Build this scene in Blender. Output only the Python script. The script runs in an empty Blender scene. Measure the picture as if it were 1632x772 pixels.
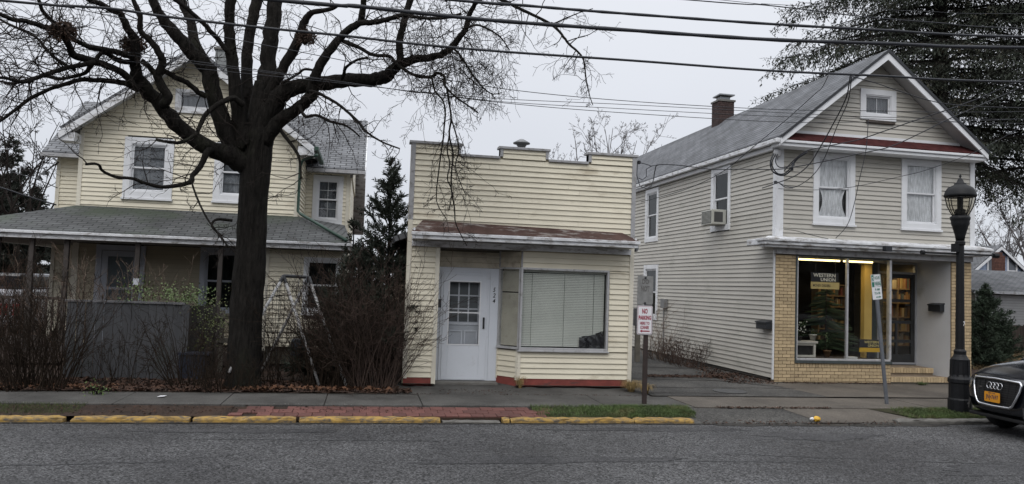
import bpy, bmesh, math, random
from mathutils import Vector, Matrix, Euler
sc = bpy.context.scene
# ---------------------------------------------------------------- camera
CAMZ = 2.10
FPX, PITCH, ROLL, YAW = 1255.0, 0.0562, 0.0337, 0.1820
_cy, _sy = math.cos(YAW), math.sin(YAW)
FWD = Vector((_sy*math.cos(PITCH), _cy*math.cos(PITCH), math.sin(PITCH)))
_r0 = Vector((_cy, -_sy, 0)); _u0 = _r0.cross(FWD)
RT = math.cos(ROLL)*_r0 + math.sin(ROLL)*_u0
UP = -math.sin(ROLL)*_r0 + math.cos(ROLL)*_u0
CAM = Vector((0, 0, CAMZ))
cd = bpy.data.cameras.new('camera'); cam = bpy.data.objects.new('camera', cd)
sc.collection.objects.link(cam); sc.camera = cam
cd.sensor_width = 36; cd.lens = FPX/1632*36; cd.clip_end = 2000; cd.clip_start = .1
cam.matrix_world = Matrix(((RT.x, UP.x, -FWD.x, 0), (RT.y, UP.y, -FWD.y, 0), (RT.z, UP.z, -FWD.z, CAMZ), (0, 0, 0, 1)))
# ---------------------------------------------------------------- world: overcast sky
SUN_EL, SUN_AZ = math.radians(48), math.radians(205)      # azimuth from +y, clockwise: behind the camera
w = bpy.data.worlds.new('World'); sc.world = w; w.use_nodes = True
nt = w.node_tree; N = nt.nodes; L = nt.links
for n in list(N): N.remove(n)
out = N.new('ShaderNodeOutputWorld'); bg = N.new('ShaderNodeBackground'); L.new(bg.outputs[0], out.inputs[0])
sky = N.new('ShaderNodeTexSky'); sky.sky_type = 'NISHITA'; sky.sun_disc = False
sky.sun_elevation = SUN_EL; sky.sun_rotation = SUN_AZ
tc = N.new('ShaderNodeTexCoord'); sep = N.new('ShaderNodeSeparateXYZ'); L.new(tc.outputs['Generated'], sep.inputs[0])
ramp = N.new('ShaderNodeValToRGB'); L.new(sep.outputs[2], ramp.inputs[0])
e = ramp.color_ramp.elements
e[0].position = 0; e[0].color = (.65, .68, .74, 1)
e[1].position = 1; e[1].color = (2.1, 2.14, 2.22, 1)
x = e.new(.2); x.color = (.73, .755, .815, 1)
x = e.new(.42); x.color = (.84, .865, .92, 1)
nz = N.new('ShaderNodeTexNoise'); nz.inputs['Scale'].default_value = 2.2; nz.inputs['Detail'].default_value = 3
L.new(tc.outputs['Generated'], nz.inputs[0])
mr = N.new('ShaderNodeMapRange'); mr.inputs['To Min'].default_value = .93; mr.inputs['To Max'].default_value = 1.06
L.new(nz.outputs[0], mr.inputs[0])
mul = N.new('ShaderNodeVectorMath'); mul.operation = 'SCALE'; L.new(ramp.outputs[0], mul.inputs[0]); L.new(mr.outputs[0], mul.inputs['Scale'])
m2 = N.new('ShaderNodeVectorMath'); m2.operation = 'SCALE'; m2.inputs['Scale'].default_value = .08; L.new(sky.outputs[0], m2.inputs[0])
mx = N.new('ShaderNodeMix'); mx.data_type = 'RGBA'; mx.inputs[0].default_value = .06
L.new(mul.outputs[0], mx.inputs[6]); L.new(m2.outputs[0], mx.inputs[7]); L.new(mx.outputs[2], bg.inputs[0])
bg.inputs[1].default_value = 1.06
sd = bpy.data.lights.new('sun', 'SUN'); sd.energy = 1.1; sd.angle = math.radians(40); sd.color = (1, .97, .93)
so = bpy.data.objects.new('sun', sd); sc.collection.objects.link(so)
_d = Vector((math.sin(SUN_AZ)*math.cos(SUN_EL), math.cos(SUN_AZ)*math.cos(SUN_EL), math.sin(SUN_EL)))
so.rotation_euler = _d.to_track_quat('Z', 'Y').to_euler(); so.location = (0, 0, 20)
sc.view_settings.view_transform = 'Standard'; sc.view_settings.look = 'None'
sc.view_settings.exposure = 0; sc.view_settings.gamma = 1
sc.render.engine = 'CYCLES'
sc.render.resolution_x = 1024; sc.render.resolution_y = 484
# ---------------------------------------------------------------- helpers
def ray(px, py): return FWD + (px-816)/FPX*RT - (py-386)/FPX*UP
def onY(px, py, Y): d = ray(px, py); return CAM + d*(Y/d.y)
def onZ(px, py, Z): d = ray(px, py); return CAM + d*((Z-CAMZ)/d.z)
V = Vector
class Frame:
    """wall plane: o origin on the ground, ux along the wall, n outward normal"""
    def __init__(s, o, ux, n): s.o, s.ux, s.n = V(o), V(ux).normalized(), V(n).normalized()
    def p(s, u, z, d=0.): q = s.o + s.ux*u + s.n*d; return V((q.x, q.y, z))
    def hit(s, px, py, d=0.):
        r = ray(px, py); o = s.o + s.n*d; t = (o-CAM).dot(s.n)/r.dot(s.n); q = CAM + r*t
        return (q-o).dot(s.ux), q.z
class MB:
    def __init__(s): s.v = []; s.f = []
    def quad(s, a, b, c, d): i = len(s.v); s.v += [a, b, c, d]; s.f.append((i, i+1, i+2, i+3))
    def tri(s, a, b, c): i = len(s.v); s.v += [a, b, c]; s.f.append((i, i+1, i+2))
    def hexa(s, p):      # 8 points: bottom loop 0-3, top loop 4-7
        i = len(s.v); s.v += list(p)
        for q in ((0,3,2,1),(4,5,6,7),(0,1,5,4),(1,2,6,5),(2,3,7,6),(3,0,4,7)): s.f.append(tuple(i+k for k in q))
        return s
    def box(s, F, u0, u1, z0, z1, d0, d1):
        return s.hexa([F.p(u0,z0,d0),F.p(u1,z0,d0),F.p(u1,z0,d1),F.p(u0,z0,d1),F.p(u0,z1,d0),F.p(u1,z1,d0),F.p(u1,z1,d1),F.p(u0,z1,d1)])
    def slab(s, pts, off):   # polygon extruded along the vector off
        i = len(s.v); n = len(pts); s.v += [V(p) for p in pts] + [V(p)+off for p in pts]
        s.f.append(tuple(range(i, i+n))); s.f.append(tuple(range(i+2*n-1, i+n-1, -1)))
        for k in range(n): s.f.append((i+k, i+(k+1) % n, i+n+(k+1) % n, i+n+k))
        return s
    def tube(s, pts, rad, n=6, cap=True):
        m = len(pts); i0 = len(s.v)
        if not hasattr(rad, '__len__'): rad = [rad]*m
        pv = None
        for k in range(m):
            t = (pts[min(k+1, m-1)] - pts[max(k-1, 0)])
            if t.length < 1e-9: t = V((0, 0, 1))
            t.normalize()
            if pv is None:
                a = t.orthogonal().normalized()
            else:
                a = pv - t*pv.dot(t)
                a = a.normalized() if a.length > 1e-6 else t.orthogonal().normalized()
            pv = a; b = t.cross(a)
            for j in range(n):
                an = 2*math.pi*j/n
                s.v.append(pts[k] + (a*math.cos(an) + b*math.sin(an))*rad[k])
        for k in range(m-1):
            for j in range(n):
                p = i0+k*n+j; q = i0+k*n+(j+1) % n
                s.f.append((p, q, q+n, p+n))
        if cap and n > 2:
            s.f.append(tuple(i0+j for j in range(n-1, -1, -1))); s.f.append(tuple(i0+(m-1)*n+j for j in range(n)))
        return s
    def lathe(s, o, prof, n=16):     # prof: (r, z) list, world up axis
        i0 = len(s.v); o = V(o)
        for r, z in prof:
            for j in range(n):
                a = 2*math.pi*j/n; s.v.append(o + V((r*math.cos(a), r*math.sin(a), z)))
        for k in range(len(prof)-1):
            for j in range(n):
                p = i0+k*n+j; q = i0+k*n+(j+1) % n
                s.f.append((p, q, q+n, p+n))
        s.f.append(tuple(i0+j for j in range(n-1, -1, -1))); s.f.append(tuple(i0+(len(prof)-1)*n+j for j in range(n)))
        return s
    def build(s, name, m, parent=None, smooth=False, bevel=0):
        me = bpy.data.meshes.new(name)
        if parent is not None:
            im = WM(parent).inverted(); vs = [im @ v for v in s.v]
        else: vs = s.v
        me.from_pydata([tuple(v) for v in vs], [], s.f)
        me.materials.append(m); me.update()
        if smooth:
            for p in me.polygons: p.use_smooth = True
        o = bpy.data.objects.new(name, me); sc.collection.objects.link(o)
        if parent is not None: o.parent = parent
        if bevel:
            md = o.modifiers.new('bevel', 'BEVEL'); md.width = bevel; md.segments = 2; md.limit_method = 'ANGLE'
        return o
def WM(o):
    M = Matrix.LocRotScale(o.location, o.rotation_euler, o.scale)
    return WM(o.parent) @ M if o.parent else M
def empty(name, loc, label, cat, group=None, rz=0):
    o = bpy.data.objects.new(name, None); o.location = loc; o.rotation_euler = (0, 0, rz); o.empty_display_size = .2
    sc.collection.objects.link(o); return tag(o, label, cat, group)
def tag(o, label=None, cat=None, group=None, kind=None):
    if label: o['label'] = label
    if cat: o['category'] = cat
    if group: o['group'] = group
    if kind: o['kind'] = kind
    return o
def copyobj(o, parent, loc, rot=None):
    c = o.copy(); sc.collection.objects.link(c); c.parent = parent; c.location = loc
    if rot is not None: c.rotation_euler = rot
    return c
# ---------------------------------------------------------------- materials
_mats = {}
def mat(name, col, rough=.7, var=.12, scale=3., bump=0., bscale=40., stretch=(1, 1, 1), metal=0., rnd=0., spec=.5, dirt=None):
    """procedural paint: colour varied by two noises, optional streaky dirt (colour, amount), fine bump"""
    if name in _mats: return _mats[name]
    m = bpy.data.materials.new(name); m.use_nodes = True; t = m.node_tree; n = t.nodes; l = t.links
    b = n['Principled BSDF']; b.inputs['Roughness'].default_value = rough; b.inputs['Metallic'].default_value = metal
    b.inputs['Specular IOR Level'].default_value = spec
    tc = n.new('ShaderNodeTexCoord'); mp = n.new('ShaderNodeMapping'); mp.inputs['Scale'].default_value = stretch
    l.new(tc.outputs['Object'], mp.inputs[0])
    n1 = n.new('ShaderNodeTexNoise'); n1.inputs['Scale'].default_value = scale; n1.inputs['Detail'].default_value = 6; l.new(mp.outputs[0], n1.inputs[0])
    r = n.new('ShaderNodeMapRange'); r.inputs[1].default_value = .3; r.inputs[2].default_value = .7
    r.inputs[3].default_value = 1-var; r.inputs[4].default_value = 1+var; l.new(n1.outputs[0], r.inputs[0])
    sc_ = n.new('ShaderNodeVectorMath'); sc_.operation = 'SCALE'; sc_.inputs[0].default_value = col; l.new(r.outputs[0], sc_.inputs['Scale'])
    last = sc_.outputs[0]
    if rnd:
        oi = n.new('ShaderNodeObjectInfo'); r2 = n.new('ShaderNodeMapRange'); r2.inputs[3].default_value = 1-rnd; r2.inputs[4].default_value = 1+rnd
        l.new(oi.outputs['Random'], r2.inputs[0]); s2 = n.new('ShaderNodeVectorMath'); s2.operation = 'SCALE'
        l.new(last, s2.inputs[0]); l.new(r2.outputs[0], s2.inputs['Scale']); last = s2.outputs[0]
    if dirt:
        dc, amt, dsc, dst = dirt
        mp2 = n.new('ShaderNodeMapping'); mp2.inputs['Scale'].default_value = dst; l.new(tc.outputs['Object'], mp2.inputs[0])
        n2 = n.new('ShaderNodeTexNoise'); n2.inputs['Scale'].default_value = dsc; n2.inputs['Detail'].default_value = 8; n2.inputs['Roughness'].default_value = .65; l.new(mp2.outputs[0], n2.inputs[0])
        r3 = n.new('ShaderNodeMapRange'); r3.inputs[1].default_value = .62-amt*.25; r3.inputs[2].default_value = .75-amt*.15; r3.inputs[4].default_value = min(1, .5+amt)
        l.new(n2.outputs[0], r3.inputs[0]); mxx = n.new('ShaderNodeMix'); mxx.data_type = 'RGBA'; l.new(r3.outputs[0], mxx.inputs[0]); l.new(last, mxx.inputs[6]); mxx.inputs[7].default_value = (*dc, 1)
        last = mxx.outputs[2]
    l.new(last, b.inputs['Base Color'])
    if bump:
        n3 = n.new('ShaderNodeTexNoise'); n3.inputs['Scale'].default_value = bscale; n3.inputs['Detail'].default_value = 5; l.new(mp.outputs[0], n3.inputs[0])
        bp = n.new('ShaderNodeBump'); bp.inputs['Strength'].default_value = 1; bp.inputs['Distance'].default_value = bump; l.new(n3.outputs[0], bp.inputs['Height']); l.new(bp.outputs[0], b.inputs['Normal'])
    _mats[name] = m; return m
def glass(name, tint=(.8, .85, .85), rough=.02, refl=.035):
    if name in _mats: return _mats[name]
    m = bpy.data.materials.new(name); m.use_nodes = True; t = m.node_tree; n = t.nodes; l = t.links
    n.remove(n['Principled BSDF']); o = n['Material Output']
    tr = n.new('ShaderNodeBsdfTransparent'); tr.inputs[0].default_value = (*tint, 1)
    gl = n.new('ShaderNodeBsdfGlossy'); gl.inputs['Roughness'].default_value = rough
    lw = n.new('ShaderNodeLayerWeight'); lw.inputs[0].default_value = .5; pw = n.new('ShaderNodeMath'); pw.operation = 'POWER'; pw.inputs[1].default_value = 5; l.new(lw.outputs['Facing'], pw.inputs[0])
    fr = n.new('ShaderNodeMapRange'); fr.inputs[3].default_value = refl; fr.inputs[4].default_value = .8; l.new(pw.outputs[0], fr.inputs[0])
    nn = n.new('ShaderNodeTexNoise'); nn.inputs['Scale'].default_value = 1.5; bp = n.new('ShaderNodeBump'); bp.inputs['Distance'].default_value = .003
    tcc = n.new('ShaderNodeTexCoord'); l.new(tcc.outputs['Object'], nn.inputs[0]); l.new(nn.outputs[0], bp.inputs['Height']); l.new(bp.outputs[0], gl.inputs['Normal'])
    mx = n.new('ShaderNodeMixShader'); l.new(fr.outputs[0], mx.inputs[0]); l.new(tr.outputs[0], mx.inputs[1]); l.new(gl.outputs[0], mx.inputs[2]); l.new(mx.outputs[0], o.inputs[0])
    _mats[name] = m; return m
def shingle_mat(name, c1, c2, w=.3, h=.13, moss=None):
    """asphalt shingles: uses a UV map in metres (u along the eave, v up the slope)"""
    m = bpy.data.materials.new(name); m.use_nodes = True; t = m.node_tree; n = t.nodes; l = t.links
    b = n['Principled BSDF']; b.inputs['Roughness'].default_value = .85
    uv = n.new('ShaderNodeUVMap'); br = n.new('ShaderNodeTexBrick'); l.new(uv.outputs[0], br.inputs['Vector'])
    br.inputs['Color1'].default_value = (*c1, 1); br.inputs['Color2'].default_value = (*c2, 1)
    br.inputs['Mortar'].default_value = tuple(.2*c for c in c1)+(1,); br.inputs['Scale'].default_value = 1
    br.inputs['Mortar Size'].default_value = .013; br.inputs['Brick Width'].default_value = w; br.inputs['Row Height'].default_value = h; br.inputs['Bias'].default_value = 0
    nz = n.new('ShaderNodeTexNoise'); nz.inputs['Scale'].default_value = 1.3; nz.inputs['Detail'].default_value = 8; l.new(uv.outputs[0], nz.inputs[0])
    r = n.new('ShaderNodeMapRange'); r.inputs[1].default_value = .3; r.inputs[2].default_value = .7; r.inputs[3].default_value = .62; r.inputs[4].default_value = 1.32; l.new(nz.outputs[0], r.inputs[0])
    s = n.new('ShaderNodeVectorMath'); s.operation = 'SCALE'; l.new(br.outputs[0], s.inputs[0]); l.new(r.outputs[0], s.inputs['Scale']); last = s.outputs[0]
    if moss:
        n2 = n.new('ShaderNodeTexNoise'); n2.inputs['Scale'].default_value = .9; n2.inputs['Detail'].default_value = 9; l.new(uv.outputs[0], n2.inputs[0])
        r2 = n.new('ShaderNodeMapRange'); r2.inputs[1].default_value = .5; r2.inputs[2].default_value = .68; r2.inputs[4].default_value = .8; l.new(n2.outputs[0], r2.inputs[0])
        mx = n.new('ShaderNodeMix'); mx.data_type = 'RGBA'; l.new(r2.outputs[0], mx.inputs[0]); l.new(last, mx.inputs[6]); mx.inputs[7].default_value = (*moss, 1); last = mx.outputs[2]
    l.new(last, b.inputs['Base Color'])
    bp = n.new('ShaderNodeBump'); bp.inputs['Distance'].default_value = .02; bp.invert = True; l.new(br.outputs['Fac'], bp.inputs['Height']); l.new(bp.outputs[0], b.inputs['Normal'])
    return m
def roof(name, pts, thick, m, parent, e0, e1):
    """roof plane pts (planar polygon), e0->e1 the eave direction; gets UVs in metres"""
    pts = [V(p) for p in pts]
    nrm = (pts[1]-pts[0]).cross(pts[2]-pts[0]).normalized()
    if nrm.z < 0: nrm = -nrm
    mb = MB().slab(pts, -nrm*thick); o = mb.build(name, m, parent)
    ud = (V(e1)-V(e0)).normalized(); vd = nrm.cross(ud)
    uvl = o.data.uv_layers.new(name='UVMap')
    for lp in o.data.loops:
        q = mb.v[lp.vertex_index]-pts[0]; uvl.data[lp.index].uv = (q.dot(ud)+50, q.dot(vd)+50)
    return o
def text(body, F, u0, u1, z0, z1, d, m, parent, name='lettering', ext=.002, shear=0., spacing=1., bold=.018):
    """lettering fitted into the rectangle u0..u1, z0..z1 on frame F"""
    c = bpy.data.curves.new(name, 'FONT'); c.body = body; c.extrude = 0; c.offset = bold; c.shear = shear; c.space_line = spacing; c.align_x = 'CENTER'; c.resolution_u = 2
    t = bpy.data.objects.new(name, c); sc.collection.objects.link(t)
    dg = bpy.context.evaluated_depsgraph_get(); me = bpy.data.meshes.new_from_object(t.evaluated_get(dg))
    bpy.data.objects.remove(t); bpy.data.curves.remove(c)
    xs = [v.co.x for v in me.vertices]; ys = [v.co.y for v in me.vertices]
    ax, bx, ay, by = min(xs), max(xs), min(ys), max(ys)
    im = WM(parent).inverted()
    for v in me.vertices:
        uu = u0+(v.co.x-ax)/(bx-ax)*(u1-u0); zz = z0+(v.co.y-ay)/(by-ay)*(z1-z0)
        v.co = im @ F.p(uu, zz, d)
    me.materials.clear(); me.materials.append(m); me.name = name
    o = bpy.data.objects.new(name, me); sc.collection.objects.link(o); o.parent = parent
    return o
# palette
CREAM = mat('cream_vinyl', (.69, .64, .51), .55, .06, 1.5, rnd=.035, dirt=((.36, .30, .20), .22, 1.2, (1, 1, 2.5)))
CREAM_TRIM = mat('cream_trim', (.66, .62, .52), .5, .06, 2)
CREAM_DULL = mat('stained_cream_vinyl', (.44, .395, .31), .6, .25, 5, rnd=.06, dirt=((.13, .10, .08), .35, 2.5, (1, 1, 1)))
GREIGE = mat('greige_vinyl', (.45, .43, .385), .55, .05, 1.2, rnd=.03, dirt=((.28, .27, .23), .25, 1.0, (1, 1, 3)))
WHITE = mat('white_paint', (.70, .71, .73), .5, .05, 3, dirt=((.45, .44, .42), .12, 5, (1, 1, .5)))
WORN = mat('worn_white_paint', (.66, .67, .69), .6, .12, 5, dirt=((.20, .18, .16), .5, 4, (1, 1, 3)))
GREYTRIM = mat('weathered_grey_trim', (.34, .34, .35), .6, .12, 4, dirt=((.16, .15, .14), .4, 7, (1, 1, 1)))
ALU = mat('aluminium', (.50, .50, .51), .4, .1, 6, metal=.4, dirt=((.25, .24, .22), .3, 9, (1, 1, 1)))
DOORW = mat('door_white', (.60, .63, .68), .4, .03, 2, dirt=((.40, .40, .42), .12, 3, (1, 1, 1)))
BLACKM = mat('black_metal', (.018, .02, .024), .45, .2, 8, bump=.002, bscale=60)
DARKIN = mat('dark_interior', (.02, .02, .022), .9, .2, 3)
DARKWALL = mat('backing_board', (.10, .09, .07), .9, .1, 3)
REDBASE = mat('red_painted_base', (.20, .045, .035), .75, .2, 6, bump=.004, bscale=30, dirt=((.07, .045, .04), .3, 3, (1, 1, 3)))
CONC = mat('concrete', (.13, .125, .115), .9, .15, 2.5, bump=.004, bscale=70, dirt=((.10, .09, .08), .45, 2.2, (1, 1, 1)))
CURTAIN = mat('net_curtain', (.60, .61, .63), .9, .3, 6, stretch=(6, 6, 1))
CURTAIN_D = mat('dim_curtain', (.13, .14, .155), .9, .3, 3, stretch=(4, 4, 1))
GLASS = glass('window_glass', (.95, .955, .955), .03, .04)
GLASSD = glass('dark_window_glass', (.5, .52, .52))
GREEN_T = mat('green_gutter', (.028, .065, .048), .5, .2, 5)
SH_GREY = shingle_mat('grey_shingles', (.125, .13, .14), (.165, .17, .18))
SH_MOSS = shingle_mat('mossy_shingles', (.058, .061, .062), (.08, .083, .085), w=.3, h=.13, moss=(.042, .056, .036))
SH_RIGHT = shingle_mat('slate_grey_shingles', (.095, .10, .11), (.13, .135, .148), w=.5, h=.15)
SH_RED = mat('red_shingles', (.058, .019, .019), .95, .35, 8, bump=.006, bscale=40, spec=.1)
WOODD = mat('dark_stained_wood', (.045, .032, .026), .8, .3, 4, stretch=(1, 1, .2), bump=.003)
# ---------------------------------------------------------------- building helpers
_sr = random.Random(2)
def siding(parent, F, z0, z1, lf, rf, holes=(), e=.1035, m=None, name='siding_board', lip=.025, seam=0):
    """one object per course piece; lf/rf give the wall's ends at a height; holes = (u0,u1,z0,z1)"""
    z = z0; out = []
    while z < z1-.02:
        zt = min(z+e, z1); segs = [(lf(z), rf(z), lf(zt), rf(zt))]
        for (a, b, c, d) in holes:
            if zt <= c+.001 or z >= d-.001: continue
            ns = []
            for (l0, r0, l1, r1) in segs:
                if b <= min(l0, l1) or a >= max(r0, r1): ns.append((l0, r0, l1, r1)); continue
                if a > l0: ns.append((l0, a, min(l1, a), a))
                if b < r0: ns.append((b, r0, b, max(b, r1)))
            segs = ns
        if seam:
            ns = []
            for (l0, r0, l1, r1) in segs:
                if r0-l0 > seam:
                    c_ = l0+(r0-l0)*_sr.uniform(.25, .75); ns += [(l0, c_, l1, c_), (c_+.003, r0, c_+.003, r1)]
                else: ns.append((l0, r0, l1, r1))
            segs = ns
        for (l0, r0, l1, r1) in segs:
            if r0-l0 < .02: continue
            mb = MB(); zz = zt-.002; lp_ = lip; lip = lip+_sr.uniform(-.003, .003)
            mb.hexa([F.p(l0, z, .0), F.p(r0, z, .0), F.p(r0, z, lip), F.p(l0, z, lip), F.p(l1, zz, .0), F.p(r1, zz, .0), F.p(r1, zz, .002), F.p(l1, zz, .002)])
            lip = lp_; out.append(mb.build(name, m, parent))
        z = zt
    return out
def rectframe(mb, F, u0, u1, z0, z1, w, d0, d1, wb=None):
    wb = wb or w
    mb.box(F, u0, u0+w, z0, z1, d0, d1); mb.box(F, u1-w, u1, z0, z1, d0, d1)
    mb.box(F, u0+w, u1-w, z1-w, z1, d0, d1-.003); mb.box(F, u0+w, u1-w, z0, z0+wb, d0, d1-.003)
def curtain_mesh(F, u0, u1, z0, z1, d, amp=.012, n=24, waves=7, gather=0):
    mb = MB(); i = len(mb.v); rows = 8
    for r in range(rows+1):
        t = r/rows
        for k in range(n+1):
            s = k/n; uu = u0+(u1-u0)*s
            if gather: uu = (u0+u1)/2 + (uu-(u0+u1)/2)*(1-gather*abs(math.sin(math.pi*t*.9)))
            mb.v.append(F.p(uu, z0+(z1-z0)*t, d+amp*math.sin(s*waves*6.28+t*1.3)))
    for r in range(rows):
        for k in range(n): a = r*(n+1)+k; mb.f.append((a, a+1, a+n+2, a+n+1))
    return mb
def window(parent, F, u0, u1, z0, z1, cw=.10, grid=None, cm=None, curt=None, fixed=False, sill=True, gm=None, deep=.0, split=.5, sashm=None, barm=None):
    """cased double-hung window; sub-parts under the casing"""
    cm = cm or WHITE; gm = gm or GLASS; sashm = sashm or cm
    mb = MB(); rectframe(mb, F, u0, u1, z0, z1, cw, .0, .045)
    fr = mb.build('window', cm, parent, bevel=.004)
    a0, a1, b0, b1 = u0+cw, u1-cw, z0+cw, z1-cw
    MB().box(F, a0-.01, a1+.01, b0-.01, b1+.01, -.10, -.09).build('window_backing', DARKIN, fr)
    s = MB(); rectframe(s, F, a0, a1, b0, b1, .022, -.09, .030)
    s.build('jamb', sashm, fr)
    a0 += .022; a1 -= .022; b0 += .022; b1 -= .022
    zm = b0+(b1-b0)*split; sw = .035
    parts = [(b0, b1, -.01)] if fixed else [(zm-.012, b1, .002), (b0, zm+.012, -.026)]
    for (c0, c1, dd) in parts:
        s = MB(); rectframe(s, F, a0, a1, c0, c1, sw, dd-.02, dd)
        mu = MB(); gx, gz = grid or (1, 1); ia0, ia1, ib0, ib1 = a0+sw, a1-sw, c0+sw, c1-sw
        for k in range(1, gx): x_ = ia0+(ia1-ia0)*k/gx; mu.box(F, x_-.007, x_+.007, ib0, ib1, dd-.030, dd-.018)
        for k in range(1, gz): z_ = ib0+(ib1-ib0)*k/gz; mu.box(F, ia0, ia1, z_-.007, z_+.007, dd-.031, dd-.017)
        s.build('sash', sashm, fr)
        if mu.v: mu.build('glazing_bars', barm or sashm, fr)
        for i in range(gx):
            for j in range(gz):
                p0, p1 = ia0+(ia1-ia0)*i/gx, ia0+(ia1-ia0)*(i+1)/gx; q0, q1 = ib0+(ib1-ib0)*j/gz, ib0+(ib1-ib0)*(j+1)/gz
                MB().box(F, p0, p1, q0, q1, dd-.012, dd-.009).build('pane', gm, fr)
    if curt == 'net':
        curtain_mesh(F, a0, a1, b0, b1, -.065).build('curtain', CURTAIN, fr, True)
    elif curt == 'tied':
        curtain_mesh(F, a0, a1, zm, b1, -.065).build('curtain', CURTAIN, fr, True)
        curtain_mesh(F, a0, a1, b0, zm, -.06, .02, 24, 5, .35).build('curtain', CURTAIN, fr, True)
    elif curt == 'dim':
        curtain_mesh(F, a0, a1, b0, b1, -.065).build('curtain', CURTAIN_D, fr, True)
    if sill:
        MB().box(F, u0-.02, u1+.02, z0-.045, z0-.002, .0, .075).build('sill', cm, fr)
    return fr
def plain_box(name, F, u0, u1, z0, z1, d0, d1, m, parent, bevel=0):
    return MB().box(F, u0, u1, z0, z1, d0, d1).build(name, m, parent, bevel=bevel)
# ================================================================ GROUND
rng = random.Random(5)
G_Z = .16
def sheet(name, pts, m, kind='structure', sub=None):
    mb = MB(); i = len(mb.v); mb.v += [V(p) for p in pts]; mb.f.append(tuple(range(len(pts))))
    return tag(mb.build(name, m), kind=kind)
def ground_mat(name, c1, c2, rough=.9, s1=2., s2=60., bump=.01, speck=None, wet=None, c3=None, rmin=None):
    m = bpy.data.materials.new(name); m.use_nodes = True; t = m.node_tree; n = t.nodes; l = t.links
    b = n['Principled BSDF']; b.inputs['Roughness'].default_value = rough; b.inputs['Specular IOR Level'].default_value = .22
    tc = n.new('ShaderNodeTexCoord')
    a = n.new('ShaderNodeTexNoise'); a.inputs['Scale'].default_value = s1; a.inputs['Detail'].default_value = 8; a.inputs['Roughness'].default_value = .6; l.new(tc.outputs['Object'], a.inputs[0])
    r = n.new('ShaderNodeMapRange'); r.inputs[1].default_value = .38; r.inputs[2].default_value = .62; l.new(a.outputs[0], r.inputs[0])
    mx = n.new('ShaderNodeMix'); mx.data_type = 'RGBA'; l.new(r.outputs[0], mx.inputs[0]); mx.inputs[6].default_value = (*c1, 1); mx.inputs[7].default_value = (*c2, 1)
    f = n.new('ShaderNodeTexNoise'); f.inputs['Scale'].default_value = s2; f.inputs['Detail'].default_value = 4; f.inputs['Roughness'].default_value = .7; l.new(tc.outputs['Object'], f.inputs[0])
    last = mx.outputs[2]
    if speck:   # aggregate stones: voronoi cells of random brightness
        vo = n.new('ShaderNodeTexVoronoi'); vo.inputs['Scale'].default_value = speck[0]; l.new(tc.outputs['Object'], vo.inputs[0])
        sp = n.new('ShaderNodeSeparateColor'); l.new(vo.outputs['Color'], sp.inputs[0])
        rr = n.new('ShaderNodeMapRange'); rr.inputs[1].default_value = .0; rr.inputs[2].default_value = 1; rr.inputs[3].default_value = 1-speck[1]; rr.inputs[4].default_value = 1+speck[1]; l.new(sp.outputs[0], rr.inputs[0])
        pw = n.new('ShaderNodeMath'); pw.operation = 'POWER'; pw.inputs[1].default_value = 1.6; l.new(rr.outputs[0], pw.inputs[0])
        s = n.new('ShaderNodeVectorMath'); s.operation = 'SCALE'; l.new(last, s.inputs[0]); l.new(pw.outputs[0], s.inputs['Scale']); last = s.outputs[0]
    rf = n.new('ShaderNodeMapRange'); rf.inputs[1].default_value = .3; rf.inputs[2].default_value = .7; rf.inputs[3].default_value = .75; rf.inputs[4].default_value = 1.25; l.new(f.outputs[0], rf.inputs[0])
    s = n.new('ShaderNodeVectorMath'); s.operation = 'SCALE'; l.new(last, s.inputs[0]); l.new(rf.outputs[0], s.inputs['Scale']); last = s.outputs[0]
    l.new(last, b.inputs['Base Color'])
    if rmin is not None:
        rw = n.new('ShaderNodeMapRange'); rw.inputs[1].default_value = .4; rw.inputs[2].default_value = .65; rw.inputs[3].default_value = rmin; rw.inputs[4].default_value = rough; l.new(a.outputs[0], rw.inputs[0]); l.new(rw.outputs[0], b.inputs['Roughness'])
    bp = n.new('ShaderNodeBump'); bp.inputs['Distance'].default_value = bump; l.new(f.outputs[0], bp.inputs['Height']); l.new(bp.outputs[0], b.inputs['Normal'])
    return m
ROADM = ground_mat('asphalt', (.040, .040, .042), (.072, .072, .074), .85, .38, 110, .010, (58, .72), rmin=.6)
GROUNDM = ground_mat('bare_ground', (.035, .028, .022), (.06, .055, .03), .95, .8, 25, .03)
SOILM = ground_mat('dark_soil', (.03, .022, .018), (.055, .035, .026), .95, 1.6, 40, .03)
WALKM = ground_mat('sidewalk_concrete', (.050, .048, .045), (.085, .082, .077), .85, 1.1, 80, .004, (70, .12))
WALKM2 = ground_mat('sidewalk_concrete_brown', (.070, .062, .054), (.11, .097, .083), .85, .9, 80, .004, (70, .12))
DRIVEM = ground_mat('driveway_asphalt', (.046, .045, .043), (.078, .075, .07), .85, .8, 60, .012, (45, .3))
VERGE = ground_mat('verge_soil', (.03, .026, .016), (.045, .05, .02), .95, 2.2, 60, .02)
GUTTERM = ground_mat('gutter_dirt', (.02, .019, .018), (.045, .042, .038), .6, 2.5, 50, .01)
# far ground
sheet('ground', [(-400,-400,-.25),(400,-400,-.25),(400,600,-.25),(-400,600,-.25)], GROUNDM)
# road sheet, slight crown
mb = MB(); ys = [-4.5, 0, 4, 8, 10.5, 11.6, 12.02]; zs = [-.06, .03, .06, .035, .01, .0, -.006]
for k in range(len(ys)-1):
    for xa in range(-60, 60, 10): mb.quad((xa, ys[k], zs[k]), (xa+10, ys[k], zs[k]), (xa+10, ys[k+1], zs[k+1]), (xa, ys[k+1], zs[k+1]))
mb.v = [V(q) for q in mb.v]
road_o = tag(mb.build('road', ROADM), kind='structure')
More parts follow.
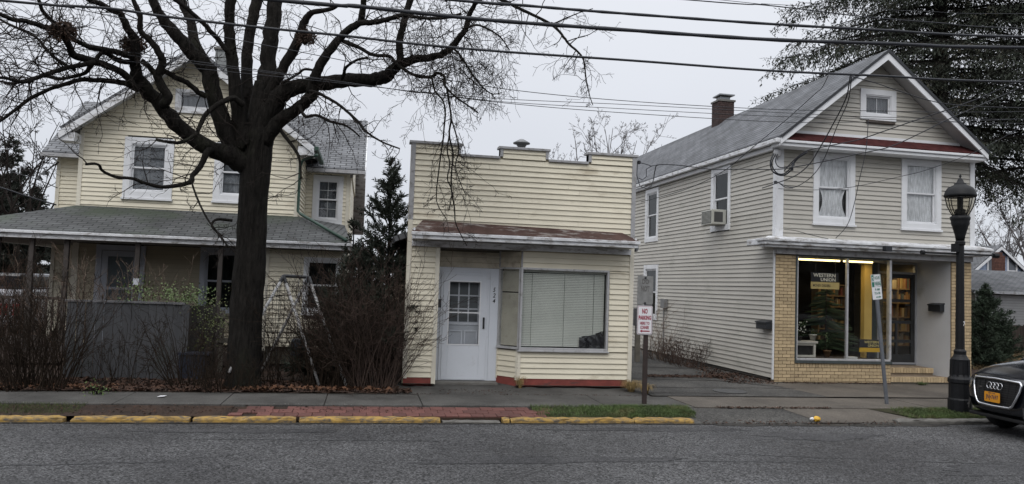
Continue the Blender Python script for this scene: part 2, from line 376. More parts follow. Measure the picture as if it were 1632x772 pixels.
# tar-sealed cracks as thin raised lines
TAR = mat('tar', (.028, .029, .032), .7, .3, 12)
def ribbon(pts, w, h=.004):
    mb = MB()
    for k in range(len(pts)-1):
        a, b = V(pts[k]), V(pts[k+1]); t = (b-a).normalized(); s = V((-t.y, t.x, 0))
        w0 = w*(.5+rng.random()); mb.quad(a-s*w0, b-s*w, b+s*w, a+s*w0)
    return mb
def wob(p0, p1, n, a):
    p0, p1 = V(p0), V(p1); o = []; y = 0
    for k in range(n+1):
        t = k/n; q = p0.lerp(p1, t); y += rng.uniform(-a, a); y *= .8; o.append(V((q.x, q.y+y, q.z)))
    return o
def roadz(y):
    for k in range(len(ys)-1):
        if ys[k] <= y <= ys[k+1]: return zs[k]+(zs[k+1]-zs[k])*(y-ys[k])/(ys[k+1]-ys[k])
    return 0
cr = MB()
for (a, b) in [((0,742),(280,735)), ((1140,722),(1632,742)), ((1040,735),(1330,736)), ((300,697),(700,701))]:
    q0, q1 = onZ(a[0], a[1], .03), onZ(b[0], b[1], .03)
    pts = wob((q0.x, q0.y, 0), (q1.x, q1.y, 0), 60, .018)
    for p in pts: p.z = roadz(p.y)+.004
    r_ = ribbon(pts, .011); i = len(cr.v); cr.v += r_.v; cr.f += [tuple(i+j for j in f) for f in r_.f]
cr.build('crack_seal', TAR, road_o)
PATCH = ground_mat('patched_asphalt', (.036, .036, .038), (.058, .058, .060), .85, .7, 120, .006, (70, .5))
pr = random.Random(17)
for (cx_, cy_, rx_, ry_) in [(-3.4, 8.3, 1.1, .28), (2.2, 9.4, 1.6, .22), (6.8, 10.9, .9, .3), (8.3, 8.6, 1.4, .3), (4.4, 11.5, 1.6, .16), (-1.5, 11.35, 1.3, .14)]:
    mb = MB(); n_ = 40; c_ = V((cx_, cy_, roadz(cy_)+.004)); mb.v.append(c_)
    for k in range(n_):
        a = 6.283*k/n_; q_ = 1+.18*math.sin(3*a+cx_)+.1*math.sin(7*a)+pr.uniform(-.06, .06); y_ = cy_+ry_*q_*math.sin(a)
        mb.v.append(V((cx_+rx_*q_*math.cos(a), y_, roadz(y_)+.004)))
    for k in range(n_): mb.f.append((0, 1+k, 1+(k+1) % n_))
    mb.build('asphalt_patch', PATCH, road_o)
# back-yard ground sheet behind the kerb
SW0, SW1 = 12.83, 14.10          # sidewalk front and back edge
mb = MB()
for x0 in range(-60, 60, 4):
    for (ya, yb, za, zb) in [(12.16, 12.82, -.02, .02), (12.82, 14.1, .10, .12), (14.1, 16.2, .12, .145), (16.2, 22, .145, .15), (22, 60, .15, .15)]:
        mb.quad(V((x0, ya, za)), V((x0+4, ya, za)), V((x0+4, yb, zb)), V((x0, yb, zb)))
yard = tag(mb.build('yard_ground', SOILM), kind='structure')
# sidewalk slabs
walk = empty('sidewalk', (0, 13.4, .12), None, None); walk['kind'] = 'structure'
for x0 in [-14.5+1.55*k for k in range(24)]:
    jit = rng.uniform(-.004, .004); x1 = x0+1.538
    if x0 > 16: m = WALKM2
    m = WALKM if x0 < 4.2 else WALKM2
    F0 = Frame((0, 0, 0), (1, 0, 0), (0, -1, 0))
    MB().box(F0, x0, x1, .02, .140+jit, -SW1, -SW0).build('slab', m, walk, bevel=.006)
# building apron in front of the shop
sheet('shop_apron', [(-.2,14.12,.128),(5.35,14.12,.128),(5.35,15.6,.215),(-.2,15.6,.215)], WALKM)
# driveway
mb = MB(); DX0, DX1 = 5.28, 9.0
drv = tag(MB().slab([(5.1,12.03,.006),(9.62,12.03,.006),(9.75,12.825,.122),(5.25,12.825,.122)], V((0,0,-.2))).build('driveway_ramp', DRIVEM), kind='structure')
sheet('concrete_apron', [(7.55,12.06,.016),(9.6,12.06,.016),(9.1,12.82,.1265),(7.25,12.82,.1265)], WALKM2)
drv2 = sheet('driveway', [(5.36,14.11,.150),(11.5,14.11,.150),(9.08,15.6,.158),(9.05,19,.17),(8.9,27,.2),(5.36,27,.2)], DRIVEM)
sheet('store_apron', [(9.0,14.12,.154),(16,14.12,.154),(16,16.9,.158),(8.6,16.9,.163)], WALKM2)
cr = MB()
for (a, b, z) in [((5.4,15.3,0),(9.0,15.35,0),.160), ((5.4,16.7,0),(8.9,16.4,0),.166), ((5.4,19.2,0),(8.8,19.0,0),.176), ((6.3,17.8,0),(8.8,15.5,0),.166), ((5.4,14.5,0),(7.2,14.45,0),.156)]:
    pts = wob(a, b, 30, .03)
    for p in pts: p.z = z
    r_ = ribbon(pts, .028); i = len(cr.v); cr.v += r_.v; cr.f += [tuple(i+j for j in f) for f in r_.f]
cr.build('crack', mat('crack_dirt', (.018, .015, .012), .95), drv2)
# stain / patch lines and manhole
mh = onZ(1163, 624, .158)
t = MB().lathe((mh.x, mh.y, .155), [(.33, 0), (.33, .012), (.30, .016), (.0, .016)], 32).build('manhole_cover', mat('iron_cover', (.045, .045, .045), .7, .3, 20, bump=.004))
tag(t, 'round dark iron cover set in the asphalt driveway', 'manhole cover')
CONTACT_DARK = ground_mat('contact_shade_dirt', (.022, .019, .016), (.045, .039, .033), .7, 3, 60, .008)  # dark dirt strips that also paint contact shade along walls and slab edges
def contact_strip(a, b, w_, z_, seed):
    r2 = random.Random(seed); a, b = V(a), V(b); t_ = (b-a); L_ = t_.length; t_.normalize(); n_ = V((t_.y, -t_.x, 0)); mb = MB(); k_ = int(L_/.12)+1; ws = [w_*r2.uniform(.35, 1.3) for _ in range(k_+1)]
    for k in range(k_):
        p, q = a+t_*(L_*k/k_), a+t_*(L_*(k+1)/k_); p.z = q.z = z_; mb.quad(p, q, q+n_*ws[k+1], p+n_*ws[k])
    return mb
i_ = MB()
for args in [((.75, 15.02, 0), (1.35, 15.02, 0), .16, .2205, 1), ((2.9, 15.0, 0), (5.3, 15.0, 0), .14, .2085, 2), ((9.0, 16.42, 0), (12.1, 16.49, 0), .16, .168, 3), ((12.1, 16.42, 0), (14.3, 16.5, 0), .1, .168, 4), ((8.75, 24, 0), (9.05, 16.5, 0), -.35, .19, 5), ((5.3, 14.115, 0), (14, 14.115, 0), .03, .1595, 6), ((-9, 14.1, 0), (1.2, 14.1, 0), .07, .1455, 7)]:
    m_ = contact_strip(*args); k0 = len(i_.v); i_.v += m_.v; i_.f += [tuple(k0+j for j in f) for f in m_.f]
tag(i_.build('contact_dirt', CONTACT_DARK), kind='stuff')
# brick strip (red pavers)
bs = empty('brick_paving', (1.2, 12.5, .11), None, None); bs['kind'] = 'structure'
PAV = mat('red_paver', (.105, .040, .033), .9, .2, 9, bump=.004, rnd=.25, dirt=((.06, .04, .03), .2, 3, (1, 1, 1)))
MB().slab([V((-1.9,12.17,.058)),V((3.05,12.17,.058)),V((3.05,12.82,.108)),V((-1.9,12.82,.108))], V((0,0,-.05))).build('mortar_bed', SOILM, bs)
pb = MB().box(Frame((1.2,12.5,0),(1,0,0),(0,-1,0)), -.097, .097, .08, .126, -.098, .098).build('brick', PAV, bs, bevel=.005)
first = True
for j in range(3):
    for k in range(25):
        x = -1.8+k*.2+(j % 2)*.1; y = 12.27+j*.2
        if x > 2.9-(j*.15)+rng.uniform(-.2, .2) and rng.random() < .8: continue
        if x < -1.0 and rng.random() < .45: continue
        p = (x-1.2, y-12.5, -.047+.078*(y-12.17)+rng.uniform(-.004, .004))
        if first: pb.location = p; first = False; continue
        copyobj(pb, bs, p, (.078+rng.uniform(-.012, .012), rng.uniform(-.015, .015), rng.uniform(-.01, .01)))
# kerb
YEL = mat('worn_yellow_paint', (.32, .20, .048), .8, .2, 6, bump=.008, bscale=25, dirt=((.075, .065, .055), .75, 9, (1, 2, 2)))
KC = mat('kerb_concrete', (.12, .115, .105), .9, .2, 6, bump=.008, bscale=25, dirt=((.05, .045, .04), .5, 4, (1, 1, 1)))
kerb = empty('kerb', (0, 12.1, 0), None, None); kerb['kind'] = 'structure'
def kerbstone(x0, x1, m, h=.068, y0=12.02):
    mb = MB(); n = max(2, int((x1-x0)/.09)); prof = [(0, -.1), (0, h*.55), (.012, h*.86), (.03, h), (.145, h+.004), (.15, -.1)]
    i0 = 0
    r2 = random.Random(int(x0*100))
    for k in range(n+1):
        x = x0+(x1-x0)*k/n
        endd = 1 if 0 < k < n else .8
        for q, (dy, z) in enumerate(prof):
            j = 0 if q in (0, 5) else r2.uniform(-.007, .007)
            chip = -.03 if (q in (2, 3) and r2.random() < .12) else 0
            mb.v.append(V((x+(0 if 0 < k < n else r2.uniform(-.01, .01)), y0+dy+j-chip*.6, (z+j+chip)*(endd if z > 0 else 1))))
    P = len(prof)
    for k in range(n):
        for q in range(P-1): a = k*P+q; mb.f.append((a, a+P, a+P+1, a+1))
    mb.f.append(tuple(range(P))); mb.f.append(tuple(range(n*P+P-1, n*P-1, -1)))
    return mb.build('kerb_stone', m, kerb)
kx = lambda px: onZ(px, 670, .06).x
edges = [(-16, -11, YEL), (-10.96, -7.2, YEL), (-7.1, kx(92), YEL), (kx(106), kx(297), YEL), (kx(303), kx(470), YEL), (kx(476), kx(703), YEL), (kx(803), kx(814), YEL), (kx(816), kx(1012), YEL), (kx(1014), kx(1108), YEL)]
for a, b, m in edges: kerbstone(a, b, m)
kerbstone(kx(704)+.03, kx(802)-.03, KC, .02)
for a, b in [(kx(1430), 12), (12.02, 15), (15.02, 18), (18.03, 21.5)]: kerbstone(a, b, KC, .065)
# gutter dirt along the kerb
mb = MB(); x = -16
while x < 20:
    wd = .05+.05*rng.random()+(.16 if 5.5 < x < 9.6 else 0); mb.quad(V((x, 12.02-wd, .0035)), V((x+.3, 12.02-wd*rng.uniform(.7, 1.2), .0035)), V((x+.3, 12.03, .0035)), V((x, 12.03, .0035))); x += .3
tag(mb.build('gutter_dirt', GUTTERM), kind='stuff')
# puddle in the driveway gutter
WATER = mat('puddle_water', (.03, .028, .025), .04, .1, 2, spec=1.)
pts = []
for k in range(28):
    a = 2*math.pi*k/28; r_ = 1+.22*math.sin(3*a+1)+.12*math.sin(7*a); pts.append((7.75+.62*r_*math.cos(a), 12.06+.07*r_*math.sin(a), .009))
tag(sheet('puddle', pts, WATER), kind='structure')
# verge sheets
sheet('grass_verge', [(3.0,12.16,.066),(5.25,12.16,.066),(5.45,12.5,.092),(5.3,12.825,.128),(2.9,12.825,.128)], VERGE)
sheet('grass_verge', [(9.55,12.16,.064),(22,12.16,.064),(22,12.825,.128),(8.9,12.825,.128)], VERGE)
sheet('planting_strip', [(-60,12.17,.066),(-1.9,12.17,.066),(-1.9,12.825,.12),(-60,12.825,.12)], SOILM)
# wooded far side of the street, behind the camera: it is what the windows mirror
mb = MB(); rg = random.Random(99); nx, nz = 150, 16
for j in range(nz+1):
    for i in range(nx+1):
        x = -75+i; top_ = 8.5+2.2*math.sin(x*.21)+1.5*math.sin(x*.63+2)+1.2*math.sin(x*1.7); t = j/nz
        mb.v.append(V((x+rg.uniform(-.3, .3), -17-1.5*math.sin(x*.5+t*4)-2.5*t*t+rg.uniform(-.6, .6), -.2+top_*t+rg.uniform(-.3, .3)*t)))
for j in range(nz):
    for i in range(nx): a = j*(nx+1)+i; mb.f.append((a, a+1, a+nx+2, a+nx+1))
for k in range(9000):
    p = V((rg.uniform(-70, 70), -16.5+rg.uniform(-1, 1.5), rg.uniform(0, 9))); u_ = V((rg.gauss(0, 1), rg.gauss(0, 1), rg.gauss(0, 1))).normalized()*.25; v_ = u_.orthogonal()*.5
    mb.quad(p-u_, p+v_, p+u_, p-v_)
tag(mb.build('treeline', mat('far_wood', (.05, .05, .042), .95, .4, .6)), kind='stuff')
# ================================================================ MIDDLE SHOP
FM = Frame((0, 15, 0), (1, 0, 0), (0, -1, 0))
shop = empty('shop_building', (3, 15, .2), 'low cream clapboard shop with a notched false front, white door and blinds in its window', 'shop')
XL, XR, ZT, ZL = .75, 5.24, 4.80, 4.60
SB = .335
# facade backing with holes: pieces
tops = [(XL, 1.70, ZT), (1.70, 2.47, ZL), (2.47, 3.43, ZT), (3.43, 4.25, ZL), (4.25, XR, ZT)]
bk = MB()
for a, b, zt in tops: bk.box(FM, a, b, 2.80, zt, -.16, -.002)
bk.box(FM, XL, 1.36, .2, 2.798, -.16, -.002)
bk.box(FM, 4.72, XR, .2, 2.798, -.16, -.002)
bk.box(FM, 2.94, 4.718, .2, .87, -.16, -.002); bk.box(FM, 2.94, 4.718, 2.47, 2.798, -.16, -.002)
bk.build('facade_backing', mat('backing_cream', (.35, .31, .22), .8), shop)
E_ = .1035
def course_range(z0, z1, segs, m, F=FM, **k):
    for a, b in segs: siding(shop, F, z0, z1, lambda z: a, lambda z: b, m=m, seam=3.7, **k)
course_range(2.80+.001, ZL-.02, [(XL+.075, XR-.075)], CREAM)
for a, b, zt in tops:
    if zt == ZT: course_range(ZL-.02, ZT-.02, [(a+.055, b-.055)], CREAM)
course_range(SB, 2.79, [(XL+.075, 1.29)], CREAM)
course_range(SB, .87, [(3.0, XR-.075)], CREAM)
course_range(.875, 2.46, [(4.75, XR-.075)], CREAM)
course_range(2.47, 2.79, [(2.965, XR-.075)], CREAM)
# corner trims and caps
plain_box('corner_trim', FM, XL, XL+.085, SB-.02, 3.30, .0, .03, CREAM_TRIM, shop)
plain_box('corner_trim', FM, XL, XL+.085, 3.302, ZT-.03, .0, .03, GREYTRIM, shop)
plain_box('corner_trim', FM, XR-.085, XR, SB-.04, 3.10, .0, .03, CREAM_TRIM, shop)
plain_box('corner_trim', FM, XR-.085, XR, 3.102, ZT-.03, .0, .03, GREYTRIM, shop)
for a, b, zt in tops:
    e0 = .035 if zt == ZT else -.002
    plain_box('parapet_cap', FM, a-e0, b+e0, zt-.035, zt+.012, -.2, .05, GREYTRIM, shop, bevel=.004)
for u in (1.70, 2.47, 3.43, 4.25):
    s = -1 if u in (1.70, 3.43) else 1
    plain_box('parapet_end_trim', FM, min(u, u+s*.055), max(u, u+s*.055), ZL+.012, ZT-.036, -.165, .031, GREYTRIM, shop)
# recess: side return, door wall, angled window
RD = .42                                                     # recess depth
FR_ = Frame((0, 15+RD, 0), (1, 0, 0), (0, -1, 0))
plain_box('recess_trim', FM, 1.29, 1.372, SB-.12, 2.79, -.02, .03, CREAM_TRIM, shop)
FL_ = Frame((1.372, 15, 0), (0, 1, 0), (1, 0, 0))
plain_box('recess_side', FL_, .021, RD, .2, 2.79, -.02, .0, CREAM_TRIM, shop)
plain_box('recess_ceiling', FM, 1.36, 2.94, 2.79, 2.815, -RD-.05, -.004, mat('dark_soffit', (.07, .065, .06), .9), shop)
plain_box('door_wall_top', FR_, 1.372, 2.62, 2.44, 2.788, -.05, -.002, DARKWALL, shop)
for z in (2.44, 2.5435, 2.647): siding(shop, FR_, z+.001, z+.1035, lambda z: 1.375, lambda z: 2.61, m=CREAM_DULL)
siding_ang0 = V((2.62, 15+RD, 0)); ang1 = V((2.965, 15.0, 0)); dv = (ang1-siding_ang0)
FA = Frame(siding_ang0, dv, (dv.y, -dv.x, 0))
LA = dv.length
plain_box('angled_wall_top', FA, 0, LA, 2.47, 2.788, -.05, -.002, DARKWALL, shop)
plain_box('angled_wall_base', FA, 0, LA, .2, .89, -.05, -.002, DARKWALL, shop)
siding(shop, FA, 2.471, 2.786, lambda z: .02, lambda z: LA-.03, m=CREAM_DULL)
siding(shop, FA, .345, .875, lambda z: .02, lambda z: LA-.045, m=CREAM)
plain_box('angle_trim', FA, -.01, .018, 2.47, 2.788, .0, .03, GREYTRIM, shop)
plain_box('angle_trim', FM, 2.955, 2.985, 2.475, 2.788, .0, .034, GREYTRIM, shop)
plain_box('angle_trim', FA, LA-.055, LA+.01, .30, .878, .0, .03, CREAM_TRIM, shop)
plain_box('angle_trim', FM, 2.945, 3.0, .30, .878, .0, .033, CREAM_TRIM, shop)
plain_box('angle_trim', FA, -.005, .02, .30, .878, .0, .03, CREAM_TRIM, shop)
# bottom red base
plain_box('base_strip', FM, XL+.02, 1.31, .14, SB-.002, -.14, -.006+.018, REDBASE, shop)
plain_box('base_strip', FM, 2.98, XR-.01, .14, SB-.002, -.14, -.006+.018, REDBASE, shop)
plain_box('base_strip', FA, .0, LA, .14, .343, -.04, .014, REDBASE, shop)
plain_box('door_step', FR_, 1.372, 2.60, .12, .232, -.05, .30, CONC, shop, bevel=.01)
# door panel wall: white casing each side + storm door
plain_box('door_surround', FR_, 1.372, 1.455, .235, 2.44, -.05, .0, DOORW, shop)
plain_box('door_surround', FR_, 2.43, 2.615, .235, 2.44, -.05, .001, DOORW, shop)
plain_box('door_surround', FR_, 1.457, 2.428, 2.345, 2.44, -.05, .0, DOORW, shop)
d = MB(); rectframe(d, FR_, 1.46, 2.425, .238, 2.343, .045, -.04, .018)
dr = d.build('storm_door', DOORW, shop)
U0, U1, W0, W1 = 1.507, 2.378, .25, 2.296
gl0, gl1, gz0, gz1 = 1.62, 2.235, .93, 2.165
m_ = MB(); m_.box(FR_, U0, gl0, W0, W1, -.03, .03); m_.box(FR_, gl1, U1, W0, W1, -.03, .03); m_.box(FR_, gl0, gl1, W0, gz0, -.03, .029); m_.box(FR_, gl0, gl1, gz1, W1, -.03, .029)
m_.build('door_leaf', DOORW, dr, bevel=.004)
m_ = MB(); rectframe(m_, FR_, gl0-.012, gl1+.012, gz0-.012, gz1+.012, .022, .028, .04); zb = 1.555
m_.box(FR_, gl0, gl1, zb-.012, zb+.012, .0, .036); m_.build('door_glazing_frame', WHITE, dr)
plain_box('pane', FR_, gl0, gl1, gz0, zb-.012, .004, .007, GLASS, dr); plain_box('pane', FR_, gl0, gl1, zb+.012, gz1, .004, .007, GLASS, dr)
# inner door: nine lights above two panels
plain_box('inner_door', FR_, gl0-.1, gl1+.1, .25, 2.3, -.16, -.13, mat('inner_door_paint', (.42, .44, .48), .6), dr)
m_ = MB(); ga, gb, g0, g1 = gl0+.01, gl1-.01, 1.36, 2.15
rectframe(m_, FR_, ga-.05, gb+.05, g0-.05, g1+.05, .05, -.13, -.112)
for k in (1, 2): x_ = ga+(gb-ga)*k/3; m_.box(FR_, x_-.014, x_+.014, g0, g1, -.13, -.113)
for k in (1, 2): z_ = g0+(g1-g0)*k/3; m_.box(FR_, ga, gb, z_-.014, z_+.014, -.13, -.1135)
for k in range(2): rectframe(m_, FR_, ga+.03+k*.3, ga+.29+k*.3, .42, 1.2, .022, -.13, -.112)
m_.build('inner_door_bars', mat('inner_bar', (.60, .62, .67), .5), dr)
for i in range(3):
    for j in range(3):
        plain_box('pane', FR_, ga+(gb-ga)*i/3+.014, ga+(gb-ga)*(i+1)/3-.014, g0+(g1-g0)*j/3+.014, g0+(g1-g0)*(j+1)/3-.014, -.129, -.124, mat('pale_reflect_pane', (.15, .16, .17), .15), dr)  # reflected light put into the pane colour as a paler grey
MB().tube([FR_.p(2.318, 1.28, .06), FR_.p(2.318, 1.44, .06)], .014, 8).build('handle', BLACKM, dr)
plain_box('handle_plate', FR_, 2.30, 2.336, 1.25, 1.47, .03, .05, BLACKM, dr)
NUM = mat('black_numerals', (.02, .02, .022), .4)
for ch, z in (('5', 1.975), ('2', 1.865), ('4', 1.755)):
    text(ch, FR_, 2.487, 2.543, z, z+.088, .004, NUM, shop, 'house_numeral', shear=.25)
# big display window
wf = MB(); rectframe(wf, FM, 2.955, 4.735, .875, 2.475, .042, -.06, .05, .055)
wfo = wf.build('display_window', ALU, shop, bevel=.004)
plain_box('pane', FM, 2.998, 4.692, .931, 2.431, -.012, -.006, GLASS, wfo)
wf = MB(); wf.box(FA, 0, LA, 2.44, 2.468, -.05, .03); wf.box(FA, 0, LA, .89, .93, -.05, .06); wf.box(FA, 0, .03, .93, 2.44, -.05, .03); wf.box(FA, LA-.03, LA+.0, .93, 2.44, -.05, .03)
wao = wf.build('angled_window', ALU, shop)
plain_box('pane', FA, .03, LA-.03, .93, 2.44, -.012, -.006, GLASS, wao)
plain_box('window_sill', FM, 2.92, 4.76, .855, .878, .0, .075, ALU, shop)
BL = mat('blind_slat', (.66, .655, .61), .6, .10, 1.2)
def blind(F, u0, u1, z0, z1, d, m, n):
    bo = empty('venetian_blind', F.p((u0+u1)/2, z0, d), None, None); del_ = bo
    return bo
bl = MB(); bl.box(FM, 3.0, 4.69, 2.39, 2.43, -.09, -.055); blo = bl.build('venetian_blind', BL, shop)
n = 44
for k in range(n):
    z = .95+k*(1.43/n); s = MB(); sag = lambda u: .006*math.sin(u*2.1+k*.12)
    us = [3.005+(4.665-3.005)*i/6 for i in range(7)]
    i0 = 0
    for u in us:
        s.v += [FM.p(u, z+sag(u), -.062), FM.p(u, z+.029+sag(u), -.071)]
    for i in range(6): s.f.append((2*i, 2*i+2, 2*i+3, 2*i+1))
    s.build('slat', BL, blo)
s = MB()
for u in (3.2, 3.85, 4.45): s.tube([FM.p(u, .93, -.058), FM.p(u, 2.4, -.058)], .004, 4)
s.build('blind_cord', mat('cord_dark', (.18, .2, .18), .8), blo)
BL2 = mat('old_blind_slat', (.44, .42, .35), .7, .15, 4, dirt=((.12, .11, .08), .3, 2, (1, 1, 1)))
b2 = MB()
b2.box(FA, .03, LA-.03, 2.40, 2.44, -.10, -.07); b2o = b2.build('venetian_blind', BL2, shop)
for k in range(58):
    z = .95+k*.025
    if k in (41,): continue
    s = MB(); s.quad(FA.p(.035, z, -.040), FA.p(LA-.035, z, -.040), FA.p(LA-.035, z+.024, -.046), FA.p(.035, z+.024, -.046)); s.build('slat', BL2, b2o)
plain_box('window_backdrop', FM, 2.7, 4.9, .3, 2.78, -.62, -.6, DARKIN, shop)
# crinkled clear plastic film over the glass inside
FILM = glass('plastic_film', (.93, .95, .94), .12)
mb = MB(); nx, nz_ = 30, 24; rr = random.Random(3)
for j in range(nz_+1):
    for i in range(nx+1):
        u = 3.0+1.69*i/nx; z = .94+1.48*j/nz_
        cre = math.exp(-((u-3.15-(1.95-z)*.55)/.03)**2)*.03 if z < 1.98 else 0
        mb.v.append(FM.p(u, z, -.036+.005*math.sin(u*9+z*5)+rr.uniform(-.002, .002)+cre*.5))
for j in range(nz_):
    for i in range(nx): a = j*(nx+1)+i; mb.f.append((a, a+1, a+nx+2, a+nx+1))
mb.build('plastic_film', FILM, wfo, True)
# black plastic bag lying in the window
mb = MB(); nx, nz_ = 26, 12
for j in range(nz_+1):
    for i in range(nx+1):
        s, t = i/nx, j/nz_
        u = 4.17+.50*s; top = .19+.13*s; z = .945+top*t
        dd = -.055+.025*math.sin(math.pi*min(1, t*1.05))+rr.uniform(-.007, .007)+.008*math.sin(s*23+t*9)
        mb.v.append(FM.p(u, z+.012*math.sin(s*9)*t, min(-.018, dd)))
for j in range(nz_):
    for i in range(nx): a = j*(nx+1)+i; mb.f.append((a, a+1, a+nx+2, a+nx+1))
bag = mb.build('plastic_bag', mat('black_plastic', (.012, .012, .016), .22, .2, 5, bump=.01, bscale=14), None, True)
tag(bag, 'crumpled black plastic bag lying in the lower right corner of the shop window', 'plastic bag')
# pent awning over the shop front
FW = .50
aw = MB()
aw.slab([FM.p(.80, 3.055, FW), FM.p(5.17, 3.055, FW), FM.p(4.98, 3.235, .02), FM.p(1.02, 3.30, .02)], V((0, 0, -.03)))
RUST = mat('weathered_awning_roofing', (.070, .043, .037), .95, .3, 3, bump=.01, bscale=20, spec=.15, dirt=((.38, .37, .35), .35, 2.2, (1, 2.5, 1)))
awo = aw.build('awning', RUST, shop)
# fix slab planarity on the sides: closed by fascia boxes
plain_box('awning_fascia', FM, .79, 5.18, 2.985, 3.045, FW-.02, FW+.05, WORN, awo, bevel=.008)
plain_box('awning_fascia', FM, .82, 5.15, 2.915, 2.983, FW-.06, FW+.015, WORN, awo, bevel=.006)
plain_box('awning_soffit', FM, .84, 5.13, 2.92, 2.935, .04, FW-.06, mat('soffit_grey', (.30, .30, .30), .8, .15, 3), awo)
plain_box('awning_frieze', FM, .83, 5.16, 2.80, 2.91, .024, .07, WORN, awo)
for u in (.83, 5.10): plain_box('awning_end', FM, u, u+.03, 2.93, 3.12, .04, FW-.03, WORN, awo)
# shop body behind the false front
bd = MB(); bd.box(FM, .86, 5.16, .2, 2.95, -7.5, -.7); bd.build('rear_wall', mat('rear_brown', (.16, .12, .085), .9, .2, 3, stretch=(1, .3, 6)), shop)
FSm = Frame((.80, 15.16, 0), (0, 1, 0), (-1, 0, 0))
siding(shop, FSm, .35, 2.9, lambda z: 0, lambda z: 7.2, e=.1035, m=mat('brown_siding', (.20, .15, .10), .85, .2, 4))
roof('rear_roof', [(.5, 15.2, 2.98), (.5, 22.7, 2.98), (2.95, 22.7, 3.9), (2.95, 15.2, 3.9)], .1, SH_GREY, shop, (.5, 15.2, 2.98), (.5, 22.7, 2.98))
roof('rear_roof', [(5.42, 15.2, 2.98), (5.42, 22.7, 2.98), (2.95, 22.7, 3.9), (2.95, 15.2, 3.9)], .1, SH_GREY, shop, (5.42, 15.2, 2.98), (5.42, 22.7, 2.98))
MB().lathe((3.27, 17, 3.7), [(.09, 0), (.09, 1.50), (.11, 1.52), (.11, 1.54), (.19, 1.56), (.19, 1.58), (.05, 1.66), (.0, 1.67)], 16).build('roof_vent', mat('galvanised', (.16, .165, .17), .5, .2, 6, metal=.3), shop, True)
mbx = empty('mailbox', FM.p(1.385, 1.65, -.06), 'small black mailbox fixed beside the white shop door', 'mailbox')
plain_box('box', FM, 1.374, 1.44, 1.65, 1.79, -.16, -.02, BLACKM, mbx, bevel=.006); plain_box('lid', FM, 1.373, 1.445, 1.792, 1.81, -.165, -.01, BLACKM, mbx)
# ================================================================ LEFT HOUSE
house = empty('house', (-4.1, 19.5, .2), 'two-storey cream clapboard house with a front gable and a long shingled porch roof', 'house')
FH = Frame((0, 19.5, 0), (1, 0, 0), (0, -1, 0))
HL, HR = -6.56, -1.70
AP = (-4.11, 7.42); EZ = 5.33; RIT = (AP[1]-EZ)/((-1.33+6.89)/2)
zr = lambda u: AP[1]-.12-abs(u-AP[0])*RIT
def lfh(z):
    return HL if z < zr(HL) else AP[0]-(AP[1]-.12-z)/RIT
def rfh(z):
    return HR if z < zr(HR) else AP[0]+(AP[1]-.12-z)/RIT
bk = MB(); bk.slab([FH.p(HL,.2,-.13),FH.p(HR,.2,-.13),FH.p(HR,zr(HR),-.13),FH.p(AP[0],AP[1]-.12,-.13),FH.p(HL,zr(HL),-.13)], V((0,.08,0)))
bk.build('front_wall', mat('backing_cream', (.35, .31, .22), .8), house)
wins = [(-5.62, -4.54, 3.86, 5.27), (-3.63, -2.60, 3.88, 5.27)]
holes = [(a+.05, b-.05, c+.05, d-.05) for a, b, c, d in wins]+[(-4.58+.04, -3.62-.04, 6.0, 6.44)]
siding(house, FH, 3.55, AP[1]-.13, lfh, rfh, holes, m=CREAM, seam=3.7)
plain_box('corner_trim', FH, HL-.03, HL+.06, 3.5, 5.36, .0, .03, CREAM_TRIM, house)
plain_box('corner_trim', FH, HR-.06, HR+.03, 3.5, 5.36, .0, .03, CREAM_TRIM, house)
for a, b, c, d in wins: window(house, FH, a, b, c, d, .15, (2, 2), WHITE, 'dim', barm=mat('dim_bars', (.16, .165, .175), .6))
at_ = window(house, FH, -4.58, -3.64, 5.96, 6.48, .07, None, WORN, 'dim', fixed=True)
# main roof, ridge running back
Yf, Yb = 19.05, 27.5
for s in (-1, 1):
    ex = AP[0]+s*2.78
    roof('roof_slope', [(ex, Yf, EZ), (AP[0], Yf, AP[1]), (AP[0], Yb, AP[1]), (ex, Yb, EZ)], .09, SH_GREY, house, (ex, Yf, EZ), (ex, Yb, EZ))
    # bargeboard and sloping soffit, eave return
    q = V((0, 0, -.22)); dx = s*.0
    MB().slab([V((ex, Yf-.03, EZ-.095)), V((AP[0], Yf-.03, AP[1]-.095)), V((AP[0], Yf-.03, AP[1]-.27)), V((ex, Yf-.03, EZ-.27))], V((0, .035, 0))).build('bargeboard', WORN, house)
    MB().slab([V((ex-s*.02, Yf+.01, EZ-.12)), V((AP[0], Yf+.01, AP[1]-.12)), V((AP[0], 19.49, AP[1]-.12)), V((ex-s*.02, 19.49, EZ-.12))], V((0, 0, -.02))).build('gable_soffit', WORN, house)
    we = HL if s < 0 else HR
    MB().slab([V((ex, Yf+.01, EZ-.10)), V((we, Yf+.01, EZ-.10)), V((we, Yf+.01, EZ-.30)), V((ex, Yf+.01, EZ-.30))], V((0, .44, 0))).build('eave_return', WORN, house)
# side walls of main block
for (x, s) in ((HL, -1), (HR, 1)):
    Fs = Frame((x, 19.5, 0), (0, 1, 0), (s, 0, 0))
    plain_box('side_wall', Fs, 0.14, 8, .2, 5.2, -.06, -.002, DARKWALL, house)
    siding(house, Fs, 3.55, 5.2, lambda z: .04, lambda z: 2.25, m=CREAM)
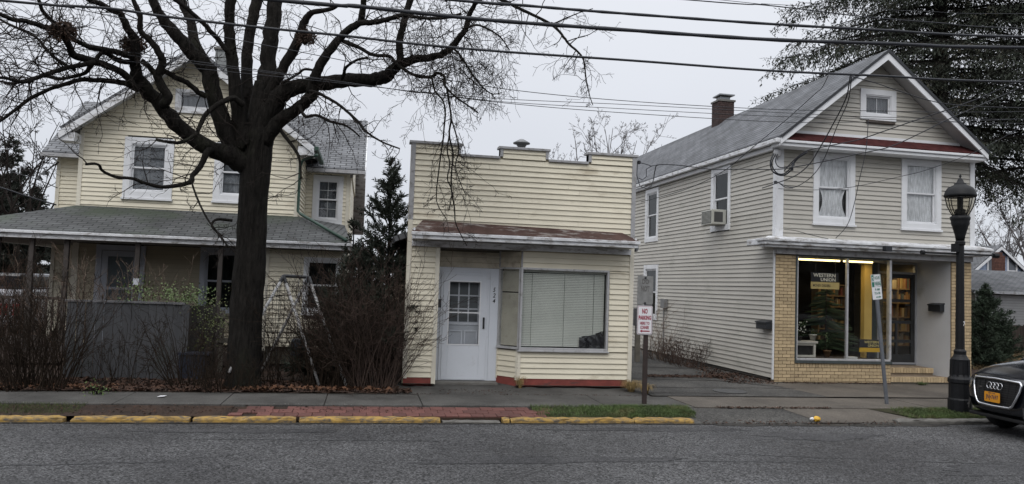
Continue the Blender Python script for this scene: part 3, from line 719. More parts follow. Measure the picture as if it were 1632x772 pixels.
# cross wing
FWG = Frame((0, 21.8, 0), (1, 0, 0), (0, -1, 0))
plain_box('wing_wall', FWG, -7.83, -.56, .2, 5.2, -.2, -.13, DARKWALL, house)
ww = (-1.50, -.70, 3.62, 4.93)
siding(house, FWG, .6, 5.15, lambda z: -7.83, lambda z: HL, m=CREAM)
siding(house, FWG, .6, 5.15, lambda z: HR, lambda z: -.60, [(ww[0]+.05, ww[1]-.05, ww[2]+.05, ww[3]-.05)], m=CREAM)
plain_box('corner_trim', FWG, -7.87, -7.78, .5, 5.1, .0, .03, CREAM_TRIM, house)
plain_box('corner_trim', FWG, -.62, -.53, .5, 5.1, .0, .03, CREAM_TRIM, house)
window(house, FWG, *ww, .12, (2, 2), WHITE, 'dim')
for (xa, xb) in ((-8.12, -4.5), (-3.6, -.14)):
    roof('roof_slope', [(xa, 21.45, 5.10), (xb, 21.45, 5.10), (xb, 24.2, 6.98), (xa, 24.2, 6.98)], .09, SH_GREY, house, (xa, 21.45, 5.1), (xb, 21.45, 5.1))
    roof('roof_slope', [(xa, 29.0, 3.9), (xb, 29.0, 3.9), (xb, 24.2, 6.98), (xa, 24.2, 6.98)], .09, SH_GREY, house, (xa, 29.0, 3.9), (xb, 29.0, 3.9))
    MB().slab([V((xa, 29.0, 3.79)), V((xb, 29.0, 3.79)), V((xb, 24.2, 6.87)), V((xa, 24.2, 6.87))], V((0, 0, -.02))).build('rear_soffit', WORN, house)
    xa, xb = (xa, HL-.05) if xa < -5 else (HR+.05, xb)
    plain_box('wing_gutter', FWG, xa, xb, 4.97, 5.06, .32, .43, GREYTRIM, house)
    plain_box('wing_soffit', FWG, xa, xb, 4.99, 5.01, .0, .32, GREYTRIM, house)
roof('roof_slope', [(-5.4, 24.15, 6.90), (-2.8, 24.15, 6.90), (-2.8, 24.3, 6.98), (-5.4, 24.3, 6.98)], .05, SH_GREY, house, (-5, 24, 6), (-3, 24, 6))
for x, s in ((-7.86, -1), (-.50, 1)):
    MB().slab([V((x, 21.8, 4.9)), V((x, 26.6, 4.9)), V((x, 24.2, 6.8))], V((s*.04, 0, 0))).build('wing_gable', CREAM, house)
    plain_box('wing_end_wall', Frame((x, 21.8, 0), (0, 1, 0), (s, 0, 0)), 0, 4.8, .2, 4.9, -.03, .0, CREAM, house)
for s, x in ((1, -.14),):
    MB().slab([V((x, 21.42, 5.10)), V((x, 24.2, 6.98)), V((x, 24.2, 6.74)), V((x, 21.42, 4.86))], V((.03, 0, 0))).build('bargeboard', WORN, house)
    MB().slab([V((x, 21.45, 5.02)), V((x-.38, 21.45, 5.02)), V((x-.38, 24.2, 6.9)), V((x, 24.2, 6.9))], V((0, 0, -.02))).build('gable_soffit', GREYTRIM, house)
plain_box('chimney', Frame((0, 26, 0), (1, 0, 0), (0, -1, 0)), -5.0, -4.66, 6.9, 9.30, -.4, 0, mat('grey_render', (.22, .23, .23), .9, .2, 4), house)
plain_box('chimney_cap', Frame((0, 26, 0), (1, 0, 0), (0, -1, 0)), -5.05, -4.61, 9.30, 9.37, -.45, .05, CONC, house)
MB().tube([V((-5.5, 24.5, 6.9)), V((-5.5, 24.5, 9.6))], .012, 4).tube([V((-6.0, 24.5, 9.3)), V((-4.9, 24.5, 9.3))], .008, 4).tube([V((-5.9, 24.5, 9.0)), V((-5.1, 24.5, 9.0))], .008, 4).build('aerial', BLACKM, house)
# porch roof
PX0, PX1, PY, PZ = -8.75, -.34, 17.75, 2.93
roof('porch_roof', [(PX0, PY, PZ), (PX1, PY, PZ), (-1.66, 19.48, 3.60), (-6.55, 19.48, 3.62)], .05, SH_MOSS, house, (PX0, PY, PZ), (PX1, PY, PZ))
roof('porch_roof', [(PX0, PY, PZ), (-6.55, 19.48, 3.62), (-6.55, 24.4, 3.62), (PX0, 24.4, PZ)], .05, SH_MOSS, house, (PX0, PY, PZ), (PX0, 24.4, PZ))
roof('porch_roof', [(PX1, PY, PZ), (-1.66, 19.48, 3.60), (-.62, 21.78, 3.60), (PX1, 21.78, PZ)], .05, SH_MOSS, house, (PX1, PY, PZ), (PX1, 21.78, PZ))
FP = Frame((0, PY, 0), (1, 0, 0), (0, -1, 0))
plain_box('porch_gutter', FP, PX0-.05, PX1+.05, 2.86, 2.92, -.04, .07, WORN, house, bevel=.008)
plain_box('porch_fascia', FP, PX0, PX1, 2.765, 2.858, -.05, .01, WORN, house, bevel=.004)
plain_box('porch_fascia', Frame((PX0, PY, 0), (0, 1, 0), (-1, 0, 0)), 0.05, 6.6, 2.765, 2.90, -.03, .05, WORN, house)
MB().slab([V((PX0+.04, PY+.06, 2.77)), V((PX1-.04, PY+.06, 2.77)), V((PX1-.04, 19.46, 2.77)), V((PX0+.04, 19.46, 2.77))], V((0, 0, .02))).build('porch_ceiling', mat('porch_ceiling_paint', (.20, .20, .19), .8), house)
MB().slab([V((PX0+.04, 19.47, 2.77)), V((-6.6, 19.47, 2.77)), V((-6.6, 24.3, 2.77)), V((PX0+.04, 24.3, 2.77))], V((0, 0, .02))).build('porch_ceiling', mat('porch_ceiling_paint', (.20, .20, .19), .8), house)
# porch floor
MB().box(FP, PX0+.1, -2.2, .2, .46, -1.7, -.1).build('porch_floor', WOODD, house)
MB().box(FP, PX0+.1, -6.6, .2, .455, -6.5, -1.71).build('porch_floor', WOODD, house)
# recessed porch wall and enclosed room at right
plain_box('porch_wall', FH, HL, -2.15, .2, 3.5, -.125, -.11, DARKWALL, house)
FPW = Frame((0, 19.478, 0), (1, 0, 0), (0, -1, 0))
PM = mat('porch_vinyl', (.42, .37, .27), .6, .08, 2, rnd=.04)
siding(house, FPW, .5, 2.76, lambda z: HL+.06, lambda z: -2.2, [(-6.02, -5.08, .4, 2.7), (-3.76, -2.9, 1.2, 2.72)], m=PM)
plain_box('corner_trim', FPW, HL-.03, HL+.1, .45, 2.76, .0, .03, CREAM_TRIM, house)
# porch door
pd = MB(); rectframe(pd, FPW, -6.08, -5.02, .46, 2.74, .12, .0, .05); pdo = pd.build('porch_door', mat('bluish_white', (.42, .45, .51), .6, .06, 3), house)
m_ = MB(); rectframe(m_, FPW, -5.955, -5.145, .47, 2.61, .13, .0, .035); m_.box(FPW, -5.83, -5.27, .6, 1.05, .0, .034); m_.box(FPW, -5.83, -5.27, 1.72, 1.78, .0, .033)
m_.build('door_leaf', mat('bluish_white', (.40, .44, .52)), pdo)
plain_box('pane', FPW, -5.83, -5.27, 1.05, 1.72, .012, .016, mat('dim_glass_panel', (.13, .155, .17), .12), pdo)
plain_box('pane', FPW, -5.83, -5.27, 1.78, 2.48, .012, .016, mat('dim_glass_panel', (.13, .155, .17), .12), pdo)
plain_box('handle', FPW, -5.90, -5.87, 1.50, 1.60, .035, .06, BLACKM, pdo)
window(house, FPW, -3.82, -2.84, 1.2, 2.78, .12, None, mat('bluish_white', (.40, .44, .52)), 'dim', gm=GLASSD)
FE = Frame((0, 18.2, 0), (1, 0, 0), (0, -1, 0))
plain_box('room_wall', FE, -2.18, -.52, .2, 2.76, -1.2, -.13, DARKWALL, house)
siding(house, FE, .6, 2.755, lambda z: -2.13, lambda z: -.56, [(-1.32, -.60, 1.3, 2.55)], m=CREAM)
plain_box('corner_trim', FE, -2.20, -2.12, .5, 2.76, .0, .03, CREAM_TRIM, house)
plain_box('corner_trim', FE, -.60, -.50, .5, 2.76, .0, .03, CREAM_TRIM, house)
FEs = Frame((-.52, 18.2, 0), (0, 1, 0), (1, 0, 0))
siding(house, FEs, .6, 2.755, lambda z: .03, lambda z: 3.5, m=CREAM)
window(house, FE, -1.37, -.55, 1.35, 2.60, .06, None, WHITE, 'dim', gm=GLASSD)
# porch posts and rail
for x in (-6.17, -4.78, -6.84, -7.48, -8.6, -3.1):
    plain_box('porch_post', FP, x-.045, x+.045, .46, 2.765, -.2, -.11, mat('brown_post', (.05, .042, .038), .8, .2, 5), house)
mb = MB(); mb.box(FP, -8.6, -6.22, 1.50, 1.56, -.19, -.12); mb.build('porch_rail', WOODD, house)
bal = None
for k in range(20):
    x = -8.5+k*.118
    b_ = MB().box(FP, x-.015, x+.015, .58, 1.498, -.17, -.14).build('baluster', WOODD, house)
mb = MB(); mb.box(FP, -8.6, -6.22, .52, .578, -.19, -.12); mb.build('porch_rail', WOODD, house)
plain_box('notice_box', FP, -4.81, -4.70, 1.86, 2.0, -.10, -.04, mat('white_notice', (.5, .52, .56), .7), house)
# green downspout
MB().tube([V((-1.25, 19.1, 5.06)), V((-1.6, 19.35, 4.95)), V((-1.66, 19.40, 4.8)), V((-1.66, 19.40, 3.72)), V((-1.60, 19.38, 3.66)), V((-.45, 17.8, 2.99))], .035, 8).build('downspout', GREEN_T, house, True)
plain_box('side_gutter', Frame((-1.33, Yf, 0), (0, 1, 0), (1, 0, 0)), 0, 2.4, 5.16, 5.25, .0, .1, GREEN_T, house)
# floodlights on the wing corner
fl = empty('security_light', (-7.95, 21.7, 4.6), 'small black twin security light on the far left corner of the cream house', 'security light')
MB().tube([V((-7.83, 21.78, 4.88)), V((-7.95, 21.7, 4.75)), V((-8.05, 21.6, 4.6))], .02, 6).build('arm', BLACKM, fl)
for dx, dz in ((-8.08, 4.57), (-8.2, 4.44)): MB().lathe((dx, 21.6, dz-.05), [(.03, .1), (.06, .05), (.10, 0), (.0, 0)], 12).build('lamp_head', BLACKM, fl)
# ================================================================ CORNER STORE (right)
TH = .02194
FB = Frame((9.08, 16.4, 0), (math.cos(TH), math.sin(TH), 0), (math.sin(TH), -math.cos(TH), 0))
def sub(F, u, d=0.):            # parallel frame moved by u and d
    return Frame(F.o+F.ux*u+F.n*d, F.ux, F.n)
store = empty('corner_store', (9.08, 16.4, .15), 'two-storey greige clapboard house with a pale brick shopfront, lit display window and steep front gable', 'store building', rz=TH)
SW = 5.12
GAPX, GAPZ, GEZ = 2.52, 7.84, 5.66
EU0, EU1 = -.16, 5.21
SL = (GAPZ-GEZ)/((EU1-EU0)/2)
FS = Frame(FB.o, -FB.n, -FB.ux)               # side wall: u = depth
holes = [(1.02, 1.90, 3.86, 5.38), (3.30, 4.20, 3.86, 5.38)]
plain_box('front_backing', FB, 0.15, SW-.15, 3.2, 5.6, -.2, -.13, DARKWALL, store)
siding(store, FB, 3.42, 5.43, lambda z: .16, lambda z: SW-.04, holes, e=.108, m=GREIGE)
plain_box('corner_post', FB, .0, .155, 3.425, 5.50, .0, .04, WHITE, store)
plain_box('corner_post', FB, SW-.035, SW+.09, 3.425, 5.50, -.10, .035, WHITE, store)
window(store, FB, .91, 1.98, 3.78, 5.45, .125, None, WHITE, 'tied')
window(store, FB, 3.21, 4.28, 3.77, 5.45, .125, None, WHITE, 'net')
for a, b in ((.89, 2.0), (3.19, 4.30)): plain_box('window_head', FB, a, b, 5.43, 5.485, .03, .07, WHITE, store)
plain_box('painted_lamp_glow', FB, 1.16, 1.22, 5.02, 5.08, -.085, -.075, mat('glow_orange_paint', (.8, .45, .2)), store)  # lamp glow painted as a plain orange block, nothing emits here
# eave box across the front, pent roof of red shingles, gable
plain_box('cornice', FB, EU0, EU1, 5.43, 5.505, .0, .39, WHITE, store, bevel=.01)
plain_box('cornice', FB, EU0+.02, EU1-.02, 5.508, 5.565, .0, .43, WHITE, store, bevel=.01)
MB().slab([FB.p(EU0+.05, 5.59, .42), FB.p(EU1-.05, 5.59, .42), FB.p(EU1-.35, 5.83, .02), FB.p(EU0+.35, 5.83, .02)], V((0, 0, -.02))).build('pent_roof', SH_RED, store)
gz = lambda u: GAPZ-.15-abs(u-GAPX)*SL
gl = lambda z: GAPX-(GAPZ-.15-z)/SL
gr = lambda z: GAPX+(GAPZ-.15-z)/SL
MB().slab([FB.p(gl(5.6), 5.6, -.13), FB.p(gr(5.6), 5.6, -.13), FB.p(GAPX, GAPZ-.15, -.13)], -FB.n*.1).build('gable_backing', DARKWALL, store)
plain_box('gable_base_trim', FB, .32, 4.80, 5.82, 5.885, .0, .035, WHITE, store)
siding(store, FB, 5.887, GAPZ-.17, gl, gr, [(2.24, 2.92, 6.36, 6.86)], e=.108, m=GREIGE)
window(store, FB, 2.10, 3.05, 6.27, 7.0, .13, (2, 1), WHITE, 'dim', fixed=True, sill=False)
plain_box('rotten_sill', FB, 2.26, 3.0, 6.20, 6.265, .0, .07, mat('rotten_wood', (.07, .055, .045), .9, .3, 10), store)
# main roof
RY0, RY1 = .43, 17.5
def RP(u, z, dep): return FB.p(u, z, -dep)
for s, eu in ((-1, EU0), (1, EU1)):
    roof('roof_slope', [RP(eu, GEZ, -RY0), RP(GAPX, GAPZ, -RY0), RP(GAPX, GAPZ, RY1), RP(eu, GEZ, RY1)], .07, SH_RIGHT, store, RP(eu, GEZ, -RY0), RP(eu, GEZ, RY1))
    MB().slab([RP(eu, GEZ-.072, -RY0-.02), RP(GAPX, GAPZ-.072, -RY0-.02), RP(GAPX, GAPZ-.24, -RY0-.02), RP(eu+(-s)*.0, GEZ-.20, -RY0-.02)], -FB.n*.04).build('bargeboard', WHITE, store)
    MB().slab([RP(eu-s*.04, GEZ-.10, -RY0+.03), RP(GAPX, GAPZ-.115, -RY0+.03), RP(GAPX, GAPZ-.115, .0), RP(eu-s*.04, GEZ-.10, .0)], V((0, 0, -.015))).build('gable_soffit', mat('soffit_white', (.42, .42, .42), .7, .1, 3), store)
    MB().slab([RP(eu, GEZ+.004, -RY0-.045), RP(GAPX, GAPZ+.006, -RY0-.045), RP(GAPX, GAPZ-.07, -RY0-.045), RP(eu, GEZ-.07, -RY0-.045)], -FB.n*.024).build('drip_edge', BLACKM, store)
# side eave gutter and soffit
plain_box('eave_gutter', FS, -.40, 17.4, 5.50, 5.60, .14, .25, WORN, store, bevel=.015)
plain_box('eave_fascia', FS, -.02, 17.4, 5.40, 5.50, .0, .12, WHITE, store)
plain_box('eave_gutter', Frame(FB.p(SW, 0), -FB.n, FB.ux), -.40, 17.4, 5.50, 5.60, .0, .13, WORN, store)
# side wall siding
plain_box('side_wall', FS, .15, 17.0, .12, 5.5, -.2, -.13, DARKWALL, store)
plain_box('side_wall', Frame(FB.p(SW, 0), -FB.n, FB.ux), .02, 17.0, .12, 5.5, -.14, .0, GREIGE, store)
plain_box('foundation', FS, .25, 17.0, .10, .24, -.02, .004, mat('dark_block', (.045, .04, .035), .95, .2, 6), store)
sw_ = [(2.15, 3.23, 3.72, 5.39), (6.88, 7.98, 3.66, 5.37), (6.80, 7.98, 1.20, 2.93)]
siding(store, FS, .245, 5.39, lambda z: .045 if z < 3.40 else .03, lambda z: 17.0, [(a+.05, b-.05, c+.05, d-.05) for a, b, c, d in sw_], e=.108, m=GREIGE)
plain_box('corner_post', FS, -.03, .10, 3.44, 5.49, .0, .03, WHITE, store)
plain_box('corner_post', FS, -.0, .045, .215, 3.12, .0, .032, WHITE, store)
for q in sw_: window(store, FS, *q, .13, None, WHITE, 'dim', sill=False, gm=GLASSD)
# chimney
ch = Frame(FB.p(2.5, 0, -7.45), FB.ux, FB.n)
BRK_D = mat('dark_red_brick', (.052, .033, .030), .95, .25, 8, rnd=.2)
chim = plain_box('chimney', ch, -.26, .26, 6.9, 8.40, -.52, 0, mat('chimney_mortar', (.07, .055, .05), .9), store)
pb_ = None
for face in range(2):
    Fc = Frame(ch.p(-.26, 0, 0), ch.ux, ch.n) if face == 0 else Frame(ch.p(-.26, 0, -.52), ch.n, -ch.ux)
    for r_ in range(12):
        for k in range(3):
            u0 = k*.215-(.1 if r_ % 2 else 0); u1 = min(u0+.205, .52); u0 = max(u0, 0)
            if u1-u0 < .04: continue
            z = 7.52+r_*.073
            MB().box(Fc, u0, u1, z, z+.064, .001, .012).build('brick', BRK_D, chim)
plain_box('chimney_crown', ch, -.30, .30, 8.402, 8.46, -.56, .04, CONC, chim)
plain_box('flue', ch, -.17, .17, 8.462, 8.58, -.42, -.10, mat('flue_metal', (.25, .26, .27), .4, .1, 3, metal=.6), chim)
MB().slab([ch.p(-.26, 8.61, .02), ch.p(.28, 8.61, .02), ch.p(.24, 8.61, -.54), ch.p(-.24, 8.61, -.54)], V((0, 0, .04))).build('chimney_cap', mat('flue_metal', (.25, .26, .27)), chim)
for u in (-.16, .14): plain_box('cap_leg', ch, u, u+.02, 8.462, 8.61, -.14, -.12, BLACKM, chim)
# ---- shopfront cornice
plain_box('shop_cornice', FB, -.50, 5.42, 3.30, 3.36, .0, .38, WORN, store, bevel=.012)
plain_box('shop_cornice', FB, -.46, 5.38, 3.225, 3.298, .0, .34, WORN, store, bevel=.012)
plain_box('shop_cornice', FB, -.40, 5.32, 3.17, 3.223, .0, .27, WORN, store, bevel=.008)
MB().slab([FB.p(-.46, 3.37, .36), FB.p(5.38, 3.37, .36), FB.p(5.30, 3.435, .03), FB.p(-.20, 3.435, .03)], V((0, 0, -.02))).build('cornice_flashing', WORN, store)
plain_box('shop_frieze', FB, -.03, 5.10, 3.04, 3.168, -.05, .10, GREYTRIM, store)
plain_box('shop_cornice', FS, .0, .55, 3.225, 3.36, .0, .42, WORN, store, bevel=.012)
# ---- brickwork
BW, BH, GAP = .200, .0745, .011
BRK = mat('buff_brick', (.44, .335, .20), .8, .16, 6, bump=.003, bscale=50, rnd=.16, dirt=((.20, .14, .09), .3, 3, (1, 1, 1)))
MORT = mat('mortar', (.16, .125, .085), .95, .2, 8)
brick0 = None
BG = .12
def brick_at(F, u0, u1, z, h=BH-GAP, dep=.02):
    """a brick box; full stretchers share one mesh"""
    global brick0
    full = abs((u1-u0)-(BW-GAP)) < .001 and F is FB and h == BH-GAP
    if not full: return MB().box(F, u0, u1, z, z+h, -.03, dep*rng.uniform(.85, 1.05)).build('brick', BRK, store)
    if brick0 is None:
        b = MB().box(Frame((0, 0, 0), (1, 0, 0), (0, -1, 0)), 0, BW-GAP, 0, BH-GAP, -.03, dep)
        me = bpy.data.meshes.new('brick'); me.from_pydata([tuple(v) for v in b.v], [], b.f); me.materials.append(BRK); brick0 = me
    o = bpy.data.objects.new('brick', brick0); sc.collection.objects.link(o); o.parent = store
    o.location = (u0, -rng.uniform(0, .003), z-.15); return o
def brickwall(F, a, b, z0, z1, off=0):
    z = z0; r_ = off
    while z+BH-GAP <= z1+.004:
        u = a-(BW/2 if r_ % 2 else 0)
        while u < b-.02:
            q0, q1 = max(u, a), min(u+BW-GAP, b)
            if q1-q0 > .03: brick_at(F, q0, q1, z)
            u += BW
        z += BH; r_ += 1
plain_box('brick_backing', FB, .0, .50, .05, 3.04, -.14, .0, MORT, store)
plain_box('brick_backing', FB, .501, 2.96, .05, .60, -.14, .0, MORT, store)
plain_box('brick_backing', FB, 4.575, 5.13, .05, 3.04, -.14, .0, MORT, store)
NZ = BG+BH*39
brickwall(FB, .005, .495, BG, 3.05)
brickwall(FB, .505, 2.955, BG, .50, 1)
u = .505
while u < 2.93: brick_at(FB, u, u+.064, .495, .095); u += .0745
brickwall(FB, 4.59, 5.125, BG, 3.05, 1)
FPR = Frame(FB.p(4.575, 0, 0), -FB.n, -FB.ux)   # pier's inner return
FLW = Frame(FB.p(2.96, 0, 0), -FB.n, FB.ux)
for k in range(4): MB().box(FLW, .0, .10, BG+k*BH*1.0, BG+k*BH+BH-GAP, -.01, .012).build('brick', BRK, store)
plain_box('low_wall_end', FLW, .0, 1.0, .1, .60, -.03, .0, MORT, store)
# ---- display window: frame, two panes
DK = mat('dark_green_frame', (.05, .06, .06), .5, .2, 6)
f = MB(); f.box(FB, .50, 2.975, .595, .655, -.05, .055); f.box(FB, .50, .535, .655, 3.04, -.05, .03)
f.box(FB, .535, 2.93, 3.0, 3.039, -.05, .028)
wdo = f.build('display_window', DK, store)
f = MB(); f.box(FB, .535, 2.93, .656, .70, -.04, .05); f.box(FB, 1.79, 1.835, .70, 2.998, -.03, .04); f.box(FB, 2.90, 2.955, .70, 2.998, -.05, .045); f.box(FB, .535, .56, .70, 2.998, -.03, .035)
f.build('window_bar', ALU, wdo, bevel=.004)
plain_box('pane', FB, .56, 1.79, .70, 2.998, -.006, .0, GLASS, wdo); plain_box('pane', FB, 1.835, 2.90, .70, 2.998, -.006, .0, GLASS, wdo)
# return glass of the display window along the recess
FRR = Frame(FB.p(2.95, 0, 0), -FB.n, FB.ux)
f = MB(); rectframe(f, FRR, .05, .98, .60, 3.0, .04, -.03, .0); f.build('window_bar', ALU, wdo); plain_box('pane', FRR, .09, .94, .64, 2.96, -.02, -.015, GLASS, wdo)
# ---- shop room
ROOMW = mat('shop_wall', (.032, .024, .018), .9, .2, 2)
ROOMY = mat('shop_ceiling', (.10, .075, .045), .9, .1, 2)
r_ = MB()
for k in (0,):
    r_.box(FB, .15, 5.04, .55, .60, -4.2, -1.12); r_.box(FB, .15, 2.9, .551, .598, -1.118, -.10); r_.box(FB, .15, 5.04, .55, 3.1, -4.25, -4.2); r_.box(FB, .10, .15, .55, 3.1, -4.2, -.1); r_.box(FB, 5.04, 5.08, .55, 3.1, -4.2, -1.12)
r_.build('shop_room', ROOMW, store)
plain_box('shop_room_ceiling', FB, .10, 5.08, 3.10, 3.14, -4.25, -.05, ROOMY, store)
# fluorescent tubes
def emis(name, col, st):
    m = bpy.data.materials.new(name); m.use_nodes = True; b = m.node_tree.nodes['Principled BSDF']; b.inputs['Base Color'].default_value = (*col, 1)
    b.inputs['Emission Color'].default_value = (*col, 1); b.inputs['Emission Strength'].default_value = st; return m
TUBE = emis('lit_tube', (1, .80, .36), 4)
fx = empty('fluorescent_light', FB.p(1.7, 2.93, -.2), 'lit yellowish fluorescent tubes along the top of the shop display window', 'light')
plain_box('fitting', FB, .60, 2.86, 2.965, 2.996, -.30, -.14, mat('fitting_white', (.6, .58, .5)), fx)
for a, b in ((.62, 1.76), (1.86, 2.62)): MB().tube([FB.p(a, 2.945, -.2), FB.p(b, 2.945, -.2)], .02, 8).build('tube', TUBE, fx)
for (u_, d_, z_, e_, sx_) in ((1.2, -.25, 2.9, 3.5, 1.1), (2.25, -.25, 2.9, 5, .8), (2.95, -1.3, 2.95, 2.2, .7), (4.45, -1.35, 2.95, 6, .5)):  # two reinforce the tubes, two are added over the shelves without a fitting
    ld = bpy.data.lights.new('added_shop_light', 'AREA'); ld.energy = e_; ld.color = (1, .74, .36); ld.shape = 'RECTANGLE'; ld.size = sx_; ld.size_y = .08
    lo = bpy.data.objects.new('added_shop_light', ld); sc.collection.objects.link(lo); lo.location = FB.p(u_, z_, d_)
# hanging sign
def western_sign(u0, u1, z0, z1, d, label, low='MONEY ORDERS'):
    s = empty('hanging_sign', FB.p((u0+u1)/2, z0, d), label, 'sign')
    zs = z0+(z1-z0)*.42
    plain_box('sign_panel', FB, u0, u1, zs, z1, d-.02, d, mat('sign_black', (.016, .016, .02), .4), s)
    plain_box('sign_panel', FB, u0, u1+.02, z0, zs-.002, d-.02, d+.003, mat('sign_cream', (.52, .40, .16), .5), s)
    hy = (z1-zs)
    text('WESTERN', FB, u0+.05, u1-.08, z1-hy*.48, z1-hy*.10, d+.003, mat('sign_letter', (.75, .72, .6), .5), s)
    text('UNION', FB, u0+.24, u1-.08, zs+hy*.08, zs+hy*.44, d+.003, mat('sign_letter', (.75, .72, .6)), s)
    text(low, FB, u0+.04, u0+(u1-u0)*.70, z0+(zs-z0)*.3, z0+(zs-z0)*.68, d+.006, mat('sign_ink', (.03, .025, .02), .5), s)
    return s
ws = western_sign(.98, 1.68, 2.28, 2.66, -.12, 'black and cream money transfer sign hanging high in the lit shop window')
MB().tube([FB.p(1.1, 2.66, -.13), FB.p(1.1, 2.96, -.13)], .004, 4).tube([FB.p(1.6, 2.66, -.13), FB.p(1.6, 2.96, -.13)], .004, 4).build('chain', BLACKM, ws)
s2 = empty('counter_sign', FB.p(2.6, .72, -.2), 'black and yellow money transfer sign standing at the bottom right of the lit shop window', 'sign')
plain_box('sign_panel', FB, 2.30, 2.86, .95, 1.14, -.22, -.20, mat('sign_black', (.016, .016, .02)), s2)
plain_box('sign_panel', FB, 2.30, 2.86, .85, .947, -.22, -.197, mat('sign_yellow', (.55, .33, .02), .5), s2)
plain_box('sign_foot', FB, 2.5, 2.7, .70, .85, -.22, -.20, mat('sign_black', (.016, .016, .02)), s2)
text('WESTERN', FB, 2.42, 2.80, 1.05, 1.11, -.197, mat('sign_letter_gold', (.6, .5, .2), .5), s2)
text('UNION', FB, 2.52, 2.80, .97, 1.03, -.197, mat('sign_letter_gold', (.6, .5, .2)), s2)
# window display shelf, cabinet, plants, tree
plain_box('display_shelf', FB, .2, 2.94, .60, .69, -.75, -.06, mat('shelf_dark', (.06, .05, .045), .8), store)
cb = empty('white_cabinet', FB.p(.85, .70, -.4), 'low white framed cabinet with a dark glass front in the shop window corner', 'cabinet')
f = MB(); rectframe(f, FB, .58, 1.20, .70, 1.02, .05, -.55, -.25); f.build('cabinet_frame', mat('cabinet_white', (.45, .43, .38), .6), cb)
plain_box('cabinet_top', FB, .56, 1.24, 1.022, 1.07, -.58, -.22, mat('cabinet_white', (.45, .43, .38)), cb)
plain_box('cabinet_glass', FB, .63, 1.15, .75, .97, -.30, -.29, mat('cabinet_dark', (.03, .03, .03), .2), cb)
def pot(u, z, d, s, label, col, leafm, nl, lr, lh, cat='potted plant', flower=None):
    o = FB.p(u, z, d); r = empty('potted_plant', o, label, cat)
    MB().lathe(o, [(s*.6, 0), (s, s*1.5), (s*1.1, s*1.5), (s*1.1, s*1.7), (s*.9, s*1.7), (s*.85, s*1.4), (0, s*1.4)], 14).build('pot', col, r, True)
    mb = MB(); rr = random.Random(int(u*100))
    for k in range(nl):
        a = rr.uniform(0, 6.28); h = rr.uniform(.1, 1)*lh; q = o+V((math.cos(a)*lr*rr.random(), math.sin(a)*lr*.5*rr.random(), s*1.5+h))
        dv_ = V((math.cos(a), math.sin(a)*.5, rr.uniform(-.5, .6))).normalized()*.05; sd = V((-math.sin(a), math.cos(a), 0))*.02
        mb.quad(q, q+dv_*.5+sd, q+dv_, q+dv_*.5-sd)
    mb.build('leaves', leafm, r)
    if flower:
        mb = MB()
        for k in range(16):
            a = rr.uniform(0, 6.28); q = o+V((math.cos(a)*lr*.9*rr.random(), -.05, s*1.5+rr.uniform(.2, 1)*lh))
            mb.box(Frame(q, (1, 0, 0), (0, -1, 0)), -.012, .012, q.z-.012, q.z+.012, 0, .01)
        mb.build('flowers', flower, r)
    return r
LEAFD = mat('house_plant_leaf', (.035, .07, .03), .6, .3, 6)
pot(.84, 1.07, -.35, .06, 'small houseplant with pale flowers in the left of the lit shop window', mat('dark_pot', (.03, .03, .03)), LEAFD, 120, .17, .36, flower=mat('pale_petal', (.5, .5, .42)))
pot(1.28, 1.07, -.5, .085, 'houseplant in a white pot beside the flowering plant in the shop window', mat('white_pot', (.45, .45, .42)), LEAFD, 60, .12, .16)
pot(1.62, .70, -.45, .09, 'leafy plant in a brown pot at the foot of the shop window mullion', mat('brown_pot', (.16, .09, .04)), LEAFD, 160, .2, .4)
xt = empty('artificial_fir', FB.p(1.95, .60, -1.0), 'tall artificial fir standing inside the lit shop window behind the mullion', 'artificial tree')
MB().tube([FB.p(1.95, .6, -1.), FB.p(1.95, 2.45, -1.)], [.03, .01], 6).build('trunk', WOODD, xt)
mb = MB(); rr = random.Random(9)
for k in range(110):
    z = .9+1.5*rr.random(); R_ = .85*(2.55-z)/1.6+.1; a = rr.uniform(0, 6.28); c0 = FB.p(1.95, z, -1.0); dr_ = V((math.cos(a), math.sin(a)*.7, -.12)); n_ = int(R_/.03)
    for j in range(n_):
        q = c0+dr_*(j*.03); w_ = .055*(1-j/n_*.5)
        sd = V((-dr_.y, dr_.x, 0))*w_
        mb.tri(q+sd, q+dr_*.05, q-sd+V((0, 0, -.01))); mb.tri(q+V((0, 0, w_*.7)), q+dr_*.05, q-V((0, 0, w_)))
mb.build('needles', mat('artificial_needles', (.035, .06, .028), .8, .3, 4), xt)
plain_box('book_pile', FB, 2.0, 2.25, .69, .73, -.35, -.2, mat('book_white', (.5, .5, .48)), None)
tag(bpy.data.objects['book_pile'], 'flat pile of white leaflets on the shop window shelf beside the counter sign', 'leaflets')
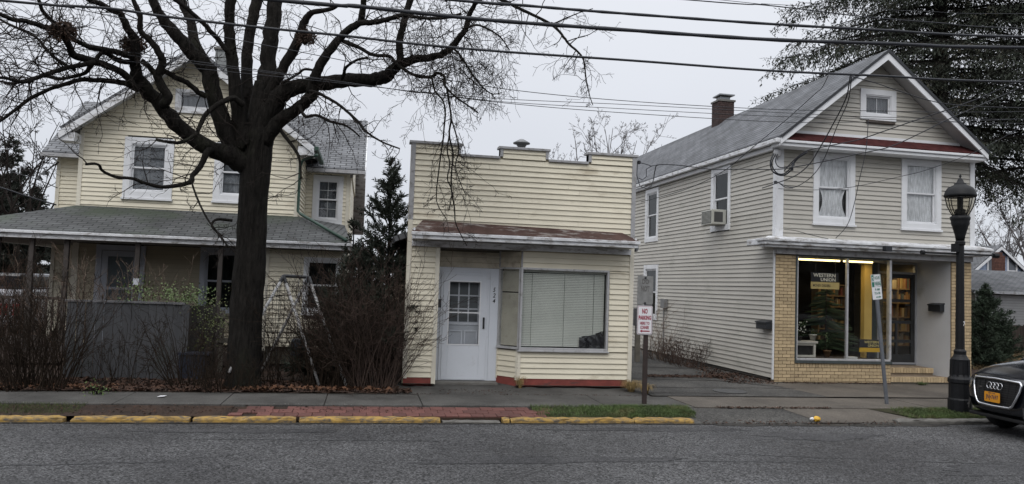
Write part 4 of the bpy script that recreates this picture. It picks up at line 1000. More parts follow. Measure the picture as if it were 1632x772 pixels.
# yellow column and back shelves with goods
YW = mat('yellow_panel', (.52, .36, .10), .7, .1, 2)
plain_box('shop_column', FB, 2.62, 2.82, .6, 3.1, -.62, -.48, YW, store)
SHM = mat('shelf_wood', (.28, .19, .09), .8, .15, 5)
def shelves(u0, u1, z0, z1, d, rows, label, seed):
    s = empty('goods_shelf', FB.p((u0+u1)/2, z0, d), label, 'shelf'); rr = random.Random(seed)
    mb = MB()
    for k in range(rows+1): z = z0+(z1-z0)*k/rows; mb.box(FB, u0, u1, z, z+.025, d-.3, d)
    for u in (u0-.03, u1, (u0+u1)/2): mb.box(FB, u, u+.03, z0, z1+.02, d-.3, d+.002)
    mb.box(FB, u0, u1, z0, z1, d-.33, d-.30)
    mb.build('shelf_frame', SHM, s)
    cols = [(.35, .2, .08), (.45, .33, .13), (.2, .06, .04), (.1, .12, .1), (.5, .42, .28), (.3, .16, .06), (.08, .06, .05)]
    for k in range(rows):
        z = z0+(z1-z0)*k/rows+.026; u = u0+.02
        while u < u1-.08:
            w_ = rr.uniform(.03, .09); h = (z1-z0)/rows*rr.uniform(.5, .85)
            if rr.random() < .9:
                c = rr.randrange(7); MB().box(FB, u, u+w_-.006, z, z+h, d-.2, d-.02-rr.random()*.05).build('book', mat('book%d' % c, cols[c], .7), s)
            u += w_
    return s
shelves(2.35, 3.1, 1.0, 2.4, -1.9, 5, 'tall wooden shelf of boxed goods seen through the right pane of the shop window', 4)
shelves(4.0, 5.0, .9, 2.72, -1.75, 5, 'wooden bookshelf seen through the glass of the recessed shop door', 8)
shelves(.9, 2.0, .9, 1.6, -3.4, 3, 'low dark shelf of goods at the back of the shop behind the plants', 12)
# ---- recess: steps, door wall, door, white splayed wall
RDD = 1.0
def steppoly(name, pts, z0, z1, m): return MB().slab([FB.p(a, z0, -b) for a, b in pts], V((0, 0, z1-z0))).build(name, m, store)
STM = mat('step_tread', (.20, .155, .11), .9, .2, 5, bump=.004)
steppoly('entry_step', [(2.965, .02), (4.575, .02), (4.575, 1.05), (2.965, 1.05)], .10, .30, STM)
steppoly('entry_step', [(2.965, .34), (4.38, .34), (4.45, 1.05), (2.965, 1.05)], .30, .48, STM)
u = 2.97
while u < 4.64: brick_at(FB, u, min(u+.064, 4.66), .185, .118, .03); u += .0745
FS2 = sub(FB, 0, -.34); u = 2.97
while u < 4.34: brick_at(FS2, u, u+.064, .365, .118, .03); u += .0745
plain_box('step_base', FB, 2.965, 4.60, .08, .18, -.02, .01, CONC, store)
FD = sub(FB, 0, -RDD)
plain_box('recess_head', FB, 2.96, 4.58, 3.03, 3.06, -RDD, -.01, mat('recess_grey', (.33, .33, .34), .8), store)
splay = Frame(FB.p(4.46, 0, -RDD-.03), (FB.p(4.575, 0, 0)-FB.p(4.46, 0, -RDD-.03)), (1, 0, 0))
dvv = splay.ux; splay.n = V((dvv.y, -dvv.x, 0)).normalized()
LSP = (FB.p(4.575, 0, 0)-FB.p(4.46, 0, -RDD)).length
STUC = mat('white_stucco', (.50, .51, .53), .85, .05, 2, bump=.003, bscale=35, dirt=((.25, .24, .22), .2, 1.5, (1, 1, .5)))
plain_box('splayed_wall', splay, .0, LSP+.02, .25, 3.03, -.06, .0, STUC, store)
d_ = MB(); rectframe(d_, FD, 3.36, 4.47, .50, 3.02, .05, -.08, .0); d_.box(FD, 3.41, 4.42, 2.73, 2.78, -.08, .0)
d_.build('door_frame', mat('grey_frame', (.25, .26, .28), .6), store)
plain_box('transom_pane', FD, 3.41, 4.42, 2.78, 2.97, -.05, -.045, GLASS, store)
plain_box('recess_left_wall', FD, 2.96, 3.36, .5, 3.02, -.06, .0, DK, store)
dd_ = MB(); D0, D1, E0, E1 = 3.42, 4.41, .505, 2.725
rectframe(dd_, FD, D0, D1, E0, E1, .10, -.06, -.01, .24)
for z in (1.03, 1.50, 2.03): dd_.box(FD, D0+.1, D1-.1, z, z+.075, -.055, -.014)
dd_.box(FD, 3.88, 3.94, E0+.24, 1.50, -.054, -.016)
dro = dd_.build('shop_door', mat('black_door', (.022, .024, .026), .5, .2, 8), store)
plain_box('pane', FD, D0+.1, D1-.1, E0+.24, E1-.1, -.04, -.035, GLASS, dro)
plain_box('push_plate', FD, 3.60, 3.72, 1.02, 1.06, -.01, .0, mat('brass', (.4, .28, .1), .4, .1, 3, metal=.6), dro)
MB().tube([FD.p(4.36, 1.3, .03), FD.p(4.36, 1.6, .03)], .012, 6).build('handle', BLACKM, dro)
def mailbox(F, u0, u1, z0, z1, d0, dep, label):
    r = empty('mailbox', F.p((u0+u1)/2, z0, d0), label, 'mailbox', None)
    MB().box(F, u0, u1, z0, z1-.04, d0, d0+dep).build('box', BLACKM, r, bevel=.008)
    MB().slab([F.p(u0-.01, z1-.035, d0), F.p(u0-.01, z1+.005, d0), F.p(u0-.01, z1-.03, d0+dep+.02), F.p(u0-.01, z1-.06, d0+dep+.02)], F.ux*(u1-u0+.02)).build('lid', BLACKM, r)
    return r
mailbox(splay, .50, .86, 1.84, 2.04, .0, .13, 'black mailbox on the white wall of the shop entrance')
mailbox(FS, .06, .50, 1.33, 1.52, .022, .16, 'black mailbox on the greige side wall beside the brick corner')
# floodlight on the cornice
fl = empty('floodlight', FB.p(2.5, 3.2, .4), 'small black floodlight under the white shopfront cornice', 'floodlight')
MB().box(FB, 2.43, 2.60, 3.18, 3.30, .40, .52).build('lamp_head', BLACKM, fl, bevel=.01); MB().tube([FB.p(2.5, 3.24, .34), FB.p(2.5, 3.24, .42)], .02, 6).build('bracket', BLACKM, fl)
pc = empty('lamp_bracket', FB.p(1.3, 3.15, .3), 'dark rusted lamp bracket on the shopfront cornice above the display window', 'bracket')
MB().box(FB, 1.12, 1.40, 3.20, 3.215, .36, .42).tube([FB.p(1.25, 3.19, .4), FB.p(1.38, 3.17, .42)], .02, 6).build('plate', BLACKM, pc)
# window air conditioner
acf = sub(FS, 0, 0)
ac = empty('air_conditioner', FS.p(2.7, 3.78, .2), 'beige window air conditioner sticking out of the side wall window', 'air conditioner')
ACB = mat('ac_beige', (.42, .42, .38), .6, .08, 4)
MB().box(FS, 2.36, 2.98, 3.86, 4.24, .02, .42).build('case', ACB, ac, bevel=.012)
MB().box(FS, 2.40, 2.94, 3.90, 4.20, .42, .425).build('grille', mat('ac_dark', (.06, .06, .06), .8), ac)
for k in range(9): MB().box(FS, 2.41, 2.93, 3.915+k*.031, 3.927+k*.031, .425, .432).build('louvre', ACB, ac)
MB().box(FS, 2.36-.004, 2.357, 3.92, 4.18, .12, .36).build('side_vent', mat('ac_dark', (.06, .06, .06)), ac)
# meter and pipes on the wall
em = empty('electric_meter', FS.p(6.2, 1.7, .1), 'small grey meter box on the greige side wall right of the lower window', 'meter')
MB().box(FS, 6.0, 6.3, 1.60, 1.88, .02, .14).build('box', mat('meter_grey', (.18, .18, .18), .6), em, bevel=.01); MB().tube([FS.p(6.15, 1.6, .08), FS.p(6.15, .3, .08)], .02, 6).build('pipe', mat('meter_grey', (.18, .18, .18)), em)
ub = empty('utility_cabinet', FS.p(8.6, .3, .4), 'grey wooden post with a dark utility box beside the no parking sign', 'utility box')
p0 = onY(1017, 500, 20.5)
Fu = Frame((p0.x, 20.5, 0), (1, 0, 0), (0, -1, 0))
MB().box(Fu, -.06, .06, .15, 1.5, -.06, .06).build('post', mat('grey_wood', (.13, .12, .10), .9, .2, 6), ub); MB().box(Fu, -.16, .16, 1.15, 1.62, .06, .2).build('box', mat('box_dark', (.07, .07, .075), .6), ub, bevel=.01)
# ================================================================ SIGNS
POLE_D = mat('dark_brown_post', (.028, .018, .016), .7, .3, 8, bump=.002)
GALV = mat('galvanised_post', (.15, .16, .18), .5, .15, 6, metal=.3)
SW_ = mat('sign_white', (.70, .70, .72), .4, .04, 3)
sx, sy = 4.86, 13.14
no = empty('no_parking_sign', (sx, sy, .12), 'white NO PARKING HERE TO CORNER sign with red letters under a bare grey panel', 'street sign')
FN = Frame((sx, sy, 0), (1, 0, 0), (0, -1, 0))
MB().box(FN, -.042, .035, .05, 2.36, -.05, -.008).build('post', POLE_D, no)
def rplate(F, u0, u1, z0, z1, d0, d1, r, m, parent, name='plate'):
    mb = MB(); pts = []
    for (cx, cz, a0) in ((u1-r, z1-r, 0), (u0+r, z1-r, 90), (u0+r, z0+r, 180), (u1-r, z0+r, 270)):
        for k in range(5): a = math.radians(a0+k*22.5); pts.append((cx+r*math.cos(a), cz+r*math.sin(a)))
    mb.slab([F.p(a, b, d0) for a, b in pts], F.n*(d1-d0)); return mb.build(name, m, parent)
GS = mat('bare_sign_metal', (.21, .21, .205), .6, .2, 12, metal=.2)
rplate(FN, -.19, .10, 1.86, 2.36, -.004, .0, .02, GS, no, 'upper_plate')
FADE = mat('faded_letter', (.10, .095, .09), .7); PALE = mat('pale_letter_ghost', (.33, .33, .32), .7)
text('DO', FN, -.105, .02, 2.22, 2.305, .003, FADE, no, ext=.001); text('NOT', FN, -.125, .035, 2.09, 2.185, .003, FADE, no, ext=.001)
rplate(FN, -.19, .105, 1.33, 1.85, .0, .004, .03, mat('sign_edge_grey', (.16, .15, .16), .5), no, 'lower_border')
rplate(FN, -.178, .093, 1.342, 1.838, .004, .007, .025, SW_, no, 'lower_plate')
rplate(FN, -.170, .085, 1.350, 1.830, .007, .008, .022, mat('sign_red_line', (.25, .06, .09), .5), no, 'red_border')
rplate(FN, -.164, .079, 1.356, 1.824, .008, .010, .02, SW_, no, 'lower_face')
REDL = mat('sign_red', (.28, .008, .035), .5)
text('NO', FN, -.095, .005, 1.70, 1.79, .013, REDL, no, bold=.035); text('PARKING', FN, -.155, .07, 1.595, 1.67, .013, REDL, no, bold=.04)
text('HERE TO', FN, -.130, .045, 1.51, 1.562, .013, REDL, no, bold=.03); text('CORNER', FN, -.125, .035, 1.435, 1.492, .013, REDL, no, bold=.03)
MB().slab([FN.p(-.13, 1.40, .012), FN.p(-.09, 1.375, .012), FN.p(-.09, 1.391, .012), FN.p(.05, 1.391, .012), FN.p(.05, 1.409, .012), FN.p(-.09, 1.409, .012), FN.p(-.09, 1.425, .012)], FN.n*.002).build('arrow', REDL, no)
for z in (2.325, 1.885): MB().slab([FN.p(-.045+.02*math.cos(k*1.047), z+.02*math.sin(k*1.047), .0) for k in range(6)], FN.n*.012).build('bolt', BLACKM, no)
# two hour sign, leaning
bx, by = 9.70, 13.32
tp = empty('two_hour_sign', (bx, by, .12), 'green and white two hour parking sign on a leaning grey post', 'street sign')
top = V((9.40, 13.30, 2.58)); base = V((bx, by, .05)); ax = (top-base).normalized()
uxx = V((ax.z, 0, -ax.x)).normalized()
class TF(Frame):
    def p(s, u, z, d=0.): return base + ax*(z-.05) + uxx*u + V((0, -1, 0))*d
FT = TF((0, 0, 0), (1, 0, 0), (0, -1, 0))
MB().box(FT, -.03, .03, .05, 2.5, -.04, -.006).build('post', GALV, tp)
rplate(FT, -.10, .10, 2.10, 2.57, -.004, .0, .015, SW_, tp)
GRN = mat('sign_green', (.01, .15, .10), .5)
MB().box(FT, -.092, -.045, 2.34, 2.56, .0, .002).build('green_panel', GRN, tp)
rectg = MB(); rectframe(rectg, FT, -.09, .092, 2.335, 2.562, .006, .0, .003); rectg.build('green_border', GRN, tp)
text('2', FT, -.086, -.052, 2.43, 2.53, .004, SW_, tp); text('HOUR', FT, -.03, .075, 2.475, 2.535, .004, GRN, tp); text('PARKING', FT, -.035, .085, 2.36, 2.435, .004, GRN, tp)
text('9 AM', FT, -.04, .055, 2.265, 2.31, .004, GRN, tp); text('TO 6 PM', FT, -.055, .06, 2.195, 2.24, .004, GRN, tp)
MB().slab([FT.p(.075, 2.145, .002), FT.p(.04, 2.125, .002), FT.p(.04, 2.138, .002), FT.p(-.03, 2.138, .002), FT.p(-.03, 2.152, .002), FT.p(.04, 2.152, .002), FT.p(.04, 2.165, .002)], V((0, -.002, 0))).build('arrow', GRN, tp)
# ================================================================ STREET LAMP
lx, ly = 10.67, 12.66
lamp = empty('street_lamp', (lx, ly, .12), 'black cast-iron lantern street lamp with a banner arm by the brick shop entrance', 'street lamp')
IRON = mat('black_cast_iron', (.005, .0055, .007), .55, .3, 10, bump=.003, bscale=30, spec=.3)
o0 = V((lx, ly, 0))
prof = [(.20, .08), (.20, .33), (.185, .36), (.185, .62), (.20, .64), (.20, .70), (.17, .74), (.155, .78), (.15, 1.02), (.155, 1.05), (.12, 1.10), (.10, 1.14), (.105, 1.20), (.08, 1.24)]
MB().lathe(o0, prof, 16).build('base', IRON, lamp)
fl_ = MB()
n = 24
pr = []
MB().lathe(o0, [(.078, 1.24), (.072, 2.0), (.066, 3.12), (.085, 3.14), (.085, 3.19), (.06, 3.22), (.07, 3.27)], 12).build('shaft', IRON, lamp)
for k in range(10):
    a = k*math.pi/5; c = o0+V((math.cos(a)*.155, math.sin(a)*.155, 0)); MB().tube([c+V((0, 0, .76)), c+V((-math.cos(a)*.008, -math.sin(a)*.008, 1.04))], .016, 6).build('flute', IRON, lamp)
MB().lathe(o0, [(.07, 3.20), (.085, 3.30), (.13, 3.46), (.155, 3.53), (.15, 3.56), (.165, 3.60), (.17, 3.64), (.12, 3.68), (.0, 3.68)], 20).build('lantern_cup', IRON, lamp, True)
GL2 = glass('lantern_glass', (.82, .8, .74), .1)
MB().lathe(o0, [(.12, 3.68), (.16, 3.74), (.205, 3.84), (.235, 3.98), (.24, 4.02)], 24).build('lantern_glass', GL2, lamp, True)
for k in range(8):
    a = k*math.pi/4+.2; dr_ = V((math.cos(a), math.sin(a), 0))
    MB().tube([o0+dr_*r_+V((0, 0, z)) for r_, z in ((.125, 3.67), (.165, 3.74), (.212, 3.84), (.243, 3.98), (.25, 4.05))], .009, 5).build('rib', IRON, lamp)
MB().lathe(o0, [(.0, 3.68), (.09, 3.69), (.09, 3.78), (.05, 3.80), (.05, 4.0), (.07, 4.02), (.0, 4.03)], 12).build('lamp_fitting', IRON, lamp)
MB().lathe(o0, [(.26, 4.01), (.275, 4.03), (.265, 4.06), (.25, 4.12), (.20, 4.19), (.11, 4.235), (.10, 4.25), (.10, 4.265), (.065, 4.28), (.045, 4.33), (.03, 4.355), (.02, 4.36), (.012, 4.375), (.022, 4.395), (.018, 4.41), (.004, 4.44)], 24).build('lantern_roof', IRON, lamp, True)
MB().tube([o0+V((-.78, 0, 2.965)), o0+V((.80, 0, 2.965))], .016, 8).tube([o0+V((-.80, 0, 2.965)), o0+V((-.74, 0, 2.965))], .04, 8).tube([o0+V((.70, 0, 2.965)), o0+V((.80, 0, 2.965))], .045, 8).build('banner_arm', IRON, lamp)
MB().box(Frame(o0, (1, 0, 0), (0, -1, 0)), -.15, -.07, 3.0, 3.15, -.05, .06).build('junction_box', IRON, lamp)
text('7', Frame(o0+V((0, -.076, 0)), (1, 0, 0), (0, -1, 0)), .0, .04, 1.66, 1.74, .002, SW_, lamp, 'pole_number')
# camera on roof corner bracket behind lamp
# ================================================================ CAR
PAINT = mat('black_car_paint', (.006, .007, .010), .14, .1, 2, spec=.8)
CHR = mat('chrome', (.62, .63, .66), .18, .02, 2, metal=1)
RUB = mat('tyre_rubber', (.012, .012, .013), .85, .2, 20, bump=.003)
PLB = mat('black_plastic_trim', (.014, .014, .015), .6, .2, 8)
CX, CY = 9.87, 10.93
car = empty('parked_car', (CX, CY, 0), 'black estate car parked at the kerb with its chrome grille towards the lamp post', 'car')
# body sections: distance from nose x, half width, z levels
def csec(x, hw, zb, zs, zt, crown, tuck=.06):
    return [(x, 0, zb), (x, hw*.75, zb), (x, hw-tuck, zb+.06), (x, hw, zb+.30), (x, hw, (zb+zs)/2+.15), (x, hw-.025, zs), (x, hw-.14, zt), (x, hw*.55, zt+crown*.6), (x, 0, zt+crown)]
secs = []
for x, hw, zb, zs, zt, cr_ in [(.0, .50, .42, .66, .74, .01), (.03, .66, .37, .76, .84, .02), (.10, .80, .33, .82, .915, .03), (.25, .89, .30, .87, .96, .045), (.50, .935, .28, .96, 1.04, .06), (.95, .95, .28, 1.04, 1.11, .07), (1.35, .95, .28, 1.10, 1.16, .06), (1.6, .95, .28, 1.13, 1.18, .04), (2.5, .95, .24, 1.08, 1.12, .0), (3.5, .95, .24, 1.10, 1.13, .0), (4.2, .94, .26, 1.10, 1.14, .0), (4.5, .88, .34, 1.05, 1.10, .0), (4.62, .78, .45, .95, 1.0, .0)]:
    half = csec(x, hw, zb, zs, zt, cr_)
    full = half+[(p[0], -p[1], p[2]) for p in reversed(half[1:-1])]
    secs.append(full)
mb = MB(); P = len(secs[0])
# plan bow of the nose: centre pushed forward
for k, s in enumerate(secs):
    for (x, y, z) in s: mb.v.append(V((CX+x+(.10*(abs(y)/.95)**2 if x < .5 else 0), CY+y, z)))
for k in range(len(secs)-1):
    for q in range(P): a = k*P+q; b = k*P+(q+1) % P; mb.f.append((a, b, b+P, a+P))
mb.f.append(tuple(range(P-1, -1, -1))); mb.f.append(tuple(range((len(secs)-1)*P, len(secs)*P)))
body = mb.build('body', PAINT, car, True); md = body.modifiers.new('sub', 'SUBSURF'); md.levels = 2; md.render_levels = 2
# greenhouse
mb = MB(); gs = [(1.25, .80, 1.13, 1.19), (1.6, .78, 1.10, 1.40), (2.1, .74, 1.10, 1.62), (2.6, .72, 1.10, 1.635), (3.6, .70, 1.1, 1.60), (4.1, .68, 1.1, 1.50), (4.45, .66, 1.08, 1.20)]
for x, hw, z0_, z1_ in gs:
    mb.v += [V((CX+x, CY+y, z)) for y, z in ((hw+.08, z0_), (hw+.02, (z0_+z1_)/2), (hw-.06, z1_-.02), (0, z1_+.02), (-hw+.06, z1_-.02), (-hw-.02, (z0_+z1_)/2), (-hw-.08, z0_))]
for k in range(len(gs)-1):
    for q in range(6): a = k*7+q; mb.f.append((a, a+1, a+8, a+7))
mb.build('greenhouse', mat('car_glass', (.03, .035, .04), .05, .05, 2, spec=1.), car, True)
mb = MB(); mb.slab([V((CX+2.1, CY-.66, 1.60)), V((CX+3.9, CY-.62, 1.58)), V((CX+3.9, CY+.62, 1.58)), V((CX+2.1, CY+.66, 1.60))], V((0, 0, .05))); mb.build('roof', PAINT, car, bevel=.02)
# nose frames that carry the grille
FG = Frame((CX-.005, CY, 0), (0, -1, 0), (-1, 0, 0))
def nose(u): return .035-.10*(u/.95)**2*1.0
class NF(Frame):
    def p(s, u, z, d=0.):
        lean = -.09*max(0, (z-.62))**1.0
        return V((CX-(.028-.13*(u/.9)**2+d)+.16*max(0, z-.60)+.10*max(0, .36-z), CY-u, z))
FC = NF((0, 0, 0), (0, -1, 0), (-1, 0, 0))
gp0 = [(-.44, .855), (-.47, .80), (-.455, .68), (-.40, .50), (-.35, .39), (-.30, .355), (0, .345), (.30, .355), (.35, .39), (.40, .50), (.455, .68), (.47, .80), (.44, .855), (.0, .875)]
gp = [(a, .475+(b-.345)*.81) for a, b in gp0]
def dense(p, n=4):
    o = []
    for k in range(len(p)):
        a, b = p[k], p[(k+1) % len(p)]
        for j in range(n): o.append((a[0]+(b[0]-a[0])*j/n, a[1]+(b[1]-a[1])*j/n))
    return o
dp = dense(gp)
MB().tube([FC.p(a, b, .035) for a, b in dp+dp[:1]], .020, 6, cap=False).build('grille_surround', CHR, car, True)
mb = MB()
def half_at(z):
    for k in range(7, 13-1):
        (a, b), (c, d) = gp[k], gp[k+1]
        if b <= z <= d: return a+(c-a)*(z-b)/(d-b)
    return .3 if z < .5 else .44
nu = 10
zz_ = [.485+.40*k/10 for k in range(11)]
for z in zz_:
    h = half_at(z)
    for j in range(nu+1): mb.v.append(FC.p(-h+2*h*j/nu, z, .012))
for k in range(10):
    for j in range(nu): a = k*(nu+1)+j; mb.f.append((a, a+1, a+nu+2, a+nu+1))
mb.build('grille', mat('grille_black', (.008, .008, .009), .5), car, True)
for k in range(11):
    z = .505+k*.035; h = half_at(z)-.01
    MB().tube([FC.p(-h+2*h*j/8, z, .022) for j in range(9)], .006, 4).build('grille_bar', PLB, car)
for k in range(7):
    u = -.36+k*.12; MB().tube([FC.p(u*(.8 if z_ < .56 else 1), z_, .018) for z_ in (.51, .66, .85)], .005, 4).build('grille_bar', PLB, car)
mb = MB()
for k in range(4):
    cu = -.105+k*.07
    mb.tube([FC.p(cu+.05*math.cos(a), .79+.05*math.sin(a), .045) for a in [2*math.pi*i/20 for i in range(21)]], .0065, 5, cap=False)
mb.build('ring_badge', CHR, car, True)
MB().tube([FC.p(-.34, .745, .035), FC.p(-.26, .745, .035)], .006, 5).build('script_badge', CHR, car)
PLT = mat('orange_plate', (.62, .26, .012), .5, .04, 3)
pf = Frame((CX-.085, CY, 0), (0, -1, 0), (-1, 0, 0))
rplate(pf, -.155, .155, .535, .69, -.005, .0, .015, PLT, car, 'number_plate')
PN = mat('plate_navy', (.02, .025, .08), .5)
text('NEW YORK', pf, -.07, .07, .662, .682, .002, PN, car, ext=.001); text('JNJ\u20227697', pf, -.125, .125, .560, .648, .002, PN, car, ext=.001)
# headlights, vents, bumper details
for s in (-1, 1):
    pts = [(.52, .80), (.56, .72), (.66, .70), (.80, .74), (.86, .80), (.84, .845), (.70, .855), (.56, .85)]
    class HF(Frame):
        def p(q, u, z, d=0.): return V((CX+.02+.36*((u-.45)/.45)**1.6+.12*(z-.7)-d, CY-s*u, z))
    HH = HF((0, 0, 0), (0, 1, 0), (-1, 0, 0))
    mb = MB(); dpts = dense(pts, 3); cz = (.68, .785); mb.v.append(HH.p(cz[0], cz[1], .055)); mb.v += [HH.p(a, b, .03) for a, b in dpts]
    for k in range(len(dpts)): mb.f.append((0, 1+k, 1+(k+1) % len(dpts)))
    mb.build('headlight', mat('headlight_lens', (.17, .18, .19), .08, .3, 12, spec=1.), car, True)
    MB().tube([HH.p(a, b, .032) for a, b in dpts+dpts[:1]], .006, 4, cap=False).build('headlight_rim', PLB, car)
    mb = MB(); vp = [(.54, .36), (.52, .52), (.74, .54), (.84, .46), (.80, .36)]; dpv = dense(vp, 2)
    mb.v.append(HH.p(.68, .45, .03)); mb.v += [HH.p(a, b, .035) for a, b in dpv]
    for k in range(len(dpv)): mb.f.append((0, 1+k, 1+(k+1) % len(dpv)))
    mb.build('air_intake', PLB, car)
    MB().tube([HH.p(a, .41, .045) for a in (.55, .65, .75, .8)], .008, 5).build('intake_bar', PLB, car)
    # wheels
    for wx in (.88, 3.68):
        c = V((CX+wx, CY+s*.80, .355)); mb = MB(); prof_ = [(.20, -.11), (.30, -.125), (.345, -.10), (.357, -.06), (.357, .06), (.345, .10), (.30, .125), (.20, .11)]; i0 = 0; n = 28
        for r_, y in prof_:
            for j in range(n): a = 2*math.pi*j/n; mb.v.append(c+V((r_*math.cos(a), y, r_*math.sin(a))))
        for k in range(len(prof_)-1):
            for j in range(n): mb.f.append((k*n+j, k*n+(j+1) % n, (k+1)*n+(j+1) % n, (k+1)*n+j))
        wh = mb.build('wheel', RUB, car, True)
        mb = MB()
        for k in range(10): a = k*math.pi/5; dd0 = V((math.cos(a), 0, math.sin(a))); mb.tube([c+V((0, s*.10, 0))+dd0*.03, c+V((0, s*.115, 0))+dd0*.24], .018, 4)
        mb.tube([c+V((.245*math.cos(a), s*.11, .245*math.sin(a))) for a in [2*math.pi*i/24 for i in range(25)]], .014, 5, cap=False); mb.tube([c+V((0, -.02, 0)), c+V((0, .02, 0))], .2, 16)
        mb.build('rim', mat('alloy', (.28, .28, .3), .3, .1, 3, metal=.8), wh)
        MB().tube([V((CX+wx+.415*math.cos(a), CY+s*.945, .36+.415*math.sin(a))) for a in [math.pi*i/14-.05 for i in range(15)]], .035, 5).build('wheel_arch', PLB, car)
    MB().box(Frame((CX+1.75, CY+s*.98, 0), (1, 0, 0), (0, -s, 0)), 0, .12, 1.12, 1.24, -.14, .0).build('wing_mirror', PAINT, car, bevel=.02)
MB().box(Frame((CX, CY, 0), (0, -1, 0), (-1, 0, 0)), -.7, .7, .25, .31, -.45, -.10).build('skid_panel', PLB, car, bevel=.02)
# ================================================================ VEGETATION HELPERS
BARK = mat('bark', (.015, .0135, .012), .95, .45, 6, stretch=(3, 3, .6), bump=.06, bscale=9, dirt=((.025, .027, .018), .3, 2, (1, 1, .4)), spec=.12)
BARK2 = mat('twig_bark', (.020, .016, .014), .9, .2, 5, spec=.15)
BARKR = mat('red_brown_twig', (.060, .038, .028), .9, .3, 4)
def grow(mb, p, d, Ln, r, lev, rg, bend=.35, grav=0., kids=4, kl=.55, sides=4, minr=.002, spread=.8, seg=None):
    """a curving branch with recursive side shoots"""
    n = seg or (7 if lev > 1 else 5); pts = [p.copy()]; rad = [r]; q = p.copy(); dd = d.normalized(); st = Ln/n; dirs = [dd.copy()]
    for k in range(n):
        dd = (dd+V((rg.gauss(0, bend), rg.gauss(0, bend), rg.gauss(0, bend)))*.5+V((0, 0, grav))*.3).normalized()
        q = q+dd*st; pts.append(q.copy()); rad.append(max(minr, r*(1-.8*(k+1)/n))); dirs.append(dd.copy())
    mb.tube(pts, rad, sides if lev > 0 else 3, cap=False)
    if lev <= 0: return
    for c in range(kids):
        t = rg.uniform(.15, .98)*n; k = min(n-1, int(t)); f = t-k; a = pts[k].lerp(pts[k+1], f)
        s = V((rg.gauss(0, 1), rg.gauss(0, 1), rg.gauss(0, 1))); s = (s-dirs[k]*s.dot(dirs[k])).normalized()
        nd = (dirs[k]*(1-spread*.5)+s*spread).normalized()
        grow(mb, a, nd, Ln*kl*rg.uniform(.5, 1.2)*(1-.35*t/n), max(minr, rad[k]*.6), lev-1, rg, bend, grav, max(2, kids-1), kl, sides, minr, spread)
# ================================================================ BIG STREET TREE
TY = 14.75
tr = onZ(390, 606, .16)
tree = empty('bare_tree', (tr.x, TY, .14), 'huge bare spreading tree with a thick dark trunk in front of the cream house', 'tree')
def limb(pts, rpx, Y0, Y1, name='limb', curve=0.):
    """limb through photo points; depth goes Y0 -> Y1 along it"""
    n = len(pts); o = []; R_ = []
    for k, (a, b) in enumerate(pts):
        t = k/(n-1); Y = Y0+(Y1-Y0)*t+curve*math.sin(math.pi*t)
        o.append(onY(a, b, Y))
        ri = t*(len(rpx)-1); i = min(len(rpx)-2, int(ri)); rr_ = rpx[i]+(rpx[i+1]-rpx[i])*(ri-i)
        R_.append(rr_*.82*Y/FPX)
    # Catmull-Rom resample
    P2 = []; R2 = []
    for k in range(n-1):
        p0 = o[max(k-1, 0)]; p1 = o[k]; p2 = o[k+1]; p3 = o[min(k+2, n-1)]
        for j in range(4):
            t = j/4
            P2.append(.5*((2*p1)+(p2-p0)*t+(2*p0-5*p1+4*p2-p3)*t*t+(3*p1-p0-3*p2+p3)*t*t*t)); R2.append(R_[k]+(R_[k+1]-R_[k])*t)
    P2.append(o[-1]); R2.append(R_[-1])
    return P2, R2
rt = random.Random(11)
allimbs = []
def addlimb(pts, rpx, Y0, Y1, curve=0., name='limb', tw=1., rough=.06, skip=0):
    P_, R_ = limb(pts, rpx, Y0, Y1, name, curve)
    R_ = [r*(1+rt.uniform(-rough, rough)) for r in R_]
    if name == 'limb': P_ = [p+V((rt.gauss(0, 1), rt.gauss(0, 1), rt.gauss(0, 1)))*min(.012, .08*R_[k]) for k, p in enumerate(P_)]
    MB().tube(P_, R_, 12 if rpx[0] > 8 else 8 if rpx[0] > 4 else 6).build(name, BARK, tree, True)
    allimbs.append((P_, R_, tw, skip)); return P_, R_
addlimb([(387,618),(388,600),(390,560),(392,506),(396,450),(400,400),(403,330),(405,299),(409,260),(412,225),(413,195),(414,160),(415,130)], [35,31,30.5,30,29,28,27,27,27,27,24,17,10], TY, TY, name='trunk', tw=.25, rough=.035, skip=10)
addlimb([(400,272),(373,250),(330,235),(287.6,204),(256.5,169),(233,141.6),(217.7,118),(215.7,91),(215,62),(204.6,49),(193,23),(178.7,17),(160,6),(142,0),(120,-22),(95,-50)], [20,20,15,14,13.5,13,11,9,8,7,6,5,5,4.5,4,3], TY, 13.2)
addlimb([(228,140),(212,137),(197,133),(172,129),(148,128),(130,127),(109,133),(85,140),(52,155),(26,174),(0,193),(-40,215)], [6,5.5,5,4.5,4.5,4,4,3.5,3,3,2.5,2], 14.1, 12.9, tw=1.2)
addlimb([(218,142),(212,137),(202,122),(186,111),(168,104),(150,98),(130,92),(117,88),(111,75),(104,60),(91,49),(73,44),(41,34),(21,32),(0,23),(-40,10)], [7,7,6.5,6,6,7,7,6.5,6,6,6,5,4.5,4,3.5,3], 14.1, 12.2, tw=1.4)
addlimb([(104,60),(97,50),(85,36),(75,26),(67,16),(62,0),(50,-25)], [4.5,4,4,3.5,3,3], 13, 12.6, tw=1.5)
addlimb([(150,99),(130,104),(109,107.5),(88,114),(72,119),(54,126),(39,131),(21,128),(0,124),(-30,128)], [5,4.5,4,4,4,3.5,3,3,2.5], 13.3, 12.4, tw=1.6)
addlimb([(150,99),(143,108),(135,117),(117,122),(96,126),(75,122),(50,125),(25,133),(0,130)], [4,4,3.5,3.5,3,3,2.5,2], 13.3, 14.2, tw=1.6)
